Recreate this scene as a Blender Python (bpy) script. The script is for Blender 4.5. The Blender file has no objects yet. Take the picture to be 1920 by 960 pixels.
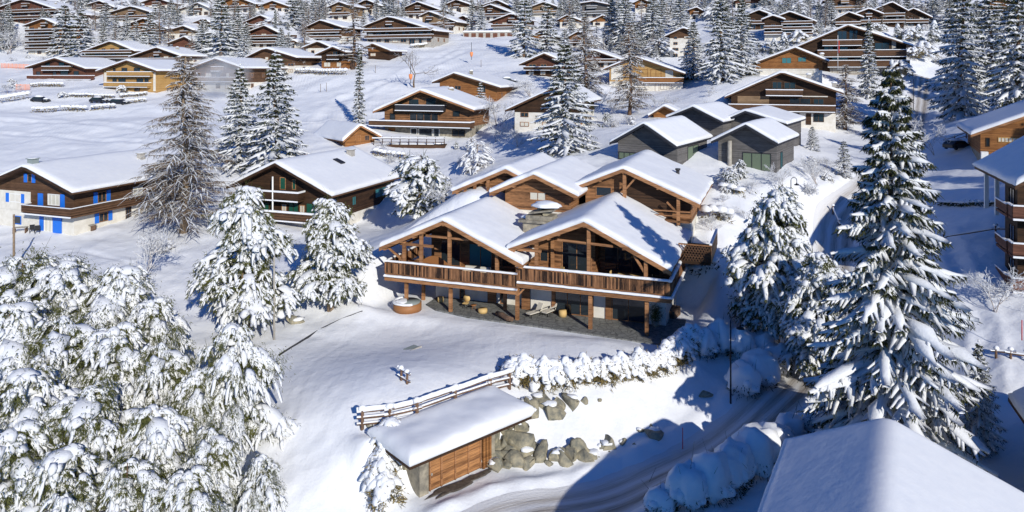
import bpy, math, random
import numpy as np
from mathutils import Vector, Matrix
R_ = math.radians
sc = bpy.context.scene
COL = sc.collection
F = 1380.0          # focal length in photo pixels; the horizon of the level camera lies at row 130
# ---------------------------------------------------------------- camera, sky, sun, exposure
cam_d = bpy.data.cameras.new('camera'); cam = bpy.data.objects.new('camera', cam_d); COL.objects.link(cam)
cam.rotation_euler = (R_(90), 0, 0); cam_d.sensor_width = 36; cam_d.lens = 36 * F / 1920
cam_d.shift_y = -350 / 1920; cam_d.clip_end = 3000; cam_d.clip_start = 0.5
sc.camera = cam
SUN_EL, SX, SY = R_(23.5), 0.40, -0.917       # horizontal direction towards the sun
w = bpy.data.worlds.new('World'); sc.world = w; w.use_nodes = True
nt = w.node_tree; nt.nodes.clear()
sky = nt.nodes.new('ShaderNodeTexSky'); sky.sky_type = 'NISHITA'; sky.sun_disc = False
sky.sun_elevation = SUN_EL; sky.sun_rotation = math.atan2(SX, SY); sky.altitude = 1500
sky.air_density = 1.0; sky.dust_density = 0.1; sky.ozone_density = 5.0
bg = nt.nodes.new('ShaderNodeBackground'); bg.inputs[1].default_value = 0.088
wo = nt.nodes.new('ShaderNodeOutputWorld'); tint = nt.nodes.new('ShaderNodeMix'); tint.data_type = 'RGBA'; tint.blend_type = 'MULTIPLY'; tint.inputs[0].default_value = 1.0; tint.inputs[7].default_value = (0.26, 0.68, 1.18, 1)
nt.links.new(sky.outputs[0], tint.inputs[6]); nt.links.new(tint.outputs[2], bg.inputs[0]); nt.links.new(bg.outputs[0], wo.inputs[0])
sd = bpy.data.lights.new('sun', 'SUN'); sun = bpy.data.objects.new('sun', sd); COL.objects.link(sun)
sd.energy = 4.0; sd.angle = R_(0.5); sd.color = (1.0, 0.955, 0.85)
sun.rotation_euler = Vector((SX * math.cos(SUN_EL), SY * math.cos(SUN_EL), math.sin(SUN_EL))).to_track_quat('Z', 'Y').to_euler()
vs = sc.view_settings; vs.view_transform = 'Standard'; vs.look = 'None'; vs.gamma = 1.0; vs.exposure = 0.12; vs.use_curve_mapping = False
sc.cycles.max_bounces = 5; sc.cycles.diffuse_bounces = 3; sc.cycles.glossy_bounces = 2; sc.cycles.transparent_max_bounces = 4
sc.cycles.transmission_bounces = 2; sc.cycles.caustics_reflective = False; sc.cycles.caustics_refractive = False
sc.cycles.volume_bounces = 1; sc.cycles.volume_max_steps = 24

# ---------------------------------------------------------------- materials
MATS = {}
def mat(name, base, rough=0.8, build=None, metal=0.0, spec=None):
    m = bpy.data.materials.new(name); m.use_nodes = True; n = m.node_tree
    b = n.nodes['Principled BSDF']; b.inputs['Base Color'].default_value = (*base, 1); b.inputs['Roughness'].default_value = rough
    b.inputs['Metallic'].default_value = metal
    if spec is not None: b.inputs['Specular IOR Level'].default_value = spec
    if build: build(n, b)
    MATS[name] = m; return m
def N(n, t, **kw):
    x = n.nodes.new(t)
    for k, v in kw.items():
        if isinstance(k, str) and hasattr(x, k) and k not in x.inputs: setattr(x, k, v)
        else: x.inputs[k].default_value = v
    return x
def ramp(n, stops):
    r = n.nodes.new('ShaderNodeValToRGB'); e = r.color_ramp.elements
    while len(e) < len(stops): e.new(0.5)
    for q, (p, c) in zip(e, stops): q.position = p; q.color = (*c, 1) if len(c) == 3 else c
    return r
def coords(n, scale, kind='Object', rot=(0, 0, 0)):
    tc = n.nodes.new('ShaderNodeTexCoord'); mp = n.nodes.new('ShaderNodeMapping'); mp.inputs['Scale'].default_value = scale
    mp.inputs['Rotation'].default_value = rot
    n.links.new(tc.outputs[kind], mp.inputs[0]); return mp
def noise(n, vec, scale, detail=3, rough=0.5):
    x = n.nodes.new('ShaderNodeTexNoise'); x.inputs['Scale'].default_value = scale; x.inputs['Detail'].default_value = detail
    x.inputs['Roughness'].default_value = rough
    if vec is not None: n.links.new(vec.outputs[0], x.inputs['Vector'])
    return x
def bump(n, b, h, strength, dist):
    bp = n.nodes.new('ShaderNodeBump'); bp.inputs['Strength'].default_value = strength; bp.inputs['Distance'].default_value = dist
    n.links.new(h, bp.inputs['Height']); n.links.new(bp.outputs[0], b.inputs['Normal']); return bp

def _snow(n, b, amp=0.5, dist=0.05, sc1=3.0, al=1.0):
    v = coords(n, (1, 1, 1)); a = noise(n, v, sc1, 5, 0.62)
    r = ramp(n, [(0.3, (0.80 * al, 0.82 * al, 0.86 * al)), (0.7, (0.87 * al, 0.88 * al, 0.90 * al))]); n.links.new(a.outputs[0], r.inputs[0]); n.links.new(r.outputs[0], b.inputs['Base Color'])
    bump(n, b, a.outputs[0], amp, dist)
mat('snow', (.86, .87, .9), 0.65, _snow, spec=0.25)
mat('roof_snow', (.86, .87, .9), 0.65, lambda n, b: _snow(n, b, 0.35, 0.06, 1.3), spec=0.25)
mat('tree_snow', (.80, .81, .83), 0.7, lambda n, b: _snow(n, b, 0.7, 0.06, 5.0, .90), spec=0.2)

def _ground(n, b):
    v = coords(n, (1, 1, 1)); a = noise(n, v, 0.35, 6, 0.55); c = noise(n, v, 5.0, 5, 0.65)
    v2 = coords(n, (0.9, 0.12, 1), rot=(0, 0, R_(30))); d = noise(n, v2, 1.5, 3, 0.5)
    r = ramp(n, [(0.3, (0.79, 0.81, 0.85)), (0.65, (0.87, 0.88, 0.90))]); n.links.new(a.outputs[0], r.inputs[0]); n.links.new(r.outputs[0], b.inputs['Base Color'])
    m1 = N(n, 'ShaderNodeMath', operation='MULTIPLY'); m1.inputs[1].default_value = 0.12; n.links.new(c.outputs[0], m1.inputs[0])
    m2 = N(n, 'ShaderNodeMath', operation='ADD'); n.links.new(a.outputs[0], m2.inputs[0]); n.links.new(m1.outputs[0], m2.inputs[1])
    m3 = N(n, 'ShaderNodeMath', operation='MULTIPLY_ADD'); m3.inputs[1].default_value = 0.25; n.links.new(d.outputs[0], m3.inputs[0]); n.links.new(m2.outputs[0], m3.inputs[2])
    wv = n.nodes.new('ShaderNodeTexWave'); wv.inputs['Scale'].default_value = .42; wv.inputs['Distortion'].default_value = 3.5; wv.inputs['Detail'].default_value = 3; wv.inputs['Detail Scale'].default_value = .35
    n.links.new(coords(n, (1, .35, 1), rot=(0, 0, R_(-28))).outputs[0], wv.inputs[0]); big = noise(n, v, .035, 2, .5); br = ramp(n, [(.45, (0, 0, 0)), (.62, (1, 1, 1))]); n.links.new(big.outputs[0], br.inputs[0])
    tcx = n.nodes.new('ShaderNodeTexCoord'); sp = n.nodes.new('ShaderNodeSeparateXYZ'); n.links.new(tcx.outputs['Object'], sp.inputs[0]); mr = n.nodes.new('ShaderNodeMapRange'); mr.inputs[1].default_value = 105; mr.inputs[2].default_value = 135; n.links.new(sp.outputs[1], mr.inputs[0])
    q1 = N(n, 'ShaderNodeMath', operation='MULTIPLY'); n.links.new(wv.outputs['Fac'], q1.inputs[0]); n.links.new(br.outputs[0], q1.inputs[1]); q2 = N(n, 'ShaderNodeMath', operation='MULTIPLY'); n.links.new(q1.outputs[0], q2.inputs[0]); n.links.new(mr.outputs[0], q2.inputs[1])
    m4 = N(n, 'ShaderNodeMath', operation='MULTIPLY_ADD'); m4.inputs[1].default_value = .16; n.links.new(q2.outputs[0], m4.inputs[0]); n.links.new(m3.outputs[0], m4.inputs[2])
    bump(n, b, m4.outputs[0], 0.5, 0.38)
mat('ground_snow', (.86, .87, .9), 0.65, _ground, spec=0.25)

def _road(n, b):
    tc = n.nodes.new('ShaderNodeTexCoord'); mp = n.nodes.new('ShaderNodeMapping'); mp.inputs['Scale'].default_value = (16, 0.16, 1)
    n.links.new(tc.outputs['UV'], mp.inputs[0]); a = noise(n, mp, 2.2, 5, 0.65)
    sep = n.nodes.new('ShaderNodeSeparateXYZ'); n.links.new(tc.outputs['UV'], sep.inputs[0])
    cr = ramp(n, [(0.0, (0, 0, 0)), (0.25, (.55, .55, .55)), (0.38, (.15, .15, .15)), (0.5, (.75, .75, .75)), (0.64, (.25, .25, .25)), (0.78, (.9, .9, .9)), (1.0, (0, 0, 0))])
    n.links.new(sep.outputs[0], cr.inputs[0])
    mu = N(n, 'ShaderNodeMath', operation='MULTIPLY'); n.links.new(a.outputs[0], mu.inputs[0]); n.links.new(cr.outputs[0], mu.inputs[1])
    r = ramp(n, [(0.1, (0.74, 0.74, 0.75)), (0.26, (0.52, 0.49, 0.46)), (0.48, (0.27, 0.235, 0.20))]); n.links.new(mu.outputs[0], r.inputs[0]); n.links.new(r.outputs[0], b.inputs['Base Color'])
    v = coords(n, (1, 1, 1)); c = noise(n, v, 6, 4, 0.7)
    ad = N(n, 'ShaderNodeMath', operation='ADD'); n.links.new(a.outputs[0], ad.inputs[0]); n.links.new(c.outputs[0], ad.inputs[1])
    bump(n, b, ad.outputs[0], 0.5, 0.10)
mat('packed_snow_road', (.5, .48, .46), 0.7, _road, spec=0.3)

def wood(name, c1, c2, plank=0.16, vert=False, contrast=0.55, rough=0.75, wnw=0.35, r0=0.62, r1=1.22):
    def f(n, b):
        tc = n.nodes.new('ShaderNodeTexCoord'); sep = n.nodes.new('ShaderNodeSeparateXYZ'); n.links.new(tc.outputs['Object'], sep.inputs[0])
        ad = N(n, 'ShaderNodeMath', operation='ADD'); n.links.new(sep.outputs[0], ad.inputs[0]); n.links.new(sep.outputs[1], ad.inputs[1])
        src = ad.outputs[0] if vert else sep.outputs[2]
        dv = N(n, 'ShaderNodeMath', operation='DIVIDE'); dv.inputs[1].default_value = plank; n.links.new(src, dv.inputs[0])
        fl = N(n, 'ShaderNodeMath', operation='FLOOR'); n.links.new(dv.outputs[0], fl.inputs[0])
        wn = n.nodes.new('ShaderNodeTexWhiteNoise'); wn.noise_dimensions = '1D'; n.links.new(fl.outputs[0], wn.inputs['W'])
        mp = n.nodes.new('ShaderNodeMapping'); mp.inputs['Scale'].default_value = (9, 9, .8) if vert else (.8, .8, 9)
        n.links.new(tc.outputs['Object'], mp.inputs[0]); g = noise(n, mp, 1.6, 4, 0.6)
        st = noise(n, coords(n, (1, 1, 1)), 0.5, 3, 0.6)
        mx = N(n, 'ShaderNodeMath', operation='MULTIPLY_ADD'); mx.inputs[1].default_value = wnw; n.links.new(wn.outputs[0], mx.inputs[0]); n.links.new(g.outputs[0], mx.inputs[2])
        m2 = N(n, 'ShaderNodeMath', operation='MULTIPLY_ADD'); m2.inputs[1].default_value = 0.5; n.links.new(st.outputs[0], m2.inputs[0]); n.links.new(mx.outputs[0], m2.inputs[2])
        r = ramp(n, [(min(.98, r0 / 1.6), c1), (min(1, r1 / 1.6), c2)]); hm = N(n, 'ShaderNodeMath', operation='MULTIPLY'); hm.inputs[1].default_value = 1 / 1.6; n.links.new(m2.outputs[0], hm.inputs[0]); n.links.new(hm.outputs[0], r.inputs[0])
        fr = N(n, 'ShaderNodeMath', operation='FRACT'); n.links.new(dv.outputs[0], fr.inputs[0])
        gr = ramp(n, [(0.0, (.25, .25, .25)), (0.10, (1, 1, 1)), (0.95, (1, 1, 1)), (1.0, (.4, .4, .4))]); n.links.new(fr.outputs[0], gr.inputs[0])
        mc = n.nodes.new('ShaderNodeMix'); mc.data_type = 'RGBA'; mc.blend_type = 'MULTIPLY'; mc.inputs[0].default_value = 0.8
        n.links.new(r.outputs[0], mc.inputs[6]); n.links.new(gr.outputs[0], mc.inputs[7]); n.links.new(mc.outputs[2], b.inputs['Base Color'])
        bump(n, b, gr.outputs[0], 0.5, 0.02)
    mat(name, c1, rough, f, spec=0.25)
wood('wood_dark', (.022, .012, .007), (.075, .038, .020))
wood('wood_brown', (.050, .026, .014), (.155, .082, .045))
wood('wood_red', (.075, .030, .019), (.19, .080, .050))
wood('wood_orange', (.14, .055, .018), (.37, .165, .055))
wood('wood_yellow', (.33, .18, .06), (.56, .35, .13))
wood('wood_tan', (.15, .095, .055), (.36, .24, .14))
wood('wood_old', (.070, .033, .016), (.40, .195, .088), 0.2)
wood('wood_beam', (.17, .078, .034), (.45, .225, .105), 0.5)
wood('rail_boards', (.024, .013, .009), (.38, .185, .088), 0.1652, True, wnw=0.7, r0=0.8, r1=1.5)
wood('wood_grey', (.085, .080, .078), (.19, .180, .175), 0.14, rough=0.85)
wood('door_boards', (.13, .055, .022), (.52, .25, .10), 0.19)
mat('dark_trim', (.022, .022, .028), .6)
def _mott(c1, c2, s, bd=0.02):
    def f(n, b):
        v = coords(n, (1, 1, 1)); a = noise(n, v, s, 5, .6); r = ramp(n, [(0.3, c1), (0.7, c2)])
        n.links.new(a.outputs[0], r.inputs[0]); n.links.new(r.outputs[0], b.inputs['Base Color']); bump(n, b, a.outputs[0], .5, bd)
    return f
mat('plaster', (.7, .67, .6), .9, _mott((.62, .58, .50), (.76, .73, .66), 1.2, .01))
mat('stone', (.3, .28, .24), .9, _mott((.13, .12, .10), (.42, .37, .28), 1.6, .10))
mat('rock', (.3, .28, .24), .9, _mott((.12, .125, .11), (.40, .35, .24), 2.2, .12))
mat('concrete', (.4, .38, .34), .9, _mott((.30, .28, .25), (.46, .43, .38), 2.0, .01))
mat('bare_earth', (.07, .06, .05), .8, _mott((.035, .030, .025), (.13, .11, .09), 3.0, .03))
def _flags(n, b):
    v = coords(n, (1, 1, 1)); vo = n.nodes.new('ShaderNodeTexVoronoi'); vo.feature = 'DISTANCE_TO_EDGE'; vo.inputs['Scale'].default_value = 1.5
    n.links.new(v.outputs[0], vo.inputs['Vector']); a = noise(n, v, 2.5, 4, .6)
    r = ramp(n, [(0.3, (.11, .115, .115)), (0.7, (.24, .24, .225))]); n.links.new(a.outputs[0], r.inputs[0])
    g = ramp(n, [(0, (.35, .35, .35)), (.06, (1, 1, 1))]); n.links.new(vo.outputs['Distance'], g.inputs[0])
    mc = n.nodes.new('ShaderNodeMix'); mc.data_type = 'RGBA'; mc.blend_type = 'MULTIPLY'; mc.inputs[0].default_value = 1
    n.links.new(r.outputs[0], mc.inputs[6]); n.links.new(g.outputs[0], mc.inputs[7]); n.links.new(mc.outputs[2], b.inputs['Base Color']); bump(n, b, g.outputs[0], .5, .02)
mat('flagstones', (.2, .2, .2), .8, _flags)
mat('glass', (.02, .028, .035), .07, spec=0.8)
mat('curtain', (.13, .17, .115), .9)
mat('curtain_pale', (.6, .58, .5), .9)
mat('blue_paint', (.012, .16, .68), .5)
mat('green_paint', (.010, .085, .055), .5)
mat('teal_paint', (.03, .17, .19), .6)
mat('white_paint', (.8, .8, .78), .5)
mat('black_metal', (.012, .012, .014), .45, metal=.3)
mat('car_paint', (.02, .022, .03), .3)
mat('red_paint', (.62, .04, .03), .5)
mat('orange_net', (.85, .28, .10), .7)
mat('cushion', (.62, .58, .50), .9)
mat('light_wood', (.62, .42, .17), .7)
mat('tub_wood', (.30, .13, .045), .6)
mat('cover_grey', (.26, .30, .29), .7)
mat('bark', (.13, .075, .045), .95, _mott((.075, .045, .03), (.22, .13, .08), 6, .04))
mat('bark_pale', (.26, .19, .12), .95, _mott((.16, .11, .075), (.34, .25, .16), 6, .03))
def _needle(c1, c2):
    def f(n, b):
        v = coords(n, (1, 1, 1)); a = noise(n, v, 1.7, 3, .7); r = ramp(n, [(0.32, c1), (0.68, c2)])
        n.links.new(a.outputs[0], r.inputs[0]); n.links.new(r.outputs[0], b.inputs['Base Color'])
    return f
mat('spruce_needles', (.03, .045, .02), .8, _needle((.018, .026, .012), (.075, .078, .030)), spec=.2)
mat('pine_needles', (.06, .08, .02), .8, _needle((.040, .052, .016), (.145, .145, .045)), spec=.2)
mat('twigs', (.15, .10, .06), .9, _needle((.085, .058, .034), (.24, .17, .11)), spec=.1)
mat('twigs_frosted', (.5, .45, .42), .9, _needle((.22, .17, .14), (.72, .68, .66)), spec=.1)
def _brown_bush(c1, c2): return _needle(c1, c2)
mat('hedge_leaves', (.16, .13, .05), .8, _needle((.055, .050, .018), (.30, .22, .08)), spec=.2)

# ---------------------------------------------------------------- helpers
def P(px, py, Y): return Vector(((px - 960) / F * Y, Y, (130 - py) / F * Y))
def link(o, parent=None):
    COL.objects.link(o)
    if parent is not None: o.parent = parent
    return o
def tag(o, label=None, cat=None, group=None, kind=None):
    if label: o['label'] = label
    if cat: o['category'] = cat
    if group: o['group'] = group
    if kind: o['kind'] = kind
    return o
def empty(name, loc, rz=0.0, label=None, cat=None, group=None):
    o = bpy.data.objects.new(name, None); o.location = loc; o.rotation_euler = (0, 0, rz); link(o); o.empty_display_size = .3
    return tag(o, label, cat, group)
def copy_tree(o, parent=None):
    c = o.copy(); COL.objects.link(c); c.parent = parent
    for ch in list(o.children): copy_tree(ch, c)
    return c
class MB:
    """collects shapes with material slots and links them as ONE mesh object"""
    def __init__(s): s.pc = []; s.v = []; s.f = []; s.m = []; s.mats = []; s.sm = []
    def slot(s, m):
        if m not in s.mats: s.mats.append(m)
        return s.mats.index(m)
    def poly(s, pts, faces, m, smooth=False):
        k = len(s.v); s.pc.append((k, len(s.f))); s.v += [tuple(p) for p in pts]; j = s.slot(m)
        for f in faces: s.f.append([k + i for i in f]); s.m.append(j); s.sm.append(smooth)
    def box(s, x0, x1, y0, y1, z0, z1, m):
        s.poly([(x0, y0, z0), (x1, y0, z0), (x1, y1, z0), (x0, y1, z0), (x0, y0, z1), (x1, y0, z1), (x1, y1, z1), (x0, y1, z1)],
               [(0, 3, 2, 1), (4, 5, 6, 7), (0, 1, 5, 4), (1, 2, 6, 5), (2, 3, 7, 6), (3, 0, 4, 7)], m)
    def bar(s, a, b, wx, wz, m, up=(0, 0, 1)):
        a = Vector(a); b = Vector(b); d = (b - a).normalized(); u = Vector(up)
        if abs(d.dot(u)) > .99: u = Vector((0, 1, 0))
        x = d.cross(u).normalized() * wx / 2; z = x.cross(d).normalized() * wz / 2
        s.poly([a - x - z, a + x - z, a + x + z, a - x + z, b - x - z, b + x - z, b + x + z, b - x + z],
               [(0, 1, 2, 3), (7, 6, 5, 4), (0, 4, 5, 1), (1, 5, 6, 2), (2, 6, 7, 3), (3, 7, 4, 0)], m)
    def tube(s, pts, rad, m, n=8, cap=True):
        pts = [Vector(p) for p in pts]; rr = rad if hasattr(rad, '__len__') else [rad] * len(pts); V = []; Fc = []
        for i, p in enumerate(pts):
            d = (pts[min(i + 1, len(pts) - 1)] - pts[max(i - 1, 0)]).normalized(); u = Vector((0, 0, 1)) if abs(d.z) < .9 else Vector((1, 0, 0))
            x = d.cross(u).normalized(); y = d.cross(x)
            for k in range(n): a = 2 * math.pi * k / n; V.append(p + (x * math.cos(a) + y * math.sin(a)) * rr[i])
        for i in range(len(pts) - 1):
            for k in range(n): Fc.append((i * n + k, i * n + (k + 1) % n, (i + 1) * n + (k + 1) % n, (i + 1) * n + k))
        if cap: Fc.append(tuple(range(n))[::-1]); Fc.append(tuple(range((len(pts) - 1) * n, len(pts) * n)))
        s.poly(V, Fc, m, True)
    def prism(s, prof, y0, y1, m):
        """profile of (x, z) points extruded along y"""
        k = len(prof); V = [(x, y0, z) for x, z in prof] + [(x, y1, z) for x, z in prof]
        s.poly(V, [tuple(range(k)), tuple(range(2 * k - 1, k - 1, -1))] + [(i, i + k, (i + 1) % k + k, (i + 1) % k) for i in range(k)], m)
    def split(s, name, parent):
        """each collected shape becomes an object of its own"""
        ends = s.pc[1:] + [(len(s.v), len(s.f))]
        for (v0, f0), (v1, f1) in zip(s.pc, ends):
            m = MB(); m.v = s.v[v0:v1]; m.f = [[i - v0 for i in f] for f in s.f[f0:f1]]; m.m = [0] * (f1 - f0); m.sm = s.sm[f0:f1]; m.mats = [s.mats[s.m[f0]]]; m.build(name, parent)
    def build(s, name, parent=None, loc=None):
        me = bpy.data.meshes.new(name); me.from_pydata(s.v, [], s.f)
        for m in s.mats: me.materials.append(MATS[m])
        me.polygons.foreach_set('material_index', s.m); me.polygons.foreach_set('use_smooth', s.sm); me.update()
        o = bpy.data.objects.new(name, me); link(o, parent)
        if loc is not None: o.location = loc
        return o

def vnoise(x, y, seed=0):
    """2-D value noise in numpy, range -1..1"""
    xi = np.floor(x).astype(np.int64); yi = np.floor(y).astype(np.int64); fx = x - xi; fy = y - yi
    fx = fx * fx * (3 - 2 * fx); fy = fy * fy * (3 - 2 * fy)
    def h(a, b):
        n = (a * 374761393 + b * 668265263 + seed * 1442695041) & 0x7fffffff; n = ((n ^ (n >> 13)) * 1274126177) & 0x7fffffff
        return ((n ^ (n >> 16)) & 0xffff) / 32767.5 - 1
    return (h(xi, yi) * (1 - fx) + h(xi + 1, yi) * fx) * (1 - fy) + (h(xi, yi + 1) * (1 - fx) + h(xi + 1, yi + 1) * fx) * fy

# ---------------------------------------------------------------- terrain: heights interpolated from surveyed points (column, row, distance)
CP = [  # near left slope
 (-300,700,62),(0,960,47.5),(100,960,46.5),(300,960,46),(480,740,56.6),(560,930,46.6),(540,800,51.6),(600,700,57.6),(700,940,46.5),(330,760,57),(100,800,54),(100,560,74),(-300,450,92),
 (330,520,79.6),(250,470,88),(490,625,67.4),(130,438,94),(0,440,94),(280,425,97),(400,440,93),(620,480,84),(600,600,70.5),(700,500,76),(740,560,73.5),
 # lawn and terrace
 (760,660,61.8),(760,585,71.8),(845,598,69.9),(968,602,69.2),(1107,615,67.3),(1213,629,65.4),(900,680,59),(1050,680,59.5),(1200,650,63),(679,802,49.8),(782,791,50.5),(854,762,52.9),(920,739,54.8),
 (965,728,56.5),(1080,728,56.5),(1180,718,57.5),(1260,695,59.8),(1310,655,64.4),(1000,560,76),(1200,560,76),
 # drive and road
 (800,924,47.4),(905,878,50.2),(960,880,50.6),(860,960,45.6),(1000,870,51.1),(1130,851,52.6),(1250,812,54.8),(1340,772,57.2),(1000,950,46.2),(1200,940,47),(1350,860,51),(1430,800,54),(1520,720,59.5),(1530,640,67),(1560,520,77.8),(1560,430,89.5),(1620,365,99),(1690,290,124),(1720,220,158),(1735,165,200),
 (1370,752,57.9),(1300,900,47.5),(1500,960,43),(1400,960,44),(1700,960,43),(1900,960,42),(1670,900,46.5),
 # right side
 (1850,640,57),(1850,560,63),(1895,585,61),(1800,500,70),(1800,420,81),(1850,345,92),(1760,330,100),(1920,320,92),(2200,520,62),(2300,330,95),(1780,235,130),(1900,225,118),
 (1450,600,70),(1400,540,74),(1340,470,77),(1330,560,70.6),(1360,400,84),(1400,362,89),(1490,335,93),(1415,324,95),(1200,310,97),(1500,400,88),(1480,460,82),
 # rear of the compound
 (880,370,84),(790,410,88),(720,440,93),(1000,330,92), (780,368,108),(690,438,96),(745,412,104),
 # snow field and slope behind
 (100,285,133),(300,285,131),(500,300,122),(600,285,124),(200,240,151),(-300,285,130),(100,203,172),(0,178,186),(230,172,186),(400,172,188),(-300,170,190),(75,104,257),(250,72,260),(100,45,300),(-300,70,280),
 (400,95,235),(350,35,310),(120,-30,350),(500,-30,350),(-300,-30,360),
 (650,272,130),(560,200,165),(790,258,138),(900,262,136),(700,182,170),(640,130,200),(880,190,165),(850,130,200),(740,110,215),(900,85,240),(600,80,245),(700,40,290),(900,20,320),(900,-40,360),
 (1000,250,128),(1040,285,112),(1100,240,130),(1250,222,135),(1300,245,118),(1215,173,183),(1050,150,180),(1100,110,215),(1200,60,270),(1300,-40,350),(1250,110,215),(1020,60,270),
 (1440,250,125),(1470,234,149),(1350,200,150),(1360,160,168),(1600,140,186),(1450,150,170),(1450,80,218),(1600,55,240),(1650,0,290),(1700,-50,330),(1700,130,190),(1850,160,165),(1810,224,138),(1910,210,135),(1900,40,240),(2300,60,230),(2300,170,160),(1400,20,280)]
cp = np.array(CP, float)
KA, KB = 1 / 330.0, 3.2
_a = cp[:, 0] * KA; _b = np.log(cp[:, 2]) * KB; _z = (130 - cp[:, 1]) / F * cp[:, 2]
def _U(d2): return np.where(d2 > 1e-12, d2 * np.log(np.maximum(d2, 1e-12)), 0)
_n = len(cp); _K = _U((_a[:, None] - _a) ** 2 + (_b[:, None] - _b) ** 2) + 0.012 * np.eye(_n)
_Pm = np.stack([np.ones(_n), _a, _b], 1)
_sol = np.linalg.solve(np.block([[_K, _Pm], [_Pm.T, np.zeros((3, 3))]]), np.concatenate([_z, np.zeros(3)]))
def tz(x, y):
    """smooth terrain height at world x, y (arrays)"""
    x = np.atleast_1d(np.asarray(x, float)); y = np.atleast_1d(np.asarray(y, float)); sh = x.shape; x = x.ravel(); y = np.maximum(y.ravel(), 12.0)
    a = (960 + F * x / y) * KA; b = np.log(y) * KB; out = np.empty(len(x))
    for i in range(0, len(x), 20000):
        s = slice(i, i + 20000)
        out[s] = _U((a[s, None] - _a) ** 2 + (b[s, None] - _b) ** 2) @ _sol[:_n] + _sol[_n] + _sol[_n + 1] * a[s] + _sol[_n + 2] * b[s]
    return out.reshape(sh)
def seg_d(x, y, pl):
    """distance to a polyline and length along it"""
    best = np.full(x.shape, 1e9); 
    for (x0, y0), (x1, y1) in zip(pl[:-1], pl[1:]):
        dx, dy = x1 - x0, y1 - y0; t = np.clip(((x - x0) * dx + (y - y0) * dy) / (dx * dx + dy * dy), 0, 1)
        best = np.minimum(best, np.hypot(x - x0 - t * dx, y - y0 - t * dy))
    return best
def G0(px, Y): return ((px - 960) / F * Y, Y)
ROAD = [G0(760, 41), G0(960, 45.2), G0(1120, 47.5), G0(1290, 51), G0(1410, 55), G0(1490, 60.5), G0(1535, 68), G0(1560, 78), G0(1565, 90), G0(1620, 100), G0(1665, 113), G0(1695, 128), G0(1718, 158), G0(1733, 200)]
TRAILS = [([G0(30, 86), G0(150, 88), G0(240, 84), G0(330, 86)], .35, .16), ([G0(60, 84), G0(120, 80), G0(230, 78), G0(300, 74)], .3, .13), ([G0(1345, 80), G0(1350, 74), G0(1330, 69), G0(1300, 66)], .5, .15), ([G0(590, 150), G0(640, 170), G0(760, 190), G0(880, 230)], 1.2, .3), ([G0(620, 140), G0(690, 175), G0(820, 215), G0(860, 240)], 1.0, .3),
 ([G0(-60, 150), G0(200, 140), G0(420, 132), G0(560, 128)], .8, .22), ([G0(-60, 160), G0(150, 155), G0(420, 140), G0(600, 150)], 1.0, .25), ([G0(0, 120), G0(250, 126), G0(430, 124)], .7, .2), ([G0(1850, 52), G0(1845, 60), G0(1800, 70), G0(1770, 80)], .6, .2), ([G0(545, 52), G0(580, 60), G0(650, 66)], .25, .05)]
def tfull(x, y, detail=True):
    z = tz(x, y); x = np.atleast_1d(np.asarray(x, float)); y = np.atleast_1d(np.asarray(y, float))
    # flat terrace under the front pair of chalets (box in their own frame)
    u = (x - 13.86) * .94 + (y - 64.2) * -.342; v = (x - 13.86) * .342 + (y - 64.2) * .94
    d = np.maximum(np.maximum(np.abs(u + 14) - 15.0, 0), np.maximum(np.abs(v - 5) - 5.5, 0)); k = np.clip(1 - d / 2.5, 0, 1); k = k * k * (3 - 2 * k)
    z = z * (1 - k) + (-23.84) * k; kt = np.clip(1 - d / 1.2, 0, 1)
    gu = (x + 5.27) * .755 + (y - 47.5) * .656; gv = (x + 5.27) * -.656 + (y - 47.5) * .755
    d = np.hypot(np.maximum(np.abs(gu - 2.3) - 3.0, 0), np.maximum(np.abs(gv + 1.6) - 1.7, 0)); k2 = np.clip(1 - d / 2.2, 0, 1); k2 = k2 * k2 * (3 - 2 * k2); z = z * (1 - k2) + (-27.42) * k2; kt = np.maximum(kt, k2)
    d = np.hypot(np.maximum(np.abs(gu - 2.6) - 5.2, 0), np.maximum(np.abs(gv - 4.4) - .8, 0)); k3 = np.clip(1 - d / 1.3, 0, 1); k3 = k3 * k3 * (3 - 2 * k3) * (gv > 2.6); z = z * (1 - k3) + np.maximum(z, -24.45) * k3
    if detail:
        rd = seg_d(x, y, ROAD); calm = np.clip((rd - 2.0) / 2.5, 0, 1)
        lawn = np.clip(1.15 - np.hypot((x + 6) / 16, (y - 60) / 9), 0, 1); rough = calm * (1 - .85 * np.clip(lawn * 2.5, 0, 1))
        far = np.clip((y - 90) / 60, 0, 1)
        rough = rough * (1 - kt); z = z + rough * (.16 * vnoise(x / 3.1, y / 3.1, 1) + .07 * vnoise(x / 1.1, y / 1.1, 2) + far * .5 * vnoise(x / 9, y / 9, 4)) + .03 * vnoise(x / .45, y / .45, 3) * calm * (1 - .7 * np.clip(lawn * 3, 0, 1)) * (1 - kt)
        for tr, ww, dp in TRAILS: td = seg_d(x, y, tr); z = z - dp * np.exp(-(td / ww) ** 2) * (.55 + .45 * vnoise(x / .6, y / .6, 11)) + dp * .5 * np.exp(-((td - ww * 1.9) / (ww * .7)) ** 2)
        bank = np.exp(-((rd - 3.0) / .65) ** 2) * np.clip((y - 40) / 6, 0, 1); z = z + bank * (.30 + .16 * vnoise(x / 1.3, y / 1.3, 7))
        z = z - .12 * np.exp(-(rd / 2.4) ** 4)
    return z
def gz(x, y): return float(tfull(x, y)[0])
_Ys = np.exp(np.linspace(math.log(38), math.log(420), 700))
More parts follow.
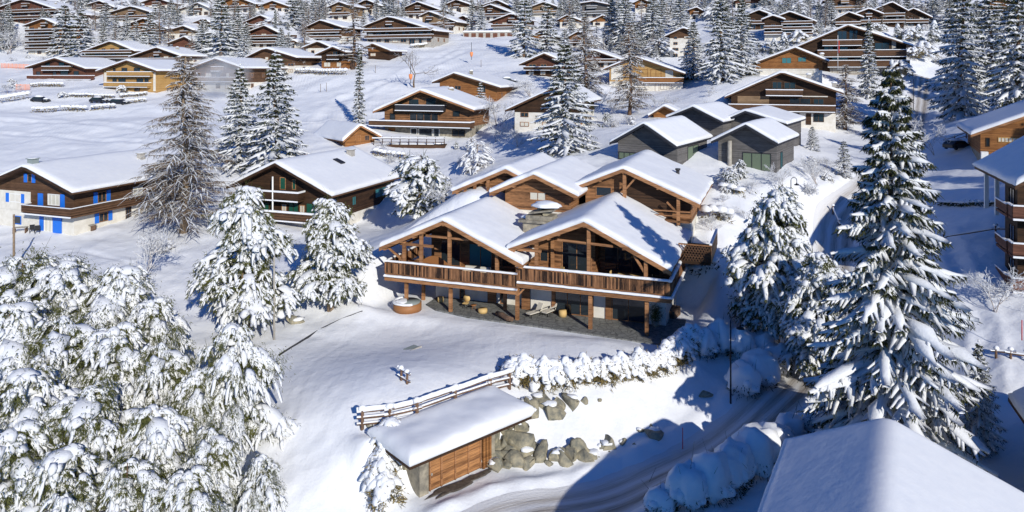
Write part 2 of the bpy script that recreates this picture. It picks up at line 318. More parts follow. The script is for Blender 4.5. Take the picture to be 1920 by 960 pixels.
def gp(px, py):
    """the ground point seen at a photo pixel"""
    x = (px - 960) / F * _Ys; zr = (130 - py) / F * _Ys; t = tfull(x, _Ys, False); i = np.argmax(t >= zr)
    if not (t >= zr).any(): i = len(_Ys) - 1
    return Vector((x[i], _Ys[i], t[i]))
def build_ground():
    a = np.linspace(-900, 2900, 640); b = np.exp(np.linspace(math.log(36), math.log(620), 520)); A, B = np.meshgrid(a, b)
    X = (A - 960) / F * B; Z = tfull(X.ravel(), B.ravel()).reshape(X.shape)
    V = np.stack([X, B, Z], -1).reshape(-1, 3); nx = len(a); ny = len(b)
    i = (np.arange(ny - 1)[:, None] * nx + np.arange(nx - 1)).ravel(); Q = np.stack([i, i + 1, i + nx + 1, i + nx], 1)
    me = bpy.data.meshes.new('snow_ground'); me.vertices.add(len(V)); me.vertices.foreach_set('co', V.ravel()); me.loops.add(Q.size); me.loops.foreach_set('vertex_index', Q.ravel())
    me.polygons.add(len(Q)); me.polygons.foreach_set('loop_start', np.arange(0, Q.size, 4)); me.polygons.foreach_set('loop_total', np.full(len(Q), 4)); me.polygons.foreach_set('use_smooth', np.ones(len(Q), bool))
    me.materials.append(MATS['ground_snow']); me.update(calc_edges=True)
    tag(link(bpy.data.objects.new('snow_ground', me)), 'undulating snow covered hillside and lawns between the chalets', kind='structure')
build_ground()
def strip(name, pl, width, m, lift=.03, label=None, step=.6, vlen=1.0):
    pts = []
    for (x0, y0), (x1, y1) in zip(pl[:-1], pl[1:]):
        n = max(1, int(math.hypot(x1 - x0, y1 - y0) / step))
        pts += [(x0 + (x1 - x0) * k / n, y0 + (y1 - y0) * k / n) for k in range(n)]
    pts.append(pl[-1]); p = np.array(pts)
    for _ in range(12): p[1:-1] = (p[:-2] + 2 * p[1:-1] + p[2:]) / 4
    t = np.gradient(p, axis=0); t /= np.linalg.norm(t, axis=1)[:, None]; nn = np.stack([t[:, 1], -t[:, 0]], 1); s = np.linspace(-.5, .5, 15)
    wv = width * (1 + .05 * vnoise(np.arange(len(p)) / 4., np.zeros(len(p)), 9))
    XY = p[:, None, :] + nn[:, None, :] * (s[None, :, None] * wv[:, None, None]); X = XY[..., 0]; Y = XY[..., 1]
    Z = tfull(X.ravel(), Y.ravel(), False).reshape(X.shape) - .12 * np.exp(-(np.abs(s)[None, :] * width / 2.4) ** 4) + lift + .06
    V = np.stack([X, Y, Z], -1).reshape(-1, 3).tolist(); nx = len(s); FF = []
    for j in range(len(p) - 1):
        for i in range(nx - 1): k = j * nx + i; FF.append((k, k + 1, k + nx + 1, k + nx))
    me = bpy.data.meshes.new(name); me.from_pydata(V, [], FF); uv = me.uv_layers.new(); L = np.concatenate([[0], np.cumsum(np.linalg.norm(np.diff(p, axis=0), axis=1))])
    vi = np.empty(len(me.loops), int); me.loops.foreach_get('vertex_index', vi); U = np.stack([(vi % nx) / (nx - 1), L[vi // nx] * vlen], 1); uv.data.foreach_set('uv', U.ravel())
    me.materials.append(MATS[m]); me.polygons.foreach_set('use_smooth', [True] * len(FF)); me.update()
    return tag(link(bpy.data.objects.new(name, me)), label, kind='structure')
strip('road', ROAD, 4.6, 'packed_snow_road', .02, 'ploughed road with packed snow and brown grit climbing between the houses')
# ---------------------------------------------------------------- foliage: triangle soups built in numpy
class Soup:
    def __init__(s): s.V = []; s.T = []; s.k = 0
    def add(s, V, T): s.V.append(V); s.T.append(T + s.k); s.k += len(V)
    def build(s, name, m, parent=None, smooth=False):
        V = np.concatenate(s.V).astype(np.float32); T = np.concatenate(s.T).astype(np.int32)
        me = bpy.data.meshes.new(name); me.vertices.add(len(V)); me.vertices.foreach_set('co', V.ravel()); me.loops.add(T.size); me.loops.foreach_set('vertex_index', T.ravel())
        me.polygons.add(len(T)); me.polygons.foreach_set('loop_start', np.arange(0, T.size, 3)); me.polygons.foreach_set('loop_total', np.full(len(T), 3))
        if smooth: me.polygons.foreach_set('use_smooth', np.ones(len(T), bool))
        me.materials.append(MATS[m]); me.update(calc_edges=True)
        return link(bpy.data.objects.new(name, me), parent)
def _ico(sub):
    import bmesh
    bm = bmesh.new(); bmesh.ops.create_icosphere(bm, subdivisions=sub, radius=1); V = np.array([v.co for v in bm.verts]); T = np.array([[v.index for v in f.verts] for f in bm.faces]); bm.free(); return V, T
ICO = {1: _ico(1), 2: _ico(2), 3: _ico(3)}
def blob(s, rng, c, r, sub=2, yaw=0.0, rough=.22, flat=.45, tilt=None):
    """lumpy pillow of snow: an ellipsoid with a flattened underside"""
    V, T = ICO[sub]; ph = rng.uniform(0, 6.28, 6); q = V * 2.6
    if sub >= 2: d0 = rough * .45 * (np.sin(q[:, 0] * 3.1 + ph[4]) * np.sin(q[:, 1] * 2.7 + ph[5]) + .7 * np.sin(q[:, 1] * 5.3 + ph[0]) * np.sin(q[:, 0] * 4.7 + ph[2] + q[:, 2] * 3))
    else: d0 = 0
    d = 1 + d0 + rough * (np.sin(q[:, 0] * 1.3 + ph[0]) * np.sin(q[:, 1] * 1.7 + ph[1]) + .7 * np.sin(q[:, 2] * 1.9 + ph[2] + q[:, 0]) * np.sin(q[:, 1] * 2.9 + ph[3])) + rng.normal(0, rough * .16, len(V))
    W = V * d[:, None] * np.array(r); W[:, 2] = np.where(W[:, 2] < 0, W[:, 2] * flat, W[:, 2])
    ca, sa = math.cos(yaw), math.sin(yaw); X = W[:, 0] * ca - W[:, 1] * sa; Y = W[:, 0] * sa + W[:, 1] * ca; Z = W[:, 2]
    if tilt is not None: Z = Z + X * tilt[0] + Y * tilt[1] - tilt[2] * (X * X + Y * Y) / max(r[0], .01)
    s.add(np.stack([X, Y, Z], 1) + np.array(c), T)
def ribbon(s, rng, pts, wid, thk, n=6, rough=.18):
    """rounded strip of snow lying along a branch"""
    pts = np.asarray(pts, float); m = len(pts); t = np.gradient(pts, axis=0); t /= np.linalg.norm(t, axis=1)[:, None] + 1e-9
    x = np.stack([t[:, 1], -t[:, 0], np.zeros(m)], 1); x /= np.linalg.norm(x, axis=1)[:, None] + 1e-9; up = np.cross(x, t)
    a = np.linspace(0, 2 * math.pi, n, endpoint=False) + .3; ca = np.cos(a); sa = np.where(np.sin(a) < 0, np.sin(a) * .35, np.sin(a))
    k = 1 + rng.normal(0, rough, (m, n)); W = np.asarray(wid)[:, None] * k; H = np.asarray(thk)[:, None] * k
    V = pts[:, None, :] + x[:, None, :] * (W * ca)[..., None] + up[:, None, :] * (H * sa)[..., None]; V = V.reshape(-1, 3)
    i = np.arange(m - 1)[:, None] * n; j = np.arange(n)[None, :]; j2 = (j + 1) % n
    A = (i + j).ravel(); B = (i + j2).ravel(); C = (i + n + j2).ravel(); D = (i + n + j).ravel()
    T = np.concatenate([np.stack([A, B, C], 1), np.stack([A, C, D], 1)])
    cap = [[0, q, q + 1] for q in range(1, n - 1)] + [[(m - 1) * n, (m - 1) * n + q + 1, (m - 1) * n + q] for q in range(1, n - 1)]
    s.add(V, np.concatenate([T, np.array(cap)]))
def blades(s, rng, base, dirn, ln, wd):
    """thin triangles (needle sprays); arrays base (n,3), dirn (n,3), ln, wd (n)"""
    n = len(base)
    if n == 0: return
    d = dirn / (np.linalg.norm(dirn, axis=1)[:, None] + 1e-9); r = rng.normal(size=(n, 3)); x = np.cross(d, r); x /= np.linalg.norm(x, axis=1)[:, None] + 1e-9
    V = np.stack([base - x * wd[:, None] / 2, base + x * wd[:, None] / 2, base + d * ln[:, None] + x * (wd * .1)[:, None]], 1).reshape(-1, 3)
    s.add(V, np.arange(3 * n).reshape(-1, 3))
def sticks(s, pts, rad, n=4):
    ribbon(s, np.random.default_rng(0), pts, rad, rad, n, 0)

def trunk_obj(h, r, m, parent, lean=0.0, seed=0, top=.97):
    mb = MB(); rr = random.Random(seed); k = 9; ph = rr.uniform(0, 6)
    mb.tube([(math.sin(i * .9 + ph) * r * .5 + lean * (i / (k - 1)) ** 1.5, math.cos(i * .7 + ph) * r * .4, -.6 + (h * top + .6) * i / (k - 1)) for i in range(k)],
            [r * (1.15 if i == 0 else 1) * (1 - .93 * i / (k - 1)) + .02 for i in range(k)], m, 8)
    return mb.build('trunk', parent)
def make_tree(name, trunk, needles, snowm, mats, loc=(0, 0, -500)):
    root = empty(name, loc); trunk(root)
    c = needles.build('crown', mats[0], root); snowm.build('snow', mats[1], c, smooth=True); return root

def spruce(h, R, seed, levels=20, per=7, subs=4, seg=4, nd=5, green=1.0, low=.06, snowy=1.0, ns=5, top_w=.12, subsnow=.72, fringe=2.2, endblob=False, droop=1.0, wvar=.10):
    rng = np.random.default_rng(seed); S = Soup(); Nn = Soup()
    for li in range(levels):
        t = low + (1 - low) * (li / levels) ** .93; z0 = h * t; rad = R * ((1 - t) ** .80) * (1 - .25 * max(0, .18 - t) / .18) + top_w; n = max(4, int(round(per * (.6 + .4 * (1 - t)))))
        a0 = rng.uniform(0, 6.28)
        for b in range(n):
            az = a0 + 6.283 * b / n + rng.normal(0, .16); L = rad * rng.uniform(.70, 1.12); dr = droop * rng.uniform(.30, .62) * (1.15 - .75 * t)
            if rng.random() < .07: L *= .55
            s = np.linspace(.06, 1, seg); up = .10 + .25 * t
            zz = z0 + rng.normal(0, .12) + L * (up * s - dr * s ** 1.45 + .12 * np.maximum(0, s - .8)); dx, dy = math.cos(az), math.sin(az); px_, py_ = -dy, dx; cv = rng.normal(0, .14) * L
            pts = np.stack([dx * L * s + px_ * cv * s ** 2, dy * L * s + py_ * cv * s ** 2, zz], 1)
            w0 = (.055 * L + .10) * snowy; prof = np.array([.45 + .75 * math.sin(math.pi * min(1, .15 + .8 * q)) for q in s]); prof[-1] *= .85; prof = prof * (1 + rng.normal(0, wvar, seg))
            ribbon(S, rng, pts + [0, 0, .05], w0 * prof, w0 * .72 * prof, ns)
            if endblob: blob(S, rng, pts[-1] + [0, 0, .02], (w0 * .6, w0 * .45, w0 * .4), 1, az, .2, .5); [blob(S, rng, pts[2 + k % (seg - 2)] + rng.normal(0, .06, 3), (w0 * 1.1, w0 * .9, w0 * .7), 1, az, .3, .5) for k in range(3)]
            sticks(Nn, pts - [0, 0, .03], np.linspace(.05, .02, seg) * (.6 + .05 * L), 3)
            for q in range(subs):
                sq = .22 + .70 * (q + rng.uniform(0, .8)) / subs; base = np.array([np.interp(sq, s, pts[:, k]) for k in range(3)])
                for sd in (-1, 1):
                    sl = L * (.40 * (1.10 - sq)) * rng.uniform(.7, 1.2) + .12; a2 = az + sd * rng.uniform(.6, 1.0); ss = np.linspace(0, 1, 3); dd = rng.uniform(.35, .8)
                    p2 = base + np.stack([math.cos(a2) * sl * ss, math.sin(a2) * sl * ss, -dd * sl * ss ** 1.3], 1)
                    if rng.random() < subsnow * snowy:
                        w2 = (.05 + .085 * sl) * snowy; ribbon(S, rng, p2 + [0, 0, .04], w2 * np.array([1, 1.1, .6]), w2 * .7 * np.array([1, 1, .6]), 5)
                    m = nd; u = rng.random(m); bs = p2[0] + (p2[-1] - p2[0]) * u[:, None] + rng.normal(0, .05, (m, 3)); dv = np.stack([math.cos(a2) * .5 + rng.normal(0, .45, m), math.sin(a2) * .5 + rng.normal(0, .45, m), -rng.uniform(.5, 1.3, m)], 1)
                    blades(Nn, rng, bs, dv, rng.uniform(.22, .50, m) * green * (.5 + .06 * L + .25 * (h / 20)), rng.uniform(.05, .11, m) * green * (1.0 + .3 * (seg < 4)) * (h / 16) ** .5)
            m = int(nd * fringe); u = rng.uniform(.05, 1, m); bs = np.stack([np.interp(u, s, pts[:, k]) for k in range(3)], 1) + rng.normal(0, .07, (m, 3))
            dv = np.stack([dx * .5 + rng.normal(0, .5, m), dy * .5 + rng.normal(0, .5, m), -rng.uniform(.3, 1.2, m)], 1)
            blades(Nn, rng, bs, dv, rng.uniform(.25, .60, m) * green * (.5 + .06 * L + .25 * (h / 20)), rng.uniform(.06, .13, m) * green * (h / 16) ** .5)
    blob(S, rng, (0, 0, h), (.13, .13, .35), 1)
    return Nn, S
def larch(h, R, seed, levels=34, per=6, tw=7, seg=5, thick=1.0):
    rng = np.random.default_rng(seed); S = Soup(); Nn = Soup()
    for li in range(levels):
        t = .10 + .89 * li / levels; z0 = h * t; rad = R * (1 - t) ** .62 * min(1, .65 + t * 1.6) + .15
        for b in range(max(3, int(per * (1.1 - .5 * t)))):
            az = rng.uniform(0, 6.283); L = rad * rng.uniform(.55, 1.1); s = np.linspace(.0, 1, seg); wob = np.cumsum(rng.normal(0, .05, (seg, 3)), 0) * L
            zz = z0 + L * (.15 * s - rng.uniform(.15, .55) * s ** 1.6 + .22 * np.maximum(0, s - .65)); pts = np.stack([math.cos(az) * L * s, math.sin(az) * L * s, zz], 1) + wob * np.array([1, 1, .5])
            sticks(Nn, pts, np.linspace(.055, .015, seg) * thick * (.6 + .1 * L), 4); ww = np.linspace(.055, .028, seg) * thick
            ribbon(S, rng, pts + [0, 0, .05 * thick], ww, ww * .6, 4, .3)
            m = tw * 2; u = rng.uniform(.15, 1, m); bs = np.stack([np.interp(u, s, pts[:, k]) for k in range(3)], 1)
            dv = np.stack([math.cos(az) * .3 + rng.normal(0, .6, m), math.sin(az) * .3 + rng.normal(0, .6, m), -rng.uniform(.2, 1.4, m)], 1)
            blades(Nn, rng, bs, dv, rng.uniform(.3, .9, m) * (.5 + .12 * L), rng.uniform(.018, .045, m) * thick * 1.3)
            m = tw // 2; u = rng.uniform(.3, 1, m)
            for uu in u:
                b0 = np.array([np.interp(uu, s, pts[:, k]) for k in range(3)]); a2 = az + rng.normal(0, 1.0); sl = L * .3 * rng.uniform(.5, 1.2); p2 = b0 + np.stack([math.cos(a2) * sl * np.array([0, .5, 1]), math.sin(a2) * sl * np.array([0, .5, 1]), -sl * .7 * np.array([0, .35, 1])], 1)
                sticks(Nn, p2, np.array([.02, .015, .01]) * thick, 3)
                if rng.random() < .45: ribbon(S, rng, p2 + [0, 0, .03], np.array([.05, .05, .02]) * thick, np.array([.035, .035, .015]) * thick, 3, .3)
    return Nn, S
def pine(h, R, seed, n=260, low=.16, shape=1.0, bs=.55, sub=1, tufts=16, fingers=3, green=1.0, zs=None, var=.25, top=.6, cover=.85):
    """snow-laden stone pine: pillows of snow on the bough ends, dark tufts below them"""
    rng = np.random.default_rng(seed); S = Soup(); Nn = Soup()
    for i in range(n):
        t = low + (1 - low) * (1 - (1 - (i + rng.random()) / n) ** .8); env = R * (math.sin(math.pi * min(1, .22 + .78 * (1 - (t - low) / (1 - low)) ** shape * .62)) ** .8) * min(1, ((1 - t) * 3.2 + .08) ** top)
        az = i * 2.39996 + rng.normal(0, .4); rr = env * (rng.uniform(.35, 1.04) ** .55); c = np.array([math.cos(az) * rr, math.sin(az) * rr, h * t - .10 * rr])
        sz = bs * min(2.6, math.exp(rng.normal(0, var))) * (.65 + .5 * min(1, env / R)); dn = .25 + .65 * rr / R
        if rng.random() < cover: blob(S, rng, c, (sz * rng.uniform(.9, 1.3), sz * rng.uniform(.6, .9), sz * .42), sub, az, .28, .5, (-dn * math.cos(az) * .8, -dn * math.sin(az) * .8, .25))
        for f in range(fingers):
            a2 = az + rng.normal(0, .9); L = sz * rng.uniform(1.0, 2.1); s = np.linspace(.2, 1, 4); p = c + np.stack([math.cos(a2) * L * s, math.sin(a2) * L * s, -L * rng.uniform(.3, 1.0) * s ** 1.5], 1)
            w0 = sz * rng.uniform(.16, .30); ribbon(S, rng, p, w0 * np.array([1.1, 1.15, .95, .55]), w0 * .7 * np.array([1, 1, .9, .55]), 6, .25)
            m = max(2, tufts // 4); u = rng.random(m); b0 = p[0] + (p[-1] - p[0]) * u[:, None] - [0, 0, .05]
            blades(Nn, rng, b0, np.stack([math.cos(a2) + rng.normal(0, .7, m), math.sin(a2) + rng.normal(0, .7, m), -rng.uniform(.3, 1.5, m)], 1), rng.uniform(.25, .55, m) * green * (.6 + bs), rng.uniform(.06, .13, m) * green * (.6 + bs * .8))
        m = tufts; b0 = c + rng.normal(0, 1, (m, 3)) * [sz * .55, sz * .55, sz * .25] - [0, 0, sz * .30]
        blades(Nn, rng, b0, np.stack([math.cos(az) * .6 + rng.normal(0, .6, m), math.sin(az) * .6 + rng.normal(0, .6, m), -rng.uniform(.1, 1.4, m)], 1), rng.uniform(.3, .65, m) * green * (.6 + bs), rng.uniform(.07, .15, m) * green * (.6 + bs * .8))
        if i % 4 == 0: sticks(Nn, np.array([[0, 0, h * t * .86 + .2], c * [.5, .5, 1] - [0, 0, .1], c - [0, 0, .12]]), np.array([.09, .06, .03]), 4)
    return Nn, S
def thick(h, R, seed, n=120, bs=.9, low=.04, cone=0.0, blade=1.0, cover=.62, lobes=5, curt=1.0, drape=4, lo=(.7, 1.6, .14, .36), bareb=0.0):
    """old pine bent under heavy snow: broad lumpy pillows with a fringe of small lobes and green needle curtains below"""
    rng = np.random.default_rng(seed); S = Soup(); Nn = Soup()
    for i in range(n):
        t = low + (1 - low) * (1 - (1 - (i + rng.random()) / n) ** .75); env = R * min(1, ((1 - t) * 2.4 + .06) ** .5) * (1 - cone * t) * min(1, .55 + 3 * (t - low)) * (.62 + .38 * math.sin(3 * t * 5 + i * 2.4)); az = i * 2.39996 + rng.normal(0, .5); rr = env * rng.uniform(.45, 1.05) ** .6
        sz = bs * min(1.9, math.exp(rng.normal(-.25, .5))); c = np.array([math.cos(az) * rr, math.sin(az) * rr, h * t - .12 * rr]); dn = .2 + .8 * rr / R; ex, ey = math.cos(az), math.sin(az)
        if rng.random() < bareb:    # a bough that has shed its snow
            m = int(330 * sz); b0 = c + rng.normal(0, 1, (m, 3)) * [sz * .6, sz * .6, sz * .6] + np.array([ex, ey, -.2]) * sz * .3; blades(Nn, rng, b0, np.stack([ex * .4 + rng.normal(0, .5, m), ey * .4 + rng.normal(0, .5, m), -rng.uniform(.1, 1.4, m)], 1), rng.uniform(.3, .6, m) * blade, rng.uniform(.06, .11, m) * blade); continue
        if rng.random() < cover: blob(S, rng, c, (sz * rng.uniform(.9, 1.25), sz * rng.uniform(.55, .85), sz * .42), 2, az, .26, .55, (-dn * ex * .6, -dn * ey * .6, .22))
        nl = int(lobes + 5 * sz)
        for q in range(nl):       # fringe of lobes, lower towards the outside
            a2 = az + rng.normal(0, 1.1); d = sz * rng.uniform(lo[0], lo[1]); p = c + np.array([math.cos(a2) * d, math.sin(a2) * d, -dn * d * rng.uniform(.25, .95)]); s2 = sz * rng.uniform(lo[2], lo[3]); blob(S, rng, p, (s2 * rng.uniform(.9, 1.4), s2 * rng.uniform(.7, 1.1), s2 * .8), 1, a2 + rng.normal(0, .9), .45, .8, (-.7 * math.cos(a2), -.7 * math.sin(a2), 0))
            m = 9; b0 = p + rng.normal(0, s2 * .8, (m, 3)) - [0, 0, s2 * .9]; blades(Nn, rng, b0, np.stack([math.cos(a2) * .5 + rng.normal(0, .5, m), math.sin(a2) * .5 + rng.normal(0, .5, m), rng.normal(-.6, .6, m)], 1), rng.uniform(.2, .42, m) * blade, rng.uniform(.05, .09, m) * blade)
        for q in range(drape):    # drooping snow-laden twigs hanging off the pillow
            a2 = az + rng.normal(0, .9); L = sz * rng.uniform(.9, 2.0) + .25; ss = np.linspace(.25, 1, 5); p = c + np.stack([math.cos(a2) * L * ss * .75, math.sin(a2) * L * ss * .75, -L * rng.uniform(.45, 1.15) * ss ** 1.7], 1) + rng.normal(0, .05, (5, 3)) * sz
            w0 = (.07 + .13 * sz) * rng.uniform(.7, 1.4); ribbon(S, rng, p, w0 * np.array([1.0, 1.1, 1.0, .85, .5]), w0 * .7 * np.array([1, 1, .9, .8, .5]), 6, .38)
            m = 12; u = rng.random(m); b0 = p[0] + (p[-1] - p[0]) * u[:, None] - [0, 0, .08]; blades(Nn, rng, b0, np.stack([math.cos(a2) * .4 + rng.normal(0, .5, m), math.sin(a2) * .4 + rng.normal(0, .5, m), -rng.uniform(.4, 1.4, m)], 1), rng.uniform(.25, .5, m) * blade, rng.uniform(.05, .1, m) * blade)
        m = int((75 * sz + 40) * curt * (3.6 if rng.random() < .30 else rng.uniform(.3, 1.0))); b0 = c + rng.normal(0, 1, (m, 3)) * [sz * .55, sz * .55, sz * .35] + np.array([ex * sz * .35, ey * sz * .35, -sz * .55])
        blades(Nn, rng, b0, np.stack([ex * .5 + rng.normal(0, .5, m), ey * .5 + rng.normal(0, .5, m), -rng.uniform(.1, 1.3, m)], 1), rng.uniform(.3, .62, m) * blade, rng.uniform(.07, .13, m) * blade)
        if rng.random() < .3: sticks(Nn, np.array([[0, 0, h * t * .8 + .2], c * [.6, .6, 1] - [0, 0, .2], c - [0, 0, .2]]), np.array([.10, .07, .03]), 4)
        if rng.random() < .35:   # bare twigs poking out through the snow
            for q in range(3): d_ = rng.normal(0, .5, 3) + [0, 0, .9]; sticks(Nn, c + np.outer([0, .5, 1], d_) * rng.uniform(.5, 1.1), np.array([.02, .014, .006]), 3)
    return Nn, S
def bare(h, seed, spread=.55, thick=1.0, depth=4, frost=.6, stems=1, up=.55):
    rng = np.random.default_rng(seed); S = Soup(); Nn = Soup()
    def grow(p, d, L, r, k):
        s = np.linspace(0, 1, 4); bend = rng.normal(0, .12, 3); pts = p + d * L * s[:, None] + bend * L * (s ** 2)[:, None]
        sticks(Nn, pts, np.linspace(r, r * .65, 4), 5 if k > 2 else 3)
        if rng.random() < frost and k < depth: ribbon(S, rng, pts + [0, 0, r * .7 + .01], np.full(4, r * .8 + .018 * thick), np.full(4, r * .5 + .018 * thick), 4, .3)
        if k == 0: return
        for q in range(rng.integers(3, 5)):
            u = rng.uniform(.35, 1.0) if q else 1.0; b = pts[0] + (pts[-1] - pts[0]) * u; nd = d * (1 - spread * .4) + rng.normal(0, spread, 3) + np.array([0, 0, up * .3]); nd /= np.linalg.norm(nd)
            grow(b, nd, L * rng.uniform(.55, .8), r * .55, k - 1)
    for q in range(stems):
        d = np.array([rng.normal(0, .12 + .25 * (stems > 1)), rng.normal(0, .12 + .25 * (stems > 1)), 1.0]); d /= np.linalg.norm(d); grow(np.array([rng.normal(0, .1) * (stems > 1), rng.normal(0, .1) * (stems > 1), 0.]), d, h * .36, .035 * h * thick * (.4 if stems > 1 else 1), depth)
    if not S.V: blob(S, rng, (0, 0, h * .5), (.05, .05, .05), 1)
    return Nn, S
def bush(r, h, seed, n=46, bs=.28, cone=False, green=1.0, sub=1):
    rng = np.random.default_rng(seed); S = Soup(); Nn = Soup()
    if cone: blob(S, rng, (0, 0, h * .86), (r * .42, r * .42, h * .14), 2, 0, .12, 1)
    for i in range(n):
        t = (i + .5) / n; az = i * 2.39996 + rng.normal(0, .3); rr = r * ((1 - t) ** .6 if cone else math.sqrt(max(0, 1 - (t * .98) ** 2.2))) * rng.uniform(.8, 1.05); c = np.array([math.cos(az) * rr, math.sin(az) * rr, h * (.12 + .84 * t)])
        sz = bs * rng.uniform(.7, 1.4)
        if rng.random() < min(1, max(.08, 2.1 * t - .38)): blob(S, rng, c, (sz, sz * .8, sz * .55), sub, az, .25, .6, (-.5 * math.cos(az), -.5 * math.sin(az), .2))
        m = 18; b0 = c * [.95, .95, 1] + rng.normal(0, sz * .4, (m, 3)) - [0, 0, sz * .35]
        blades(Nn, rng, b0, np.stack([math.cos(az) * .7 + rng.normal(0, .5, m), math.sin(az) * .7 + rng.normal(0, .5, m), rng.normal(-.1, .7, m)], 1), rng.uniform(.12, .34, m) * green, rng.uniform(.04, .09, m) * green)
    return Nn, S

PROTO = {}
def proto(key, name, gen, trunk, mats):
    if key in PROTO: return PROTO[key]
    Nn, S = gen(); r = make_tree(name, trunk, Nn, S, mats); PROTO[key] = [r, False]; return PROTO[key]
SP = ('spruce_needles', 'tree_snow'); PN = ('pine_needles', 'tree_snow'); LR = ('twigs', 'tree_snow'); BR = ('twigs', 'tree_snow'); FB = ('twigs_frosted', 'tree_snow'); HD = ('hedge_leaves', 'tree_snow')
H0 = {}   # height of each prototype
def reg(key, name, h, gen, tr, mats): H0[key] = (h, name, gen, tr, mats)
for q in range(3): reg('fs%d' % q, 'spruce_tree', 14, (lambda q=q: spruce(14, 2.7 + .4 * q, 40 + q, 15, 7, 2, 3, 3, 1.5, ns=4, snowy=1.15)), lambda p: trunk_obj(14, .22, 'bark', p), SP)
for q in range(3): reg('ms%d' % q, 'spruce_tree', 18, (lambda q=q: spruce(18, 3.7 + .3 * q, 60 + q, 24, 8, 3, 4, 4, 1.25, ns=5, snowy=1.0)), lambda p: trunk_obj(18, .30, 'bark', p), SP)
reg('slim', 'spruce_tree', 15, lambda: spruce(15, 1.35, 77, 26, 7, 2, 3, 4, 1.0, low=.02, snowy=.9), lambda p: trunk_obj(15, .18, 'bark', p), SP)
reg('narrow', 'spruce_tree', 16, lambda: spruce(16, 2.2, 78, 28, 7, 3, 3, 4, 1.0, low=.02, snowy=1.0), lambda p: trunk_obj(16, .2, 'bark', p), SP)
for q in range(2): reg('fl%d' % q, 'larch_tree', 15, (lambda q=q: larch(15, 2.6, 80 + q, 22, 5, 6, 4, 1.7)), lambda p: trunk_obj(15, .2, 'bark', p), LR)
reg('bl0', 'larch_tree', 22, lambda: larch(22, 5.4, 85, 50, 9, 26, 5, .95), lambda p: trunk_obj(22, .42, 'bark_pale', p, .5), LR)
reg('ml0', 'larch_tree', 17, lambda: larch(17, 3.6, 86, 36, 7, 18, 5, 1.15), lambda p: trunk_obj(17, .3, 'bark', p), LR)
for q in range(2): reg('pn%d' % q, 'pine_tree', 12, (lambda q=q: thick(12, 4.3, 90 + q, 240, .50, .18, .5, .8, .80, 4, .6, 7)), lambda p: trunk_obj(12, .30, 'bark_pale', p, .2), PN)
for q in range(3): reg('np%d' % q, 'pine_tree', 10, (lambda q=q: thick(10, 4.5, 95 + q, 160, .86, cover=.82, blade=.66, lobes=4, curt=2.0, drape=7, lo=(.5, 1.3, .14, .36), bareb=.13)), lambda p: trunk_obj(10, .30, 'bark', p, .2), PN)
reg('sp0', 'pine_tree', 6, lambda: thick(6, 2.3, 99, 90, .34, .12, .3, .6, .7, 3, .6, 4), lambda p: trunk_obj(6, .12, 'bark', p), PN)
reg('fw0', 'small_tree', 5, lambda: pine(5, 1.9, 101, 60, .06, 1.0, .42, 1, 8, 2, .8), lambda p: trunk_obj(5, .12, 'bark', p), FB)
reg('br0', 'bare_tree', 9, lambda: bare(9, 5, .55, .5, 5, .35), lambda p: None, BR)
reg('bf0', 'bare_tree', 5, lambda: bare(5, 6, .62, .6, 4, .9, 3), lambda p: None, FB)
reg('bf1', 'bare_tree', 5, lambda: bare(5, 8, .5, .7, 4, .9, 4), lambda p: None, FB)
reg('bu0', 'round_bush', 2, lambda: bush(1.5, 2, 11, 60, .34), lambda p: None, HD)
reg('co0', 'clipped_conifer', 3, lambda: bush(.75, 3, 12, 46, .26, True), lambda p: None, SP)
reg('bb0', 'shrub', 2, lambda: bare(2, 15, .8, .8, 3, .9, 7, .2), lambda p: None, FB)
TREES = []
def tree(key, x, ytop, ybase, label, group=None, Y=None, wide=1.0, yaw=None, sink=0.0, cat=None):
    """stand a copy of a prototype where the photo shows one: foot at (x, ybase), tip at row ytop"""
    h0, name, gen, tr, mats = H0[key]
    if Y is None: g = gp(x, ybase)
    else: X = (x - 960) / F * Y; g = Vector((X, Y, gz(X, Y)))
    H = (130 - ytop) / F * g.y - g.z; k = H / h0; pr = proto(key, name, gen, tr, mats)
    if not pr[1]: o = pr[0]; pr[1] = True
    else: o = copy_tree(pr[0])
    o.location = (g.x, g.y, g.z - sink); o.scale = (k * wide, k * wide, k); o.rotation_euler = (0, 0, yaw if yaw is not None else random.Random(x * 7 + ytop).uniform(0, 6.28))
    tag(o, label, cat or name.replace('_', ' ').replace('spruce tree', 'spruce').replace('larch tree', 'larch').replace('pine tree', 'pine').replace('clipped conifer', 'conifer'), group); TREES.append(o); return o
